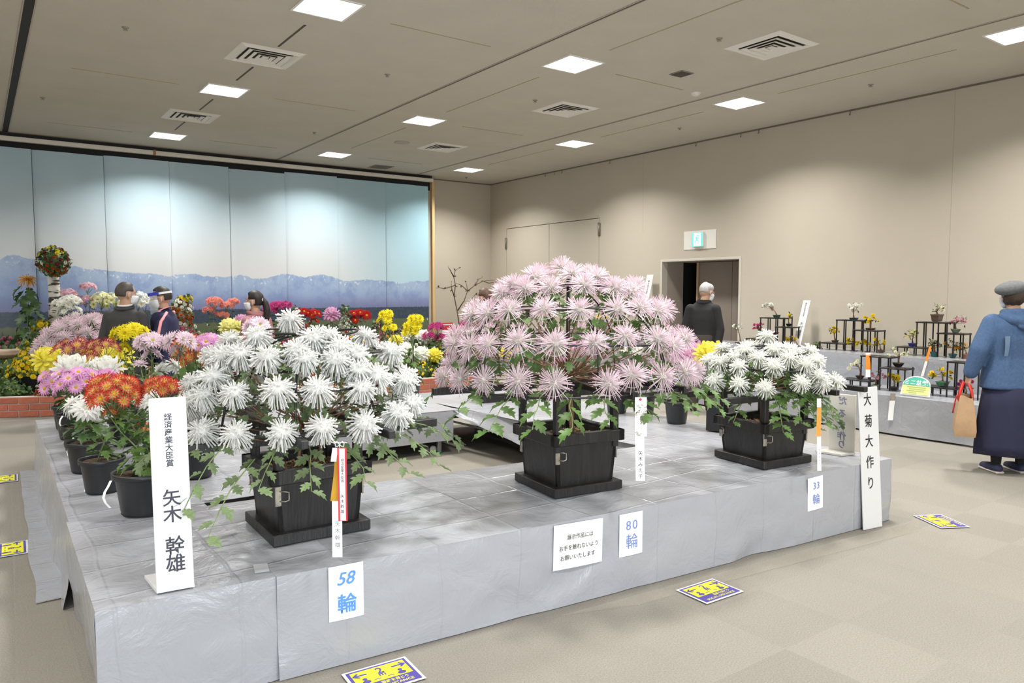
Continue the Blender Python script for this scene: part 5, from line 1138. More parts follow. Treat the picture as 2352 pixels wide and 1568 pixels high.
# cones and columns made of many small blooms
def cone(name, label, Y, px, py_top, py_bot, rpx, kinds, n, size, pot=False, body='cone', stemm=True):
    top = atY(px, py_top, Y); bot = atY(px, py_bot, Y); dep = (top-CAM).dot(_fw); rad = rpx*dep/F_PX; hgt = top.z-bot.z; zb = bed_z(top.x, Y)-.02
    t = thing(name, label, 'flowering plant', (top.x, Y, zb))
    def r_at(f): return rad*((1-f)*.95+.05) if body == 'cone' else (rad*(1-.15*f) if body == 'column' else rad*(1-.45*f)*(1+.25*math.sin(9*f+4*rnd.random())) if body == 'tower' else rad*math.sqrt(max(.02, 1-(2*f-1)**2)))
    if pot: make_pot(t, (top.x, Y, zb), .19, max(.12, bot.z-zb+.03))
    else: stem_of(t, [(top.x, Y, zb), (top.x, Y, bot.z+.05)], .012, m_wood, 'trunk')
    b = MB()
    for i in range(int(n*1.6)):
        f = rnd.random()**1.2; az = rnd.uniform(0, 6.28); r_ = r_at(f)*.82; o = Vector((math.cos(az), math.sin(az), .2)); leaf_into(b, Vector((top.x+r_*o.x, Y+r_*o.y, bot.z+hgt*f)), o+rdir()*.8, o+Vector((0, 0, .6)), .075)
    b.build('foliage', m_fol, t, kind='stuff')
    big = size*F_PX/dep*2 >= 9
    for i in range(n):
        f = 1-math.sqrt(1-(i+.5)/n) if body == 'cone' else (i+.5)/n
        az = i*GA; r_ = r_at(f)*rnd.uniform(.85, 1.12); o = Vector((math.cos(az), math.sin(az), .45)); bloom(kinds[i % len(kinds)], (top.x+r_*o.x, Y+r_*o.y, bot.z+hgt*f), o+rdir()*.2, size*rnd.uniform(.85, 1.15), t)
    return t
cone('yellow_cone_mum', 'cone-shaped bush of small yellow button mums in a black pot', 11.45, 65, 782, 862, 48, ['b_yellow'], 110, .036, pot=True)
cone('white_cone_mum', 'slender cone of tiny white mums beside the scarlet daisies', 12.2, 793, 702, 775, 22, ['b_white'], 70, .03)
cone('white_cone_mum', 'slender cone of tiny white mums near the ponytail', 12.4, 681, 703, 770, 18, ['b_white'], 50, .03)
cone('plum_cone_mum', 'broad cone of small plum purple mums right of the white dome', 11.3, 867, 735, 800, 29, ['b_plum', 'b_plum', 'b_pink'], 110, .03)
cone('mixed_flower_bush', 'tall bushy tower of white, rust and yellow button mums behind the visor man', 12.6, 415, 688, 765, 28, ['b_white', 'b_rust', 'b_rust', 'b_white', 'b_rust'], 90, .040, body='tower')
cone('yellow_spray', 'little flat spray of yellow mums on top of the mixed flower tower', 12.6, 424, 681, 689, 15, ['b_yellow'], 14, .04, body='column')
cone('plum_cone_mum', 'low plum mum mound at the foot of the mixed flower tower', 12.2, 420, 752, 790, 30, ['b_plum'], 60, .04, body='ball')
cone('yellow_tuft', 'small tuft of yellow button mums left of the birch post', 12.6, 94, 738, 760, 17, ['b_yellow'], 22, .045, body='ball')
# pink spider cascade (another trained dome) behind the side row
c = atY(182, 790, 10.15); t = thing('spider_chrysanthemum', 'dome of dusty pink spider mums standing behind the side row, left of the grey-suited man', 'potted plant', (c.x+.1, c.y, 0)); c = Vector((c.x+.1, c.y, .78))
make_pot(t, (c.x, c.y, .003), .22, .4)
b = MB()
for i in range(260):
    th = math.acos(1-rnd.random()); az = rnd.uniform(0, 6.28); o = Vector((math.sin(th)*math.cos(az), math.sin(th)*math.sin(az), math.cos(th))); leaf_into(b, c+Vector((o.x*.50, o.y*.50, o.z*.42-.05)), o+rdir()*.8, o+Vector((0, 0, .5)), .10)
b.build('foliage', m_leaf_d, t, kind='stuff'); stem_of(t, [(c.x, c.y, .36), (c.x, c.y, .8)], .02, m_wood, 'trunk')
for i in range(46):
    f = (i+.5)/46; th = math.acos(1-f*1.0); az = i*GA; o = Vector((math.sin(th)*math.cos(az), math.sin(th)*math.sin(az), math.cos(th))); bloom('spike', c+Vector((o.x*.52, o.y*.52, o.z*.45)), o+Vector((0, 0, .2)), .125*rnd.uniform(.9, 1.15), t)
# birch post with a hanging ball of flowers
Yp = 12.75; p0 = atY(120, 572, Yp); 
def birch():
    m = bpy.data.materials.new('birch_bark'); m.use_nodes = True; N = m.node_tree.nodes; L = m.node_tree.links; b = N['Principled BSDF']; b.inputs['Roughness'].default_value = .7
    tc = N.new('ShaderNodeTexCoord'); mp = N.new('ShaderNodeMapping'); mp.inputs['Scale'].default_value = (5, 5, 26); L.new(tc.outputs['Object'], mp.inputs[0]); n = N.new('ShaderNodeTexNoise'); n.inputs['Scale'].default_value = 1.3; n.inputs['Detail'].default_value = 4; L.new(mp.outputs[0], n.inputs[0])
    cr = N.new('ShaderNodeValToRGB'); cr.color_ramp.elements[0].position = .43; cr.color_ramp.elements[0].color = (.05, .045, .04, 1); cr.color_ramp.elements[1].position = .49; cr.color_ramp.elements[1].color = (.62, .60, .54, 1); L.new(n.outputs[0], cr.inputs[0]); L.new(cr.outputs[0], b.inputs['Base Color']); return m
t = thing('birch_post', 'white birch trunk post standing in the flower bed before the backdrop', 'post', (p0.x, Yp, bed_z(p0.x, Yp)-.03)); zb = bed_z(p0.x, Yp)-.03
b = MB(); b.tube([(p0.x+.006*math.sin(i*1.3), Yp, zb+(p0.z-zb)*i/10) for i in range(11)], [.082-.0008*i for i in range(11)], 16); b.build('trunk', birch(), t)
b = MB(); b.lathe([(.001, 0), (.074, 0), (.074, .012), (.001, .012)], 16, (p0.x, Yp, p0.z)); b.build('cut_end', mat('cut_wood', (.35, .27, .2), .8), t)
c = atY(122, 600, Yp-.22); rad = 31*(c-CAM).dot(_fw)/F_PX; t = thing('flower_ball', 'ball of mixed white, maroon and yellow blooms hung on the birch post', 'hanging basket', c)
b = MB(); b.ball(c, rad*.72, 14, 9); b.build('moss_core', m_fol, t); b = MB()
for i in range(300): o = rdir(); leaf_into(b, c+o*rad*rnd.uniform(.75, 1.02), o+rdir()*.7, o+Vector((0, 0, .5)), .065)
b.build('foliage', m_leaf_g, t, kind='stuff')
for i in range(96):
    f = (i+.5)/96; th = math.acos(1-2*f); az = i*GA; o = Vector((math.sin(th)*math.cos(az), math.sin(th)*math.sin(az), math.cos(th)))
    kd = 'b_yellow' if o.z > .45 and rnd.random() < .5 else ('b_white' if o.dot(_rt) < -.05 and o.z < .2 and rnd.random() < .7 else ('b_rust' if o.z < -.4 else rnd.choice(['b_maroon', 'b_maroon', 'b_rust', 'b_white'])))
    if o.z > .3 and rnd.random() < .4: continue
    bloom(kd, c+o*rad*rnd.uniform(.98, 1.14), o, .034*rnd.uniform(.8, 1.2), t)
b = MB(); b.tube([c+Vector((0, .02, rad*.6)), Vector((p0.x, Yp-.085, p0.z-.01)), Vector((p0.x, Yp-.075, p0.z-.06))], .006, 6); b.build('hanger', m_steel, t)
# rocks, driftwood
m_rock = mat('dark_rock', (.07, .07, .075), .7, var=.6, vscale=6, bump=1, bscale=9); m_drift = mat('driftwood', (.34, .25, .18), .8, var=.3, vscale=5, bump=.5, bscale=20)
def rock(px, py, Y, s, label, m_=m_rock, name='garden_rock', cat='rock'):
    p = atY(px, py, Y); rr = random.Random(int(px)); b = MB(); b.ball((0, 0, 0), 1, 18, 12)
    b.v = [tuple(Vector(v)*(1+.28*nz(v[0]*1.7+px, v[1]*1.7, v[2]*1.7)+.12*nz(v[0]*5+px, v[1]*5, v[2]*5))) for v in b.v]; b.v = [(v[0]*s[0]+p.x, v[1]*s[1]+Y, v[2]*s[2]+p.z) for v in b.v]
    b.build(name, m_, label=label, cat=cat)
rock(852, 818, 10.25, (.30, .2, .20), 'dark grey rock at the edge of the brick bed'); rock(878, 838, 10.15, (.24, .18, .16), 'smaller dark rock leaning by the staked plant pot')
rock(848, 806, 10.45, (.12, .08, .09), 'pale stump of driftwood on top of the dark rock', m_drift, 'driftwood', 'driftwood'); rock(12, 812, 11.75, (.30, .1, .06), 'curved driftwood log among white mums at the far side of the bed', m_drift, 'driftwood', 'driftwood')
# red card and bare branches past the end of the backdrop
p = atY(1030, 752, 13.0); t = thing('red_card', 'small red and white card standing beyond the magenta mums', 'card', (p.x, 13.0, .3))
a, e = atY(1016, 741, 13.0), atY(1040, 757, 13.0); b = MB(); b.bbox((a.x, 13.0, e.z), (e.x, 13.012, a.z), .002); b.build('card', mat('red_card', (.72, .05, .04), .5), t)
e2 = atY(1041, 767, 13.0); b = MB(); b.bbox((a.x, 13.0, e2.z), (e.x, 13.012, e.z), .002); b.build('white_band', m_paper, t); b = MB(); b.tube([((a.x+e.x)/2, 13.012, .3), ((a.x+e.x)/2, 13.012, e2.z+.05)], .01, 6); b.build('post', m_leg, t)
M = frame_matrix(((a.x+e.x)/2, 12.998, (a.z+e.z)/2-.01), (1, 0, 0), (0, 0, 1)); 
b = MB(); b.bbox((a.x+.02, 12.994, a.z-.055), (e.x-.02, 12.999, a.z-.03), .001); b.build('white_line', m_paper, t)
p = atY(1055, 762, 12.9); t = thing('branch_arrangement', 'bare branching twigs with a few dry leaves in the room corner', 'plant', (p.x, 12.9, .003)); c = Vector((p.x, 12.9, 0))
make_pot(t, c+Vector((0, 0, .003)), .17, .5)
def q(px, py): return atY(px, py, 12.9+rnd.uniform(-.12, .12))
m_twig = mat('twig_bark', (.13, .085, .06), .8); m_dry = mat('dry_leaf', (.16, .08, .035), .7)
paths = [[(1057, 762), (1050, 715), (1043, 680), (1046, 655), (1042, 635), (1045, 622), (1056, 613)], [(1046, 655), (1020, 663), (1008, 660), (1001, 662)], [(1042, 635), (1033, 618), (1030, 615)], [(1050, 715), (1066, 690), (1074, 668), (1070, 645)], [(1074, 668), (1090, 655), (1110, 645), (1135, 643)], [(1090, 655), (1100, 640), (1108, 637)], [(1074, 668), (1060, 655), (1047, 650)], [(1110, 645), (1122, 650), (1140, 648)], [(1043, 680), (1038, 665), (1036, 648)], [(1057, 762), (1064, 720), (1080, 690), (1095, 672)]]
for P in paths:
    W_ = [q(*x) for x in P]; b = MB(); b.tube(W_, [.012*(1-.75*i/(len(W_)-1))+.002 for i in range(len(W_))], 5); b.build('twig', m_twig, t)
    for k in range(len(W_)):
        if rnd.random() < .7: leaf_o = link('dry_leaf', rnd.choice(LM['d']).copy(), t, loc=W_[k]-origin(t), rot=leaf_rot(rdir(), rdir()).to_euler(), scl=.06); leaf_o.data.materials[0] = m_dry
stem_of(t, [c+Vector((0, 0, .42)), q(1057, 762)], .014, m_twig, 'main_stem')

a, e = atz(950, 917, .006), atz(1008, 909, .006); d_ = (e-a).normalized(); n_ = Vector((-d_.y, d_.x, 0))*.03; b = MB(); b.box((0, -.03, -.001), ((e-a).length, .03, .001), M=Matrix.Translation(a) @ Matrix.Rotation(math.atan2(d_.y, d_.x), 4, 'Z'))
b.build('yellow_tape', mat('tape_yellow', (.75, .58, .04), .4), label='strip of yellow tape on the carpet before the brick bed', cat='tape')
# ================================================================== people
m_skin = mat('skin', (.50, .30, .205), .5, var=.06, vscale=12, spec=.35); m_mask = mat('mask_white', (.80, .81, .83), .7)
def cap(b, pts, rads, n=12):
    for p, r in zip(pts, rads): b.ball(p, r, n, 8)
    for i in range(len(pts)-1):
        if (Vector(pts[i+1])-Vector(pts[i])).length > 1e-4: b.tube([pts[i], pts[i+1]], [rads[i], rads[i+1]], n)
def torso(b, rings, n=24, pw=2.4):
    L_ = []
    for z, cx, cy, rx, ry in rings:
        r_ = []
        for j in range(n):
            a = 2*math.pi*j/n; c, s = math.cos(a), math.sin(a); r_.append(Vector((cx+rx*math.copysign(abs(c)**(2/pw), c), cy+ry*math.copysign(abs(s)**(2/pw), s), z)))
        L_.append(r_)
    b.loft(L_)
def hand(b, w, d, palm_n, curl=.5, s=1., side=1):
    """palm and five fingers; w wrist, d pointing direction, palm_n palm normal"""
    d = Vector(d).normalized(); pn = Vector(palm_n); pn = (pn-d*pn.dot(d)).normalized(); x = d.cross(pn)*side; w = Vector(w)
    c = w+d*.045*s
    for q in (-.025, -.008, .009, .026): cap(b, [w+x*q*.6*s, w+d*.085*s+x*q*s], [.013*s, .0115*s], 8)
    for q, L_ in ((-.027, .060), (-.009, .072), (.009, .078), (.027, .070)):
        p = w+d*.085*s+x*q*s; e = d.copy(); P = [p]
        for k in range(3):
            e = (e+pn*curl*.75).normalized(); P.append(P[-1]+e*L_*s*(.42, .33, .25)[k])
        cap(b, P, [.0095*s, .009*s, .0085*s, .0075*s], 8)
    e = (x*.9+d*.5+pn*.25).normalized(); P = [w+d*.02*s+x*.02*s]
    for k in range(3): P.append(P[-1]+e*s*(.035, .03, .024)[k]); e = (e+d*.45+pn*curl*.3).normalized()
    cap(b, P, [.013*s, .0115*s, .010*s, .0085*s], 8)
def remesh(o, vox, it=5):
    m = o.modifiers.new('skin', 'REMESH'); m.mode = 'VOXEL'; m.voxel_size = vox; m.use_smooth_shade = True
    if it: s = o.modifiers.new('smooth', 'SMOOTH'); s.iterations = it; s.factor = .5
class Person:
    def __init__(s, label, xy, head_world, H, tilt=0.):
        s.t = thing('person', label, 'person', (*xy, 0)); s.k = H/1.65; s.M = Matrix.Translation((*xy, 0)) @ Matrix.Rotation(head_world, 4, 'Z') @ Matrix.Scale(s.k, 4)
        s.tilt = tilt
    def put(s, b, name, m_, vox=None, it=5, parent=None, hm=None, vcol=False):
        M = s.M @ hm if hm is not None else s.M
        b.v = [tuple(M @ Vector(v)) for v in b.v]; o = b.build(name, m_, parent or s.t, vcol=vcol)
        if vox: remesh(o, vox, it)
        return o
    def headM(s, c, yaw, pitch=0., roll=0.): return Matrix.Translation(c) @ Matrix.Rotation(yaw, 4, 'Z') @ Matrix.Rotation(pitch, 4, 'X') @ Matrix.Rotation(roll, 4, 'Y')
    def body(s, hc, hm, sh, el, wr, feet=(-.09, .09), hips=.15, lean=0., hand_dirs=None, shw=.17):
        """one continuous body: head with nose, ears, jaw; neck, trunk, arms with hands, legs"""
        b = MB(); h = MB()
        h.ball((0, -.008, .018), (.077, .094, .098), 20, 14); cap(h, [(0, .012, -.03), (0, .045, -.07)], [.066, .046]); h.ball((0, .062, -.082), .025, 10, 8)
        cap(h, [(0, .085, .022), (0, .108, -.022)], [.010, .015], 8); h.ball((-.018, .088, -.024), .011); h.ball((.018, .088, -.024), .011)
        for q in (-1, 1):
            h.ball((q*.078, -.008, -.008), (.010, .022, .034), 10, 8); h.ball((q*.030, .078, .028), (.022, .012, .010), 8, 6); h.ball((q*.042, .062, -.02), (.022, .02, .018), 8, 6)
        h.ball((0, .080, -.055), (.026, .012, .007), 8, 6); h.ball((0, .078, -.068), (.022, .012, .007), 8, 6)
        b.merge(h, hm)
        nb = Vector((0, lean*.9, 1.375)); cap(b, [nb, Vector(hc)+Vector((0, -.015, -.06))], [.058, .052])
        torso(b, [(.80, 0, 0, hips, .095), (.90, 0, 0, hips, .10), (1.02, 0, lean*.3, hips*.88, .085), (1.18, 0, lean*.6, .145, .10), (1.30, 0, lean*.85, .155, .095), (1.37, 0, lean*.95, .11, .07)])
        for q in (0, 1):
            sg = -1 if q == 0 else 1
            cap(b, [sh[q], el[q], wr[q]], [.048, .038, .026]); d = (Vector(wr[q])-Vector(el[q])).normalized()
            hd = hand_dirs[q] if hand_dirs else (d, Vector((-sg, 0, 0)), .55); hand(b, wr[q], hd[0], hd[1], hd[2], 1., sg)
            fx = feet[q]; cap(b, [(sg*.085, 0, .84), (sg*.09, .01, .46), (fx, -.01, .09)], [.082, .052, .036]); cap(b, [(fx, -.02, .05), (fx, .06, .04), (fx, .13, .03)], [.036, .036, .028])
        s.bodyo = s.put(b, 'body', m_skin, .0068, 4); return s.bodyo
    def hair(s, hm, col, name='hair', face=.30, top=.5, grow=1.09, nape=-.75, rough=.55, thin=False):
        b = MB(); b.ball((0, -.010, .020), (.080, .098, .103), 28, 20)
        def f(v):
            d = Vector((v[0]/.08, (v[1]+.01)/.098, (v[2]-.02)/.103)); 
            if d.length < 1e-6: return v
            d.normalize(); hide = (d.y > face and d.z < top) or d.z < nape or (abs(d.x) > .80 and d.z < .05 and d.y > -.25)
            if thin and d.z > .80 and d.y > -.5: hide = True
            k_ = .86 if hide else grow*(1+.02*nz(v[0]*60, v[1]*60, v[2]*60)); return tuple(Vector((0, -.010, .020))+(Vector(v)-Vector((0, -.010, .020)))*k_)
        b.v = [f(v) for v in b.v]; m_ = mat('hair_%d_%d' % (int(col[0]*999), int(col[2]*999)), col, rough, var=.35, vscale=60, stretch=(8, 2, 1))
        return s.put(b, name, m_, hm=hm)
    def mask(s, hm):
        b = MB(); b.ball((0, .012, -.028), (.074, .098, .088), 26, 18)
        def f(v):
            d = Vector((v[0]/.074, (v[1]-.012)/.098, (v[2]+.028)/.088)); d.normalize(); keep = d.y > .18 and -.80 < d.z < .22
            return tuple(Vector((0, .012, -.028))+(Vector(v)-Vector((0, .012, -.028)))*(1.16 if keep else .6))
        b.v = [f(v) for v in b.v]; o = s.put(b, 'face_mask', m_mask, hm=hm)
        b = MB()
        for q in (-1, 1):
            b.tube([(q*.070, .055, -.005), (q*.083, .01, .015), (q*.086, -.02, .005), (q*.084, -.012, -.035), (q*.070, .045, -.055)], .0018, 5)
        s.put(b, 'ear_loop', m_mask, parent=o, hm=hm); return o
    def eyes(s, hm):
        for q in (-1, 1):
            b = MB(); b.ball((q*.030, .0815, .014), (.013, .009, .008), 10, 6); e = s.put(b, 'eye', mat('eye_white', (.75, .73, .70), .3), hm=hm); b = MB(); b.ball((q*.030, .0885, .014), (.0055, .003, .0055), 8, 6); s.put(b, 'iris', mat('iris_dark', (.03, .02, .015), .2), parent=e, hm=hm)
            b = MB(); b.tube([(q*.014, .090, .036), (q*.032, .088, .042), (q*.050, .074, .036)], .0035, 6); s.put(b, 'eyebrow', mat('brow_dark', (.05, .04, .035), .8), hm=hm)
    def shoes(s, feet, m_, sole=None):
        for q, fx in enumerate(feet):
            b = MB(); cap(b, [(fx, -.035, .045), (fx, .06, .038), (fx, .15, .032)], [.043, .044, .034]); b.v = [(v[0], v[1], max(.012, v[2])) for v in b.v]; o = s.put(b, 'shoe', m_, .009, 2)
            if sole: b = MB(); b.bbox((fx-.04, -.075, .0015), (fx+.04, .175, .022), .008); s.put(b, 'sole', sole, parent=o)
    def trousers(s, m_, feet, z0=.07, w=.155):
        b = MB(); torso(b, [(.76, 0, 0, w, .11), (.86, 0, 0, w+.012, .118), (.98, 0, 0, w-.01, .105)])
        for q, fx in enumerate(feet): sg = -1 if q == 0 else 1; cap(b, [(sg*.082, 0, .83), (sg*.09, .008, .46), (fx, -.005, z0+.03)], [.098, .078, .066])
        return s.put(b, 'trousers', m_, .012, 6)
    def top(s, name, m_, sh, el, wr, z0=.74, w=.19, dp=.13, lean=0., sl=(.072, .062, .050), shw=.185, flare=0., vox=.011):
        b = MB(); torso(b, [(z0, 0, -.005, w+flare, dp+flare*.5), (z0+.12, 0, -.005, w+flare*.5, dp), (1.02, 0, lean*.3, w-.014, dp-.012), (1.18, 0, lean*.6, w+.004, dp+.004), (1.29, 0, lean*.85, w+.010, dp-.004), (1.355, 0, lean*.95, w-.03, dp-.03), (1.395, 0, lean, .085, .072), (1.42, 0, lean, .066, .062)])
        for q in (0, 1):
            S, E_, W_ = [Vector(x) for x in (sh[q], el[q], wr[q])]; cap(b, [S+Vector((0, 0, .0)), S.lerp(E_, .5), E_, E_.lerp(W_, .93)], [sl[0], sl[0]*.94, sl[1], sl[2]])
        return s.put(b, name, m_, vox, 8)
HEAD0 = -YAW                                      # rotation that makes a figure face straight away from the camera
def gp(px, dep): p = atd(px, 669, dep); return (p.x, p.y)
# --- man in a dark grey suit, back to the camera
m_suit = mat('charcoal_suit', (.040, .038, .038), .8, var=.12, vscale=120, stretch=(3, 3, .2))
sh = [(-.158, -.005, 1.315), (.158, -.005, 1.315)]; el = [(-.215, -.03, 1.06), (.215, -.03, 1.06)]; wr = [(-.215, .03, .82), (.215, .03, .82)]
P = Person('man in a dark grey suit standing with his back to the camera', gp(286, 7.6), HEAD0+R(4), 1.625)
hm = P.headM((.012, .01, 1.545), R(-38), R(-6)); P.body((.012, .01, 1.545), hm, sh, el, wr)
P.hair(hm, (.065, .05, .042), face=.45, top=.72, grow=1.06, nape=-.52); P.mask(hm); P.eyes(hm)
j = P.top('suit_jacket', m_suit, sh, el, wr, .72, .168, .12, sl=(.064, .058, .048)); P.trousers(m_suit, (-.09, .09)); P.shoes((-.09, .09), mat('black_shoe', (.02, .02, .02), .35))
b = MB(); b.tube([(0.066*math.cos(a), .066*math.sin(a)*.92, 1.435+.012*math.sin(a)) for a in [i*math.pi/8 for i in range(16)]], .011, 6, closed=True); P.put(b, 'shirt_collar', mat('shirt_white', (.72, .72, .74), .7))
b = MB(); b.tube([(0.078*math.cos(a), .076*math.sin(a)-.004, 1.405+.016*math.sin(a)) for a in [i*math.pi/8 for i in range(16)]], .017, 8, closed=True); P.put(b, 'jacket_collar', m_suit, parent=j)
def glasses(P, hm):
    b = MB()
    for q in (-1, 1):
        b.tube([(q*.033+.024*math.cos(a), .098-.006*abs(math.cos(a)), .012+.018*math.sin(a)) for a in [i*math.pi/7 for i in range(14)]], .0018, 5, closed=True); b.tube([(q*.056, .094, .016), (q*.080, .04, .018), (q*.083, -.015, .012)], .0018, 5)
    b.tube([(-.01, .102, .014), (.01, .102, .014)], .0018, 5); P.put(b, 'glasses', m_steel, hm=hm)
glasses(P, hm)
# --- steward in a navy festival coat and face shield, turned toward him
m_navy = mat('navy_happi', (.018, .018, .065), .75, var=.1, vscale=30); m_pink = mat('pink_band', (.80, .34, .36), .7); m_beige = mat('beige_shirt', (.42, .36, .28), .8)
sh = [(-.155, .0, 1.30), (.155, .0, 1.30)]; el = [(-.25, .05, 1.05), (.25, .03, 1.05)]; wr = [(-.20, .24, .93), (.22, .22, .90)]
P = Person('steward in a navy coat with pink lapels and clear face shield', gp(381, 7.85), HEAD0+R(102), 1.60)
hm = P.headM((0, .05, 1.525), R(4), R(-10)); P.body((0, .05, 1.525), hm, sh, el, wr, lean=.03)
P.hair(hm, (.030, .022, .018), face=.50, top=.70, grow=1.08, nape=-.5); P.mask(hm); P.eyes(hm)
h_ = P.top('happi_coat', m_navy, sh, [(-.25, .03, 1.07), (.25, .02, 1.07)], [(-.235, .14, .97), (.24, .12, .95)], .66, .185, .135, .03, (.074, .086, .088), flare=.02)
P.trousers(mat('dark_trousers', (.03, .03, .035), .8), (-.09, .09)); P.shoes((-.09, .09), MATS['black_shoe'])
b = MB(); torso(b, [(.70, 0, .105, .075, .055), (1.0, 0, .100, .07, .05), (1.22, 0, .105, .065, .05), (1.36, 0, .07, .05, .04)]); P.put(b, 'shirt_front', m_beige, .012, 4)
for q in (-1, 1):
    b = MB(); W_ = []
    for (x, y, z) in ((q*.012, -.075, 1.44), (q*.060, -.03, 1.435), (q*.078, .045, 1.40), (q*.080, .115, 1.30), (q*.082, .155, 1.15), (q*.085, .155, .95), (q*.092, .165, .72)): W_.append(Vector((x, y, z)))
    for i in range(len(W_)-1):
        b.loft([[W_[k]+Vector(u) for u in ((-.030, .004, 0), (.030, .004, 0), (.030, -.022, 0), (-.030, -.022, 0))] for k in (i, i+1)], smooth=False)
    l_ = P.put(b, 'lapel_band', m_pink, parent=h_)
b = MB()                                                              # pale trim along the sleeves and shoulder
for q in (-1, 1): b.tube([(q*.16, -.04, 1.375), (q*.255, .0, 1.28), (q*.325, .02, 1.12), (q*.335, .03, 1.02)], .016, 6)
P.put(b, 'shoulder_trim', m_pink, parent=h_)
b = MB(); b.bbox((.055, .165, 1.10), (.125, .178, 1.155), .003); o = P.put(b, 'name_badge', mat('badge_green', (.62, .66, .42), .5)); b = MB(); b.bbox((.055, .166, 1.14), (.125, .1795, 1.158), .002); P.put(b, 'badge_top', mat('badge_blue', (.08, .10, .30), .5), parent=o)
for sg in (-1, 1):
    b = MB(); cap(b, [(sg*.24, .10, .975), (sg*.21, .215, .925)], [.055, .047]); P.put(b, 'shirt_cuff', m_beige, .01, 3)
b = MB(); b.tube([(.222+.036*math.cos(a), .205+.012*math.sin(a), .905+.036*math.sin(a)) for a in [i*math.pi/6 for i in range(12)]], .006, 6, closed=True); P.put(b, 'wrist_watch', m_tubeb)
b = MB(); b.loft([[Vector((x, y, z)) for x, y in ((.10, .15), (.20, .10), (.21, .12), (.11, .17))] for z in (.66, .80)], smooth=False); P.put(b, 'green_hem_patch', mat('hem_green', (.03, .30, .16), .7), parent=h_)
b = MB(); b.grid(lambda u, v: (.112*math.sin((u-.5)*2.7), -.01+.128*math.cos((u-.5)*2.7)+.02*v, .045-.20*v), 18, 6); o = P.put(b, 'face_shield', mat('clear_visor', (.9, .93, .95), .08, alpha=.22), hm=hm)
md = o.modifiers.new('thick', 'SOLIDIFY'); md.thickness = .001
def band(r0, r1, z0, z1, a0, a1, n=20):
    b = MB(); b.grid(lambda u, v: ((r0)*math.sin(a0+(a1-a0)*u), -.01+r1*math.cos(a0+(a1-a0)*u), z0+(z1-z0)*v), n, 2); return b
o = P.put(band(.116, .132, .038, .072, -1.5, 1.5), 'visor_band', mat('visor_blue', (.03, .05, .48), .4), parent=o, hm=hm); md = o.modifiers.new('thick', 'SOLIDIFY'); md.thickness = .003
o = P.put(band(.100, .108, .040, .062, 1.5, 2*math.pi-1.5), 'visor_strap', m_mask, hm=hm); md = o.modifiers.new('thick', 'SOLIDIFY'); md.thickness = .002
# --- woman with a ponytail in a dusty pink jacket
m_dusty = mat('dusty_pink_jacket', (.36, .155, .17), .8, var=.08, vscale=20)
sh = [(-.165, 0, 1.30), (.165, 0, 1.30)]; el = [(-.22, -.02, 1.05), (.22, -.02, 1.05)]; wr = [(-.17, .16, .95), (.17, .16, .95)]
P = Person('woman with a dark ponytail in a dusty pink jacket, seen in profile', gp(588, 8.3), HEAD0+R(68), 1.54)
hm = P.headM((0, .03, 1.54), R(18), R(-2)); P.body((0, .03, 1.54), hm, sh, el, wr, lean=.02)
P.hair(hm, (.014, .010, .009), face=.52, top=.62, grow=1.13, nape=-.6); P.mask(hm); P.eyes(hm)
b = MB(); cap(b, [(0, -.105, .03), (0, -.135, -.02), (0, -.15, -.10), (0, -.145, -.20), (0, -.13, -.26)], [.026, .036, .042, .034, .012]); o = P.put(b, 'ponytail', MATS['hair_13_8'], .008, 3, hm=hm)
b = MB(); b.tube([(.030*math.cos(a), -.112+.006*math.sin(a), .02+.030*math.sin(a)) for a in [i*math.pi/6 for i in range(12)]], .006, 6, closed=True); P.put(b, 'hair_tie', m_ring, parent=o, hm=hm)
j = P.top('jacket', m_dusty, sh, el, wr, .72, .175, .13, .02, (.070, .062, .052), flare=.02); b = MB(); b.tube([(0.082*math.cos(a), .018+.078*math.sin(a), 1.40+.02*math.sin(a)) for a in [i*math.pi/8 for i in range(16)]], .026, 8, closed=True); P.put(b, 'collar', m_dusty, parent=j)
P.trousers(mat('navy_trousers', (.02, .022, .04), .8), (-.08, .08)); P.shoes((-.08, .08), MATS['black_shoe'])
# --- grey-haired man in black by the doorway
m_blk = mat('black_coat', (.012, .012, .013), .85, var=.1, vscale=60)
sh = [(-.155, .02, 1.30), (.155, .02, 1.30)]; el = [(-.215, -.01, 1.05), (.215, -.02, 1.05)]; wr = [(-.16, -.10, .86), (.20, -.08, .86)]
P = Person('grey-haired man in a black coat near the doorway, bending his head', (7.56, 6.32), HEAD0-R(22), 1.68)
hm = P.headM((.03, .10, 1.515), R(-32), R(-24)); P.body((.03, .10, 1.515), hm, sh, el, wr, lean=.08)
P.hair(hm, (.46, .45, .44), face=.35, top=.40, grow=1.06, nape=-.5, thin=True); P.mask(hm); P.eyes(hm); glasses(P, hm)
j = P.top('black_coat', m_blk, sh, el, wr, .66, .165, .125, .08, (.066, .060, .050)); b = MB(); b.tube([(0.078*math.cos(a), .07+.074*math.sin(a), 1.395+.02*math.sin(a)) for a in [i*math.pi/8 for i in range(16)]], .018, 8, closed=True); P.put(b, 'collar', m_blk, parent=j)
P.trousers(mat('brown_trousers', (.055, .042, .035), .8), (-.10, .10)); P.shoes((-.10, .10), mat('dark_brown_shoe', (.05, .035, .025), .4))
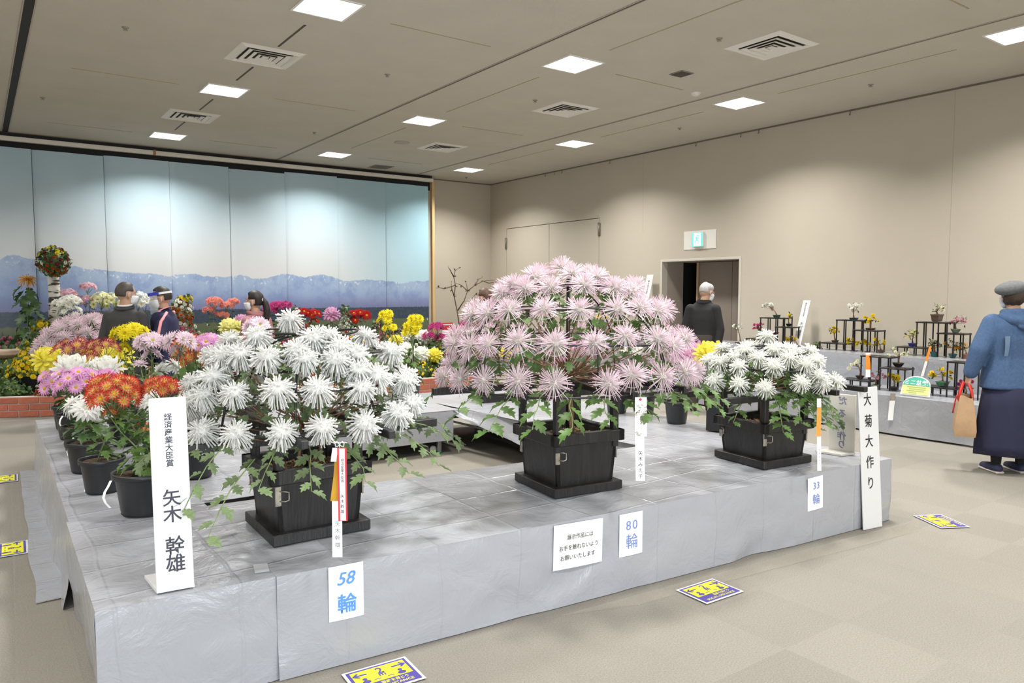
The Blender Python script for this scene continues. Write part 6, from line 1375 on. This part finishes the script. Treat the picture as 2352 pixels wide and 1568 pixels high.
# --- person half hidden behind the pink dome
m_br = mat('brown_jacket', (.16, .10, .07), .85)
sh = [(-.165, 0, 1.30), (.165, 0, 1.30)]; el = [(-.22, -.02, 1.05), (.22, -.02, 1.05)]; wr = [(-.20, .10, .88), (.20, .10, .88)]
P = Person('brown-haired person in a brown jacket mostly hidden behind the pink dome', gp(1113, 9.6), HEAD0+R(30), 1.57)
hm = P.headM((0, .02, 1.54), R(30)); P.body((0, .02, 1.54), hm, sh, el, wr); P.hair(hm, (.085, .040, .022), face=.5, top=.6, grow=1.15, nape=-.85); P.eyes(hm); P.mask(hm); P.top('jacket', m_br, sh, el, wr); P.trousers(MATS['dark_trousers'], (-.08, .08)); P.shoes((-.08, .08), MATS['black_shoe'])
# --- woman in denim jacket and long navy skirt with a paper bag, at the right edge
m_denim = mat('denim', (.055, .105, .21), .85, var=.14, vscale=60, bump=.2, bscale=200); m_skirt = mat('navy_skirt', (.014, .016, .045), .85, var=.08, vscale=20)
c = gp(2330, 6.30); feet = (-.105, .115)
sh = [(-.18, 0, 1.31), (.18, 0, 1.31)]; el = [(-.30, -.02, 1.09), (.27, .03, 1.07)]; wr = [(-.335, .04, .87), (.20, .22, .98)]
P = Person('woman in a grey beret, denim jacket and long navy skirt at the right edge', c, HEAD0+R(2), 1.61)
hm = P.headM((.0, .02, 1.545), R(-8)); P.body((.0, .02, 1.545), hm, sh, el, wr, feet=feet, hand_dirs=[(Vector((-.15, .1, -1)), Vector((1, 0, 0)), 1.0), (Vector((-.4, .8, .1)), Vector((-1, 0, 0)), .5)])
P.eyes(hm); P.mask(hm)
b = MB(); b.ball((0, -.015, -.005), (.088, .100, .085), 26, 16); b.v = [tuple(Vector(v)*(1+.10*nz(v[0]*45, v[1]*45, v[2]*45))) if not (v[1] > .04) else (v[0]*.8, v[1]*.8, v[2]*.8) for v in b.v]; P.put(b, 'hair', mat('curly_brown_hair', (.05, .028, .016), .6, var=.4, vscale=80), hm=hm)
b = MB(); b.ball((-.01, -.02, .075), (.125, .130, .062), 26, 12); b.ball((0, -.005, .045), (.098, .108, .04), 24, 10); b.ball((-.015, -.02, .137), (.008, .008, .012), 8, 6); P.put(b, 'beret', mat('grey_felt', (.14, .145, .15), .95, var=.15, vscale=50), .009, 3, hm=hm @ Matrix.Rotation(R(-12), 4, 'Y'))
j = P.top('denim_jacket', m_denim, sh, el, wr, .745, .235, .155, 0, (.088, .080, .062), flare=.02)
b = MB(); cap(b, [(-.14, -.05, 1.37), (-.09, -.12, 1.345), (0, -.15, 1.33), (.09, -.12, 1.345), (.14, -.05, 1.37)], [.035, .045, .05, .045, .035]); cap(b, [(-.10, -.02, 1.405), (0, -.075, 1.40), (.10, -.02, 1.405)], [.035, .045, .035]); cap(b, [(-.05, -.16, 1.29), (0, -.165, 1.28), (.05, -.16, 1.29)], [.022, .03, .022]); P.put(b, 'hood', m_denim, .011, 4, parent=j)
b = MB(); b.grid(lambda u, v: (-.175+.05*u*(1-v*.3), -.158+.01*u-.008*math.sin(v*3), 1.21-.17*v), 4, 8); o = P.put(b, 'patch', mat('pale_denim', (.14, .22, .33), .85), parent=j); md = o.modifiers.new('thick', 'SOLIDIFY'); md.thickness = .004; md.offset = 1
b = MB(); L_ = []
for z, r_ in ((.80, .21), (.60, .235), (.40, .255), (.25, .265), (.165, .268)):
    L_.append([Vector(((r_+.012*math.sin(7*a+z*2)*(1-z))*math.cos(a)*1.02, (r_*.78+.012*math.sin(6*a+1)*(1-z))*math.sin(a), z+.01*math.sin(a*2))) for a in [2*math.pi*i/48 for i in range(48)]])
b.loft(L_); P.put(b, 'long_skirt', m_skirt)
for fx in feet: b = MB(); cap(b, [(fx, -.01, .22), (fx, -.01, .08)], [.048, .040]); P.put(b, 'sock', mat('black_sock', (.012, .012, .013), .9), .01, 2)
P.shoes(feet, mat('navy_shoe', (.03, .035, .085), .7), mat('pale_sole', (.66, .56, .52), .6))
# paper bag with red handles in her hand
hw = P.M @ Vector((-.355, .06, .80)); t = thing('paper_bag', 'brown paper carrier bag with red handles held by the woman in denim', 'bag', (hw.x, hw.y, hw.z-.48)); B = Matrix.Translation((hw.x, hw.y, hw.z)) @ Matrix.Rotation(HEAD0+R(62), 4, 'Z')
zt, zb_ = -.12, -.46; m_kraft = mat('kraft_paper', (.42, .27, .15), .8, var=.08, vscale=14, bump=.4, bscale=7)
b = MB(); nu = 40
def bagring(z, w, d, o=0): return [B @ Vector((math.copysign(min(w, abs(w*1.5*math.cos(a))), math.cos(a))+o, math.copysign(min(d, abs(d*1.5*math.sin(a))), math.sin(a)), z+.012*math.sin(a*3)*(1 if z > -.2 else 0))) for a in [2*math.pi*i/nu for i in range(nu)]]
b.loft([bagring(zb_, .13, .075), bagring(zb_+.05, .142, .082), bagring(-.32, .138, .076), bagring(-.2, .128, .06), bagring(zt, .118, .045)], cap=False); b.loft([bagring(zb_, .13, .075), bagring(zb_+.001, .02, .01)], cap=False); o = b.build('bag_body', m_kraft, t); md = o.modifiers.new('thick', 'SOLIDIFY'); md.thickness = .002
m_redh = mat('red_handle', (.60, .03, .02), .6)
for sg in (-1, 1):
    b = MB(); b.tube([B @ Vector(q) for q in ((-.05, sg*.047, -.17), (-.045, sg*.045, -.10), (-.02, sg*.02, -.01), (.02, sg*.02, -.01), (.045, sg*.045, -.10), (.05, sg*.047, -.17))], .011, 8); b.build('bag_handle', m_redh, t)
b = MB(); b.tube([B @ Vector(q) for q in ((.11, .06, -.14), (.13, .07, -.2), (.12, .08, -.26), (.125, .085, -.30))], .006, 6); b.build('red_cord', m_redh, t)
# ================================================================== bonsai display along the right wall
UX, UZ, LZ = 8.85, None, .42
z_up = atX(1885, 808, 8.85).z
s = Sheet(30.); s.top(((7.98, 8.0), (8.0, 3.0), (8.9, 3.0), (8.9, 8.0)), z=LZ); s.b.f = [f[::-1] for f in s.b.f]
s.skirt([(7.98, 8.0), (8.0, 3.0)], z=LZ, amp=.02, folds=1.6, flare=.02, zb=.02)
s.skirt([(8.9, 8.0), (7.98, 8.0)], z=LZ, amp=.01, folds=2); s.done('grey plastic sheet on the lower step of the bonsai display', None)
s = Sheet(34.); s.top(((8.86, 8.0), (8.86, 3.0), (9.66, 3.0), (9.66, 8.0)), z=z_up); s.b.f = [f[::-1] for f in s.b.f]
s.skirt([(8.86, 8.0), (8.86, 3.0)], z=z_up, zb=LZ+.006, amp=.012, folds=1.8); s.skirt([(9.66, 8.0), (8.86, 8.0)], z=z_up, amp=.01, folds=2); s.done('grey plastic sheet on the upper step of the bonsai display', None)
def tbl(x0, y0, x1, y1, z, label):
    t = thing('trestle_table', label, 'table', ((x0+x1)/2, (y0+y1)/2, 0)); b = MB(); b.bbox((x0, y0, z-.035), (x1, y1, z-.004), .004); b.build('table_top', m_deck, t)
    for x in (x0+.06, x1-.06):
        for y in (y0+.1, y1-.1): b = MB(); b.tube([(x, y, .001), (x, y, z-.035)], .014, 8); b.build('leg', m_leg, t)
tbl(8.06, 3.05, 8.82, 5.4, LZ, 'folding table under the lower bonsai step, near half'); tbl(8.06, 5.45, 8.82, 7.95, LZ, 'folding table under the lower bonsai step, far half')
tbl(8.92, 3.05, 9.64, 5.4, z_up, 'folding table under the upper bonsai step, near half'); tbl(8.92, 5.45, 9.64, 7.95, z_up, 'folding table under the upper bonsai step, far half')
m_stand = mat('ebony_stand', (.014, .012, .011), .4)
class Stand:
    def __init__(s, label, X, depth=.16):
        s.X = X; s.d = depth; s.t = None; s.label = label
    def pt(s, px, py): return atX(px, py, s.X)
    def shelf(s, px0, px1, py0, py1):
        a, e = s.pt(px0, py0), s.pt(px1, py1); z = (a.z+e.z)/2
        if s.t is None: s.t = thing('display_stand', s.label, 'stand', (s.X, (a.y+e.y)/2, z))
        b = MB(); b.bbox((s.X-s.d/2, min(a.y, e.y), z-.016), (s.X+s.d/2, max(a.y, e.y), z), .002); b.build('shelf', m_stand, s.t); return z
    def leg(s, px, py0, py1, z0=None):
        a, e = s.pt(px, py0), s.pt(px, py1)
        for q in (-1, 1): b = MB(); x = s.X+q*(s.d/2-.012); b.bbox((x-.0065, a.y-.0065, e.z if z0 is None else z0), (x+.0065, a.y+.0065, a.z), .001); b.build('leg', m_stand, s.t)
XU = 9.25
def stand(label, X, shelves, legs, zbase, depth=.2):
    S = Stand(label, X, depth)
    for q in shelves: S.shelf(*q)
    for l in legs: S.leg(l[0], l[1], l[2], zbase if len(l) < 4 else None)
    return S
zb = z_up+.011
stand('black stepped stand nearest the doorway holding small bonsai', XU, [(1754, 1812, 729, 729), (1789, 1828, 750, 750), (1722, 1758, 776, 777), (1718, 1865, 799, 806)], [(1756, 729, 0), (1778, 729, 0), (1791, 729, 0), (1811, 729, 0), (1791, 750, 0), (1812, 750, 0), (1826, 750, 0), (1724, 777, 0), (1756, 777, 0)], zb)
stand('black stepped stand in the middle of the upper bonsai step', XU, [(1929, 1994, 733, 735), (1968, 2026, 757, 758), (1890, 1951, 786, 787), (1888, 2052, 805, 814)], [(1931, 733, 0), (1952, 733, 0), (1972, 734, 0), (1992, 735, 0), (1972, 757, 0), (2002, 757, 0), (2024, 758, 0), (1892, 786, 0), (1914, 786, 0), (1949, 787, 0)], zb)
stand('black stepped stand on the upper step beside the woman in denim', XU, [(2112, 2186, 738, 740), (2160, 2224, 764, 765), (2068, 2140, 795, 797), (2066, 2236, 815, 826)], [(2115, 738, 0), (2136, 738, 0), (2164, 739, 0), (2184, 740, 0), (2164, 764, 0), (2199, 764, 0), (2221, 765, 0), (2070, 795, 0), (2092, 795, 0), (2138, 797, 0)], zb)
XLW = 8.42; zl = LZ+.011
stand('low black two-level stand on the lower bonsai step', XLW, [(1986, 2057, 816, 818), (2030, 2091, 843, 845), (1942, 2008, 869, 871), (1940, 2070, 892, 900)], [(1988, 816, 0), (2010, 816, 0), (2032, 817, 0), (2055, 818, 0), (2055, 843, 0), (2088, 844, 0), (1944, 869, 0), (1967, 869, 0), (2005, 871, 0)], zl)
stand('low black stand on the lower step beside the paper bag', XLW, [(2184, 2262, 829, 833), (2130, 2208, 886, 889), (2128, 2262, 912, 918)], [(2186, 829, 0), (2208, 830, 0), (2258, 833, 0), (2132, 886, 0), (2152, 886, 0), (2205, 889, 0)], zl)
def pot_small(t, c, w, h, m_, kind):
    b = MB(); c = Vector(c)
    if kind == 'rect':
        b.loft([[c+Vector((sx*w*k, sy*w*.7*k, z)) for sx, sy in ((-1, -1), (1, -1), (1, 1), (-1, 1))] for k, z in ((.78, .004), (.95, h*.85), (1.06, h*.86), (1.06, h))], smooth=False)
        for sx in (-.6, .6): b.bbox((c.x+sx*w-.008, c.y-w*.4, c.z), (c.x+sx*w+.008, c.y+w*.4, c.z+.006), .001)
    else: b.lathe([(w*.55, 0), (w*.62, .006), (w*.85, h*.5), (w*1.0, h*.9), (w*1.06, h*.92), (w*1.06, h), (w*.95, h), (w*.93, h*.9)], 18, c, cap=True)
    b.build('pot', m_, t); b = MB(); b.ball(c+Vector((0, 0, h*.92)), (w*.85, w*.62 if kind == 'rect' else w*.85, h*.16), 12, 6); b.build('soil', m_soil, t)
PC = {'green': (.02, .10, .055), 'teal': (.015, .16, .16), 'navy': (.015, .05, .07), 'blue': (.02, .045, .30), 'brown': (.10, .055, .035), 'dark': (.03, .022, .02), 'celadon': (.30, .38, .26), 'terra': (.30, .10, .05), 'black': (.012, .012, .013), 'mid': (.06, .20, .10)}
def bonsai(label, X, px, py_pot, top_px, top_py, potw, poth, potc, kind, bl, n, lean_px=0, leafn=22, size=.016, spread=.06, lk='d'):
    size *= 1.45; spread *= 1.35; leafn = int(leafn*1.3)
    a = atX(px, py_pot, X); base = Vector((X, a.y, a.z)); t = thing('bonsai', label, 'bonsai', base); pot_small(t, base, potw, poth, mat('glaze_'+potc, PC[potc], .3, coat=.3), kind)
    tp = atX(top_px, top_py, X-.02); r0 = base+Vector((0, 0, poth*.95)); mid_ = r0.lerp(tp, .5)+Vector((0, (r0.y-tp.y)*.25+rnd.uniform(-.012, .012), rnd.uniform(-.005, .01)))
    P = [r0, r0.lerp(mid_, .5)+rdir()*.008, mid_, mid_.lerp(tp, .6)+rdir()*.008, tp]; b = MB(); b.tube(P, [.010, .008, .0065, .005, .003], 7); b.build('trunk', m_wood, t)
    tips = []; b = MB()
    for i in range(9):
        s0 = P[2].lerp(P[4], rnd.uniform(0, .9)); e = tp+Vector((rnd.uniform(-.5, .5), rnd.uniform(-1, 1), rnd.uniform(-.65, .45)))*spread; b.tube([s0, s0.lerp(e, .5)+rdir()*.008, e], [.003, .0022, .0014], 5, caps=False); tips.append(e)
    b.build('branches', m_wood, t, kind='stuff')
    b = MB()
    for i in range(leafn): e = rnd.choice(tips); leaf_into(b, e+rdir()*.018, rdir()+Vector((0, 0, .3)), Vector((0, 0, 1))+rdir()*.5, rnd.uniform(.024, .040))
    b.build('foliage', {'d': m_leaf_d, 'g': m_leaf_g, 's': m_leaf_s}[lk], t, kind='stuff')
    for i in range(n): e = tips[i % len(tips)]; bloom(bl, e+rdir()*.014+Vector((0, 0, .006)), rdir()*.6+Vector((-.5, -.2, .6)), size*rnd.uniform(.8, 1.2), t)
bonsai('white flowering mini bonsai cascading from a green pot on the top shelf near the doorway', XU, 1784, 729, 1766, 704, .048, .038, 'green', 'rect', 'b_white', 22, leafn=10, spread=.055)
bonsai('tiny yellow bonsai in a round black bowl on the second shelf near the doorway', XU, 1812, 749, 1814, 725, .042, .035, 'black', 'round', 'b_yellow', 4, leafn=14, spread=.04)
bonsai('red-leaved mini bonsai on the low shelf near the doorway', XU, 1745, 776, 1742, 750, .04, .03, 'brown', 'rect', 'b_magenta', 16, leafn=6, spread=.05)
bonsai('small pink mini bonsai under the top shelf near the doorway', XU, 1781, 800, 1783, 765, .035, .05, 'brown', 'round', 'b_magenta', 8, leafn=10, spread=.035)
bonsai('yellow mini bonsai in a brown pot behind the leaning name board', XU, 1832, 803, 1815, 775, .035, .05, 'brown', 'round', 'b_yellow', 12, leafn=14, spread=.05)
bonsai('white mini bonsai in a dark square pot beside the man in black', XU, 1700, 796, 1694, 750, .06, .07, 'dark', 'rect', 'b_white', 9, leafn=16, spread=.05)
bonsai('white blossom mini bonsai in a dark blue pot, top shelf of the middle stand', XU, 1961, 735, 1961, 706, .052, .032, 'navy', 'rect', 'b_white', 22, leafn=12, spread=.06)
bonsai('yellow mini bonsai in a brown tray, second shelf of the middle stand', XU, 1999, 758, 2000, 732, .055, .028, 'brown', 'rect', 'b_yellow', 16, leafn=16, spread=.06)
bonsai('yellow mini bonsai in a brown pot, low shelf of the middle stand', XU, 1918, 786, 1917, 758, .042, .03, 'brown', 'rect', 'b_yellow', 16, leafn=16, spread=.055)
bonsai('yellow mini bonsai in a brown pot at the foot of the middle stand', XU, 1961, 810, 1960, 783, .042, .03, 'brown', 'rect', 'b_yellow', 16, leafn=10, spread=.05)
bonsai('yellow mini bonsai between the legs of the middle stand', XU, 1992, 811, 1988, 785, .032, .025, 'brown', 'rect', 'b_yellow', 14, leafn=12, spread=.05)
bonsai('yellow cascade mini bonsai in a tall brown pot at the end of the middle stand', XU, 2023, 815, 2018, 785, .036, .065, 'brown', 'round', 'b_yellow', 18, leafn=14, spread=.06)
bonsai('dark green juniper mini bonsai left of the middle stand', XU, 1877, 806, 1876, 793, .04, .025, 'dark', 'rect', 'b_lemon', 2, leafn=60, spread=.06)
bonsai('leafy bonsai in a big brown pot on the top shelf by the woman', XU, 2152, 738, 2157, 708, .066, .085, 'brown', 'rect', 'b_cream', 3, leafn=20, spread=.05)
bonsai('rosy mini bonsai in a celadon bowl, second shelf by the woman', XU, 2195, 764, 2198, 733, .052, .045, 'celadon', 'round', 'b_pink', 14, leafn=18, spread=.07)
bonsai('pale yellow mini bonsai in a bright blue pot, low shelf by the woman', XU, 2096, 795, 2098, 768, .048, .04, 'blue', 'rect', 'b_lemon', 10, leafn=20, spread=.06)
bonsai('leafy mini bonsai in a teal pot under the top shelf by the woman', XU, 2145, 820, 2144, 790, .042, .065, 'teal', 'round', 'b_cream', 3, leafn=44, spread=.05)
bonsai('leafy mini bonsai in a round teal pot with orange flowers by the woman', XU, 2188, 822, 2190, 790, .045, .05, 'teal', 'round', 'b_orange', 8, leafn=44, spread=.06)
bonsai('leafy mini bonsai in a terracotta pot at the end by the woman', XU, 2219, 828, 2210, 795, .04, .075, 'terra', 'round', 'b_orange', 4, leafn=36, spread=.05)
bonsai('white mini bonsai in a dark bowl, upper shelf of the lower stand', XLW, 2063, 842, 2066, 808, .06, .045, 'dark', 'round', 'b_cream', 14, leafn=18, spread=.07)
bonsai('pale pink mini bonsai in a brown bowl, low shelf of the lower stand', XLW, 1975, 869, 1968, 836, .05, .035, 'brown', 'round', 'b_cream', 10, leafn=5, spread=.06)
bonsai('rosy mini bonsai in a celadon pot between the lower stand legs', XLW, 2011, 893, 2015, 860, .055, .05, 'celadon', 'rect', 'b_pink', 12, leafn=14, spread=.06)
bonsai('yellow mini bonsai in a round black pot under the lower stand shelf', XLW, 2053, 897, 2052, 868, .05, .045, 'black', 'round', 'b_yellow', 18, leafn=10, spread=.055)
bonsai('bright yellow mini bonsai in a green rectangular pot beside the green label board', XLW, 2165, 886, 2160, 853, .065, .05, 'mid', 'rect', 'b_yellow', 24, leafn=20, spread=.075)
bonsai('small red mini bonsai near the paper bag', XLW, 2218, 912, 2215, 880, .04, .035, 'brown', 'rect', 'b_magenta', 12, leafn=8, spread=.06)
# label boards and slips
t = thing('name_board', 'tall white name board with black characters leaning on the wall by the bonsai', 'sign', atX(1830, 795, 9.35))
BL, BR = atX(1822, 792, 9.30), atX(1838, 793, 9.30); TM = (atX(1838, 690, 9.52)+atX(1856, 689, 9.52))/2
BR = BL+(BR-BL); x = BR-BL; M = frame_matrix((BL+BR)/2, x, TM-(BL+BR)/2); hg = (TM-(BL+BR)/2).length; wd_ = x.length*1.05
b = MB(); b.bbox((-wd_/2, 0, -.008), (wd_/2, hg, 0), .002, M=M); b.build('plate', m_acr, t)
letters(t, M, V('農林水産省大臣賞'), 0, hg*.79, .026, m_inkb, 1.0); letters(t, M, V('木村泰子'), 0, hg*.35, .055, m_inkb, 1.05)
t = thing('name_board', 'narrow white name board leaning on the wall above the pink dome', 'sign', atX(1482, 690, 9.5))
BL, BR = atX(1474, 690, 9.48), atX(1490, 690, 9.48); TM = (atX(1480, 632, 9.60)+atX(1494, 631, 9.60))/2; M = frame_matrix((BL+BR)/2, BR-BL, TM-(BL+BR)/2); hg = (TM-(BL+BR)/2).length; wd_ = (BR-BL).length*.95
b = MB(); b.bbox((-wd_/2, -((M.translation.z-.727)/(M.to_3x3() @ Vector((0, 1, 0))).z), -.008), (wd_/2, hg, 0), .002, M=M); b.build('plate', m_acr, t); letters(t, M, V('農林水産大臣賞'), 0, hg*.52, .035, m_inkb, 1.0)
# green and yellow explanation board
t = thing('label_board', 'arched green and yellow printed board in front of the bonsai', 'sign', atX(2100, 908, 8.12)); M = frame_matrix(atX(2101, 908, 8.10), (0, -1, 0), (.25, 0, 1))
w_ = (atX(2067, 905, 8.1)-atX(2133, 910, 8.1)).length/2; hh = (atX(2101, 864, 8.1)-atX(2101, 908, 8.1)).length
def arch(y0, z, m_, name, k=1.):
    b = MB(); P = [Vector((-w_*k, y0, z)), Vector((w_*k, y0, z))]
    ys = max(y0, hh*.52)
    if name != 'yellow_panel':
        for i in range(13): a = math.pi*i/12; P.append(Vector((w_*.94*k*math.cos(a), ys+(hh*k-ys)*math.sin(a), z)))
    else: P += [Vector((w_*.96, hh*.52, z)), Vector((-w_*.96, hh*.52, z))]
    n = len(P); b.add([M @ p for p in P]+[M @ (p+Vector((0, 0, -.004))) for p in P], [tuple(range(n)), tuple(range(n, 2*n))[::-1]]+[(i, n+i, n+(i+1) % n, (i+1) % n) for i in range(n)]); b.build(name, m_, t)
arch(0, 0, m_paper, 'backing', 1.03); arch(hh*.53, .005, mat('board_green', (.08, .50, .36), .5), 'green_arch', .97)
b = MB(); b.box((-w_*.93, hh*.05, .001), (w_*.93, hh*.50, .006), M=M); b.build('yellow_panel', mat('board_yellow', (.72, .80, .30), .5), t)
letters(t, M, 'ミニ盆栽', 0, hh*.68, .062, m_paper, offset=.001, z=.0065)
for i, (a, e) in enumerate(((-.62, .70), (-.45, .70), (-.62, .62), (-.45, .10))):
    b = MB(); yb = hh*(.43-.10*i); b.box((w_*a, yb-.005, .0062), (w_*e, yb+.005, .0068), M=M); b.build('text_line', mat('board_ink', (.40, .48, .14), .6), t)
def slip(px0, py0, px1, py1, wpx, X, parts, label):
    t = thing('name_slip', label, 'tag', atX(px1, py1, X)); dep = (atX(px0, py0, X)-CAM).dot(_fw)
    for f0, f1, m_ in parts: ribbon(t, 'strip', px0+(px1-px0)*f0, py0+(py1-py0)*f0, px0+(px1-px0)*f1, py0+(py1-py0)*f1, wpx, dep, m_, .001)
    return t, dep
slip(1994, 810, 1994, 866, 11, 8.31, [(0, .1, m_paper), (.08, .7, m_orange), (.69, 1, m_paper)], 'orange and white slip hanging from the lower bonsai stand')
slip(2137, 795, 2118, 864, 6, 8.842, [(0, .5, m_orange), (.5, 1, m_paper)], 'thin orange and white slip hanging below the teal pot')
t, dep = slip(2051, 903, 2045, 965, 12, 7.955, [(0, .28, m_foil), (.27, 1, m_paper)], 'white name slip with foil top taped to the bonsai table front')
M = frame_matrix(atX(2046, 945, 7.95), _rt, (0, 0, 1)); letters(t, M, V('木村泰子'), 0, 0, .026, MATS['pencil_grey'], 1.2, z=.004)
# table along the wall past the doorway, mostly behind the pink dome
s = Sheet(40.); s.top(((8.7, 13.2), (8.7, 9.2), (9.65, 9.2), (9.65, 13.2)), z=.72); s.b.f = [f[::-1] for f in s.b.f]; s.skirt([(8.7, 13.2), (8.7, 9.2), (9.65, 9.2)], z=.72, amp=.014, folds=1.6); s.done('grey plastic sheet on the table along the far wall behind the pink dome', None)
tbl(8.76, 9.25, 9.62, 13.1, .72, 'folding table along the far wall behind the pink dome')
for i, (y, k, lb) in enumerate(((9.9, 'yellow_daisy', 'nearest the doorway'), (10.7, 'soft_pink', 'second from the doorway'), (11.6, 'yellow_daisy', 'third from the doorway'), (12.5, 'white_daisy', 'in the corner'))):
    c = Vector((9.1, y, .735)); t = thing('potted_chrysanthemum', 'small potted mum on the far wall table, %s' % lb, 'potted plant', c); make_pot(t, c, .10, .14); tp = c+Vector((0, 0, .34)); P = [c+Vector((0, 0, .12)), c+Vector((.01, .01, .22)), tp-Vector((0, 0, .05))]; stem_of(t, P); cluster(t, tp, k, 7, .10, .045); leafy(t, P, 'd', 16, .09, obj=False)

# crisp edges on everything thin
for o in list(bpy.data.objects):
    if o.type == 'MESH' and any(m.type == 'SOLIDIFY' for m in o.modifiers): e_ = o.modifiers.new('crisp', 'EDGE_SPLIT'); e_.split_angle = R(50)
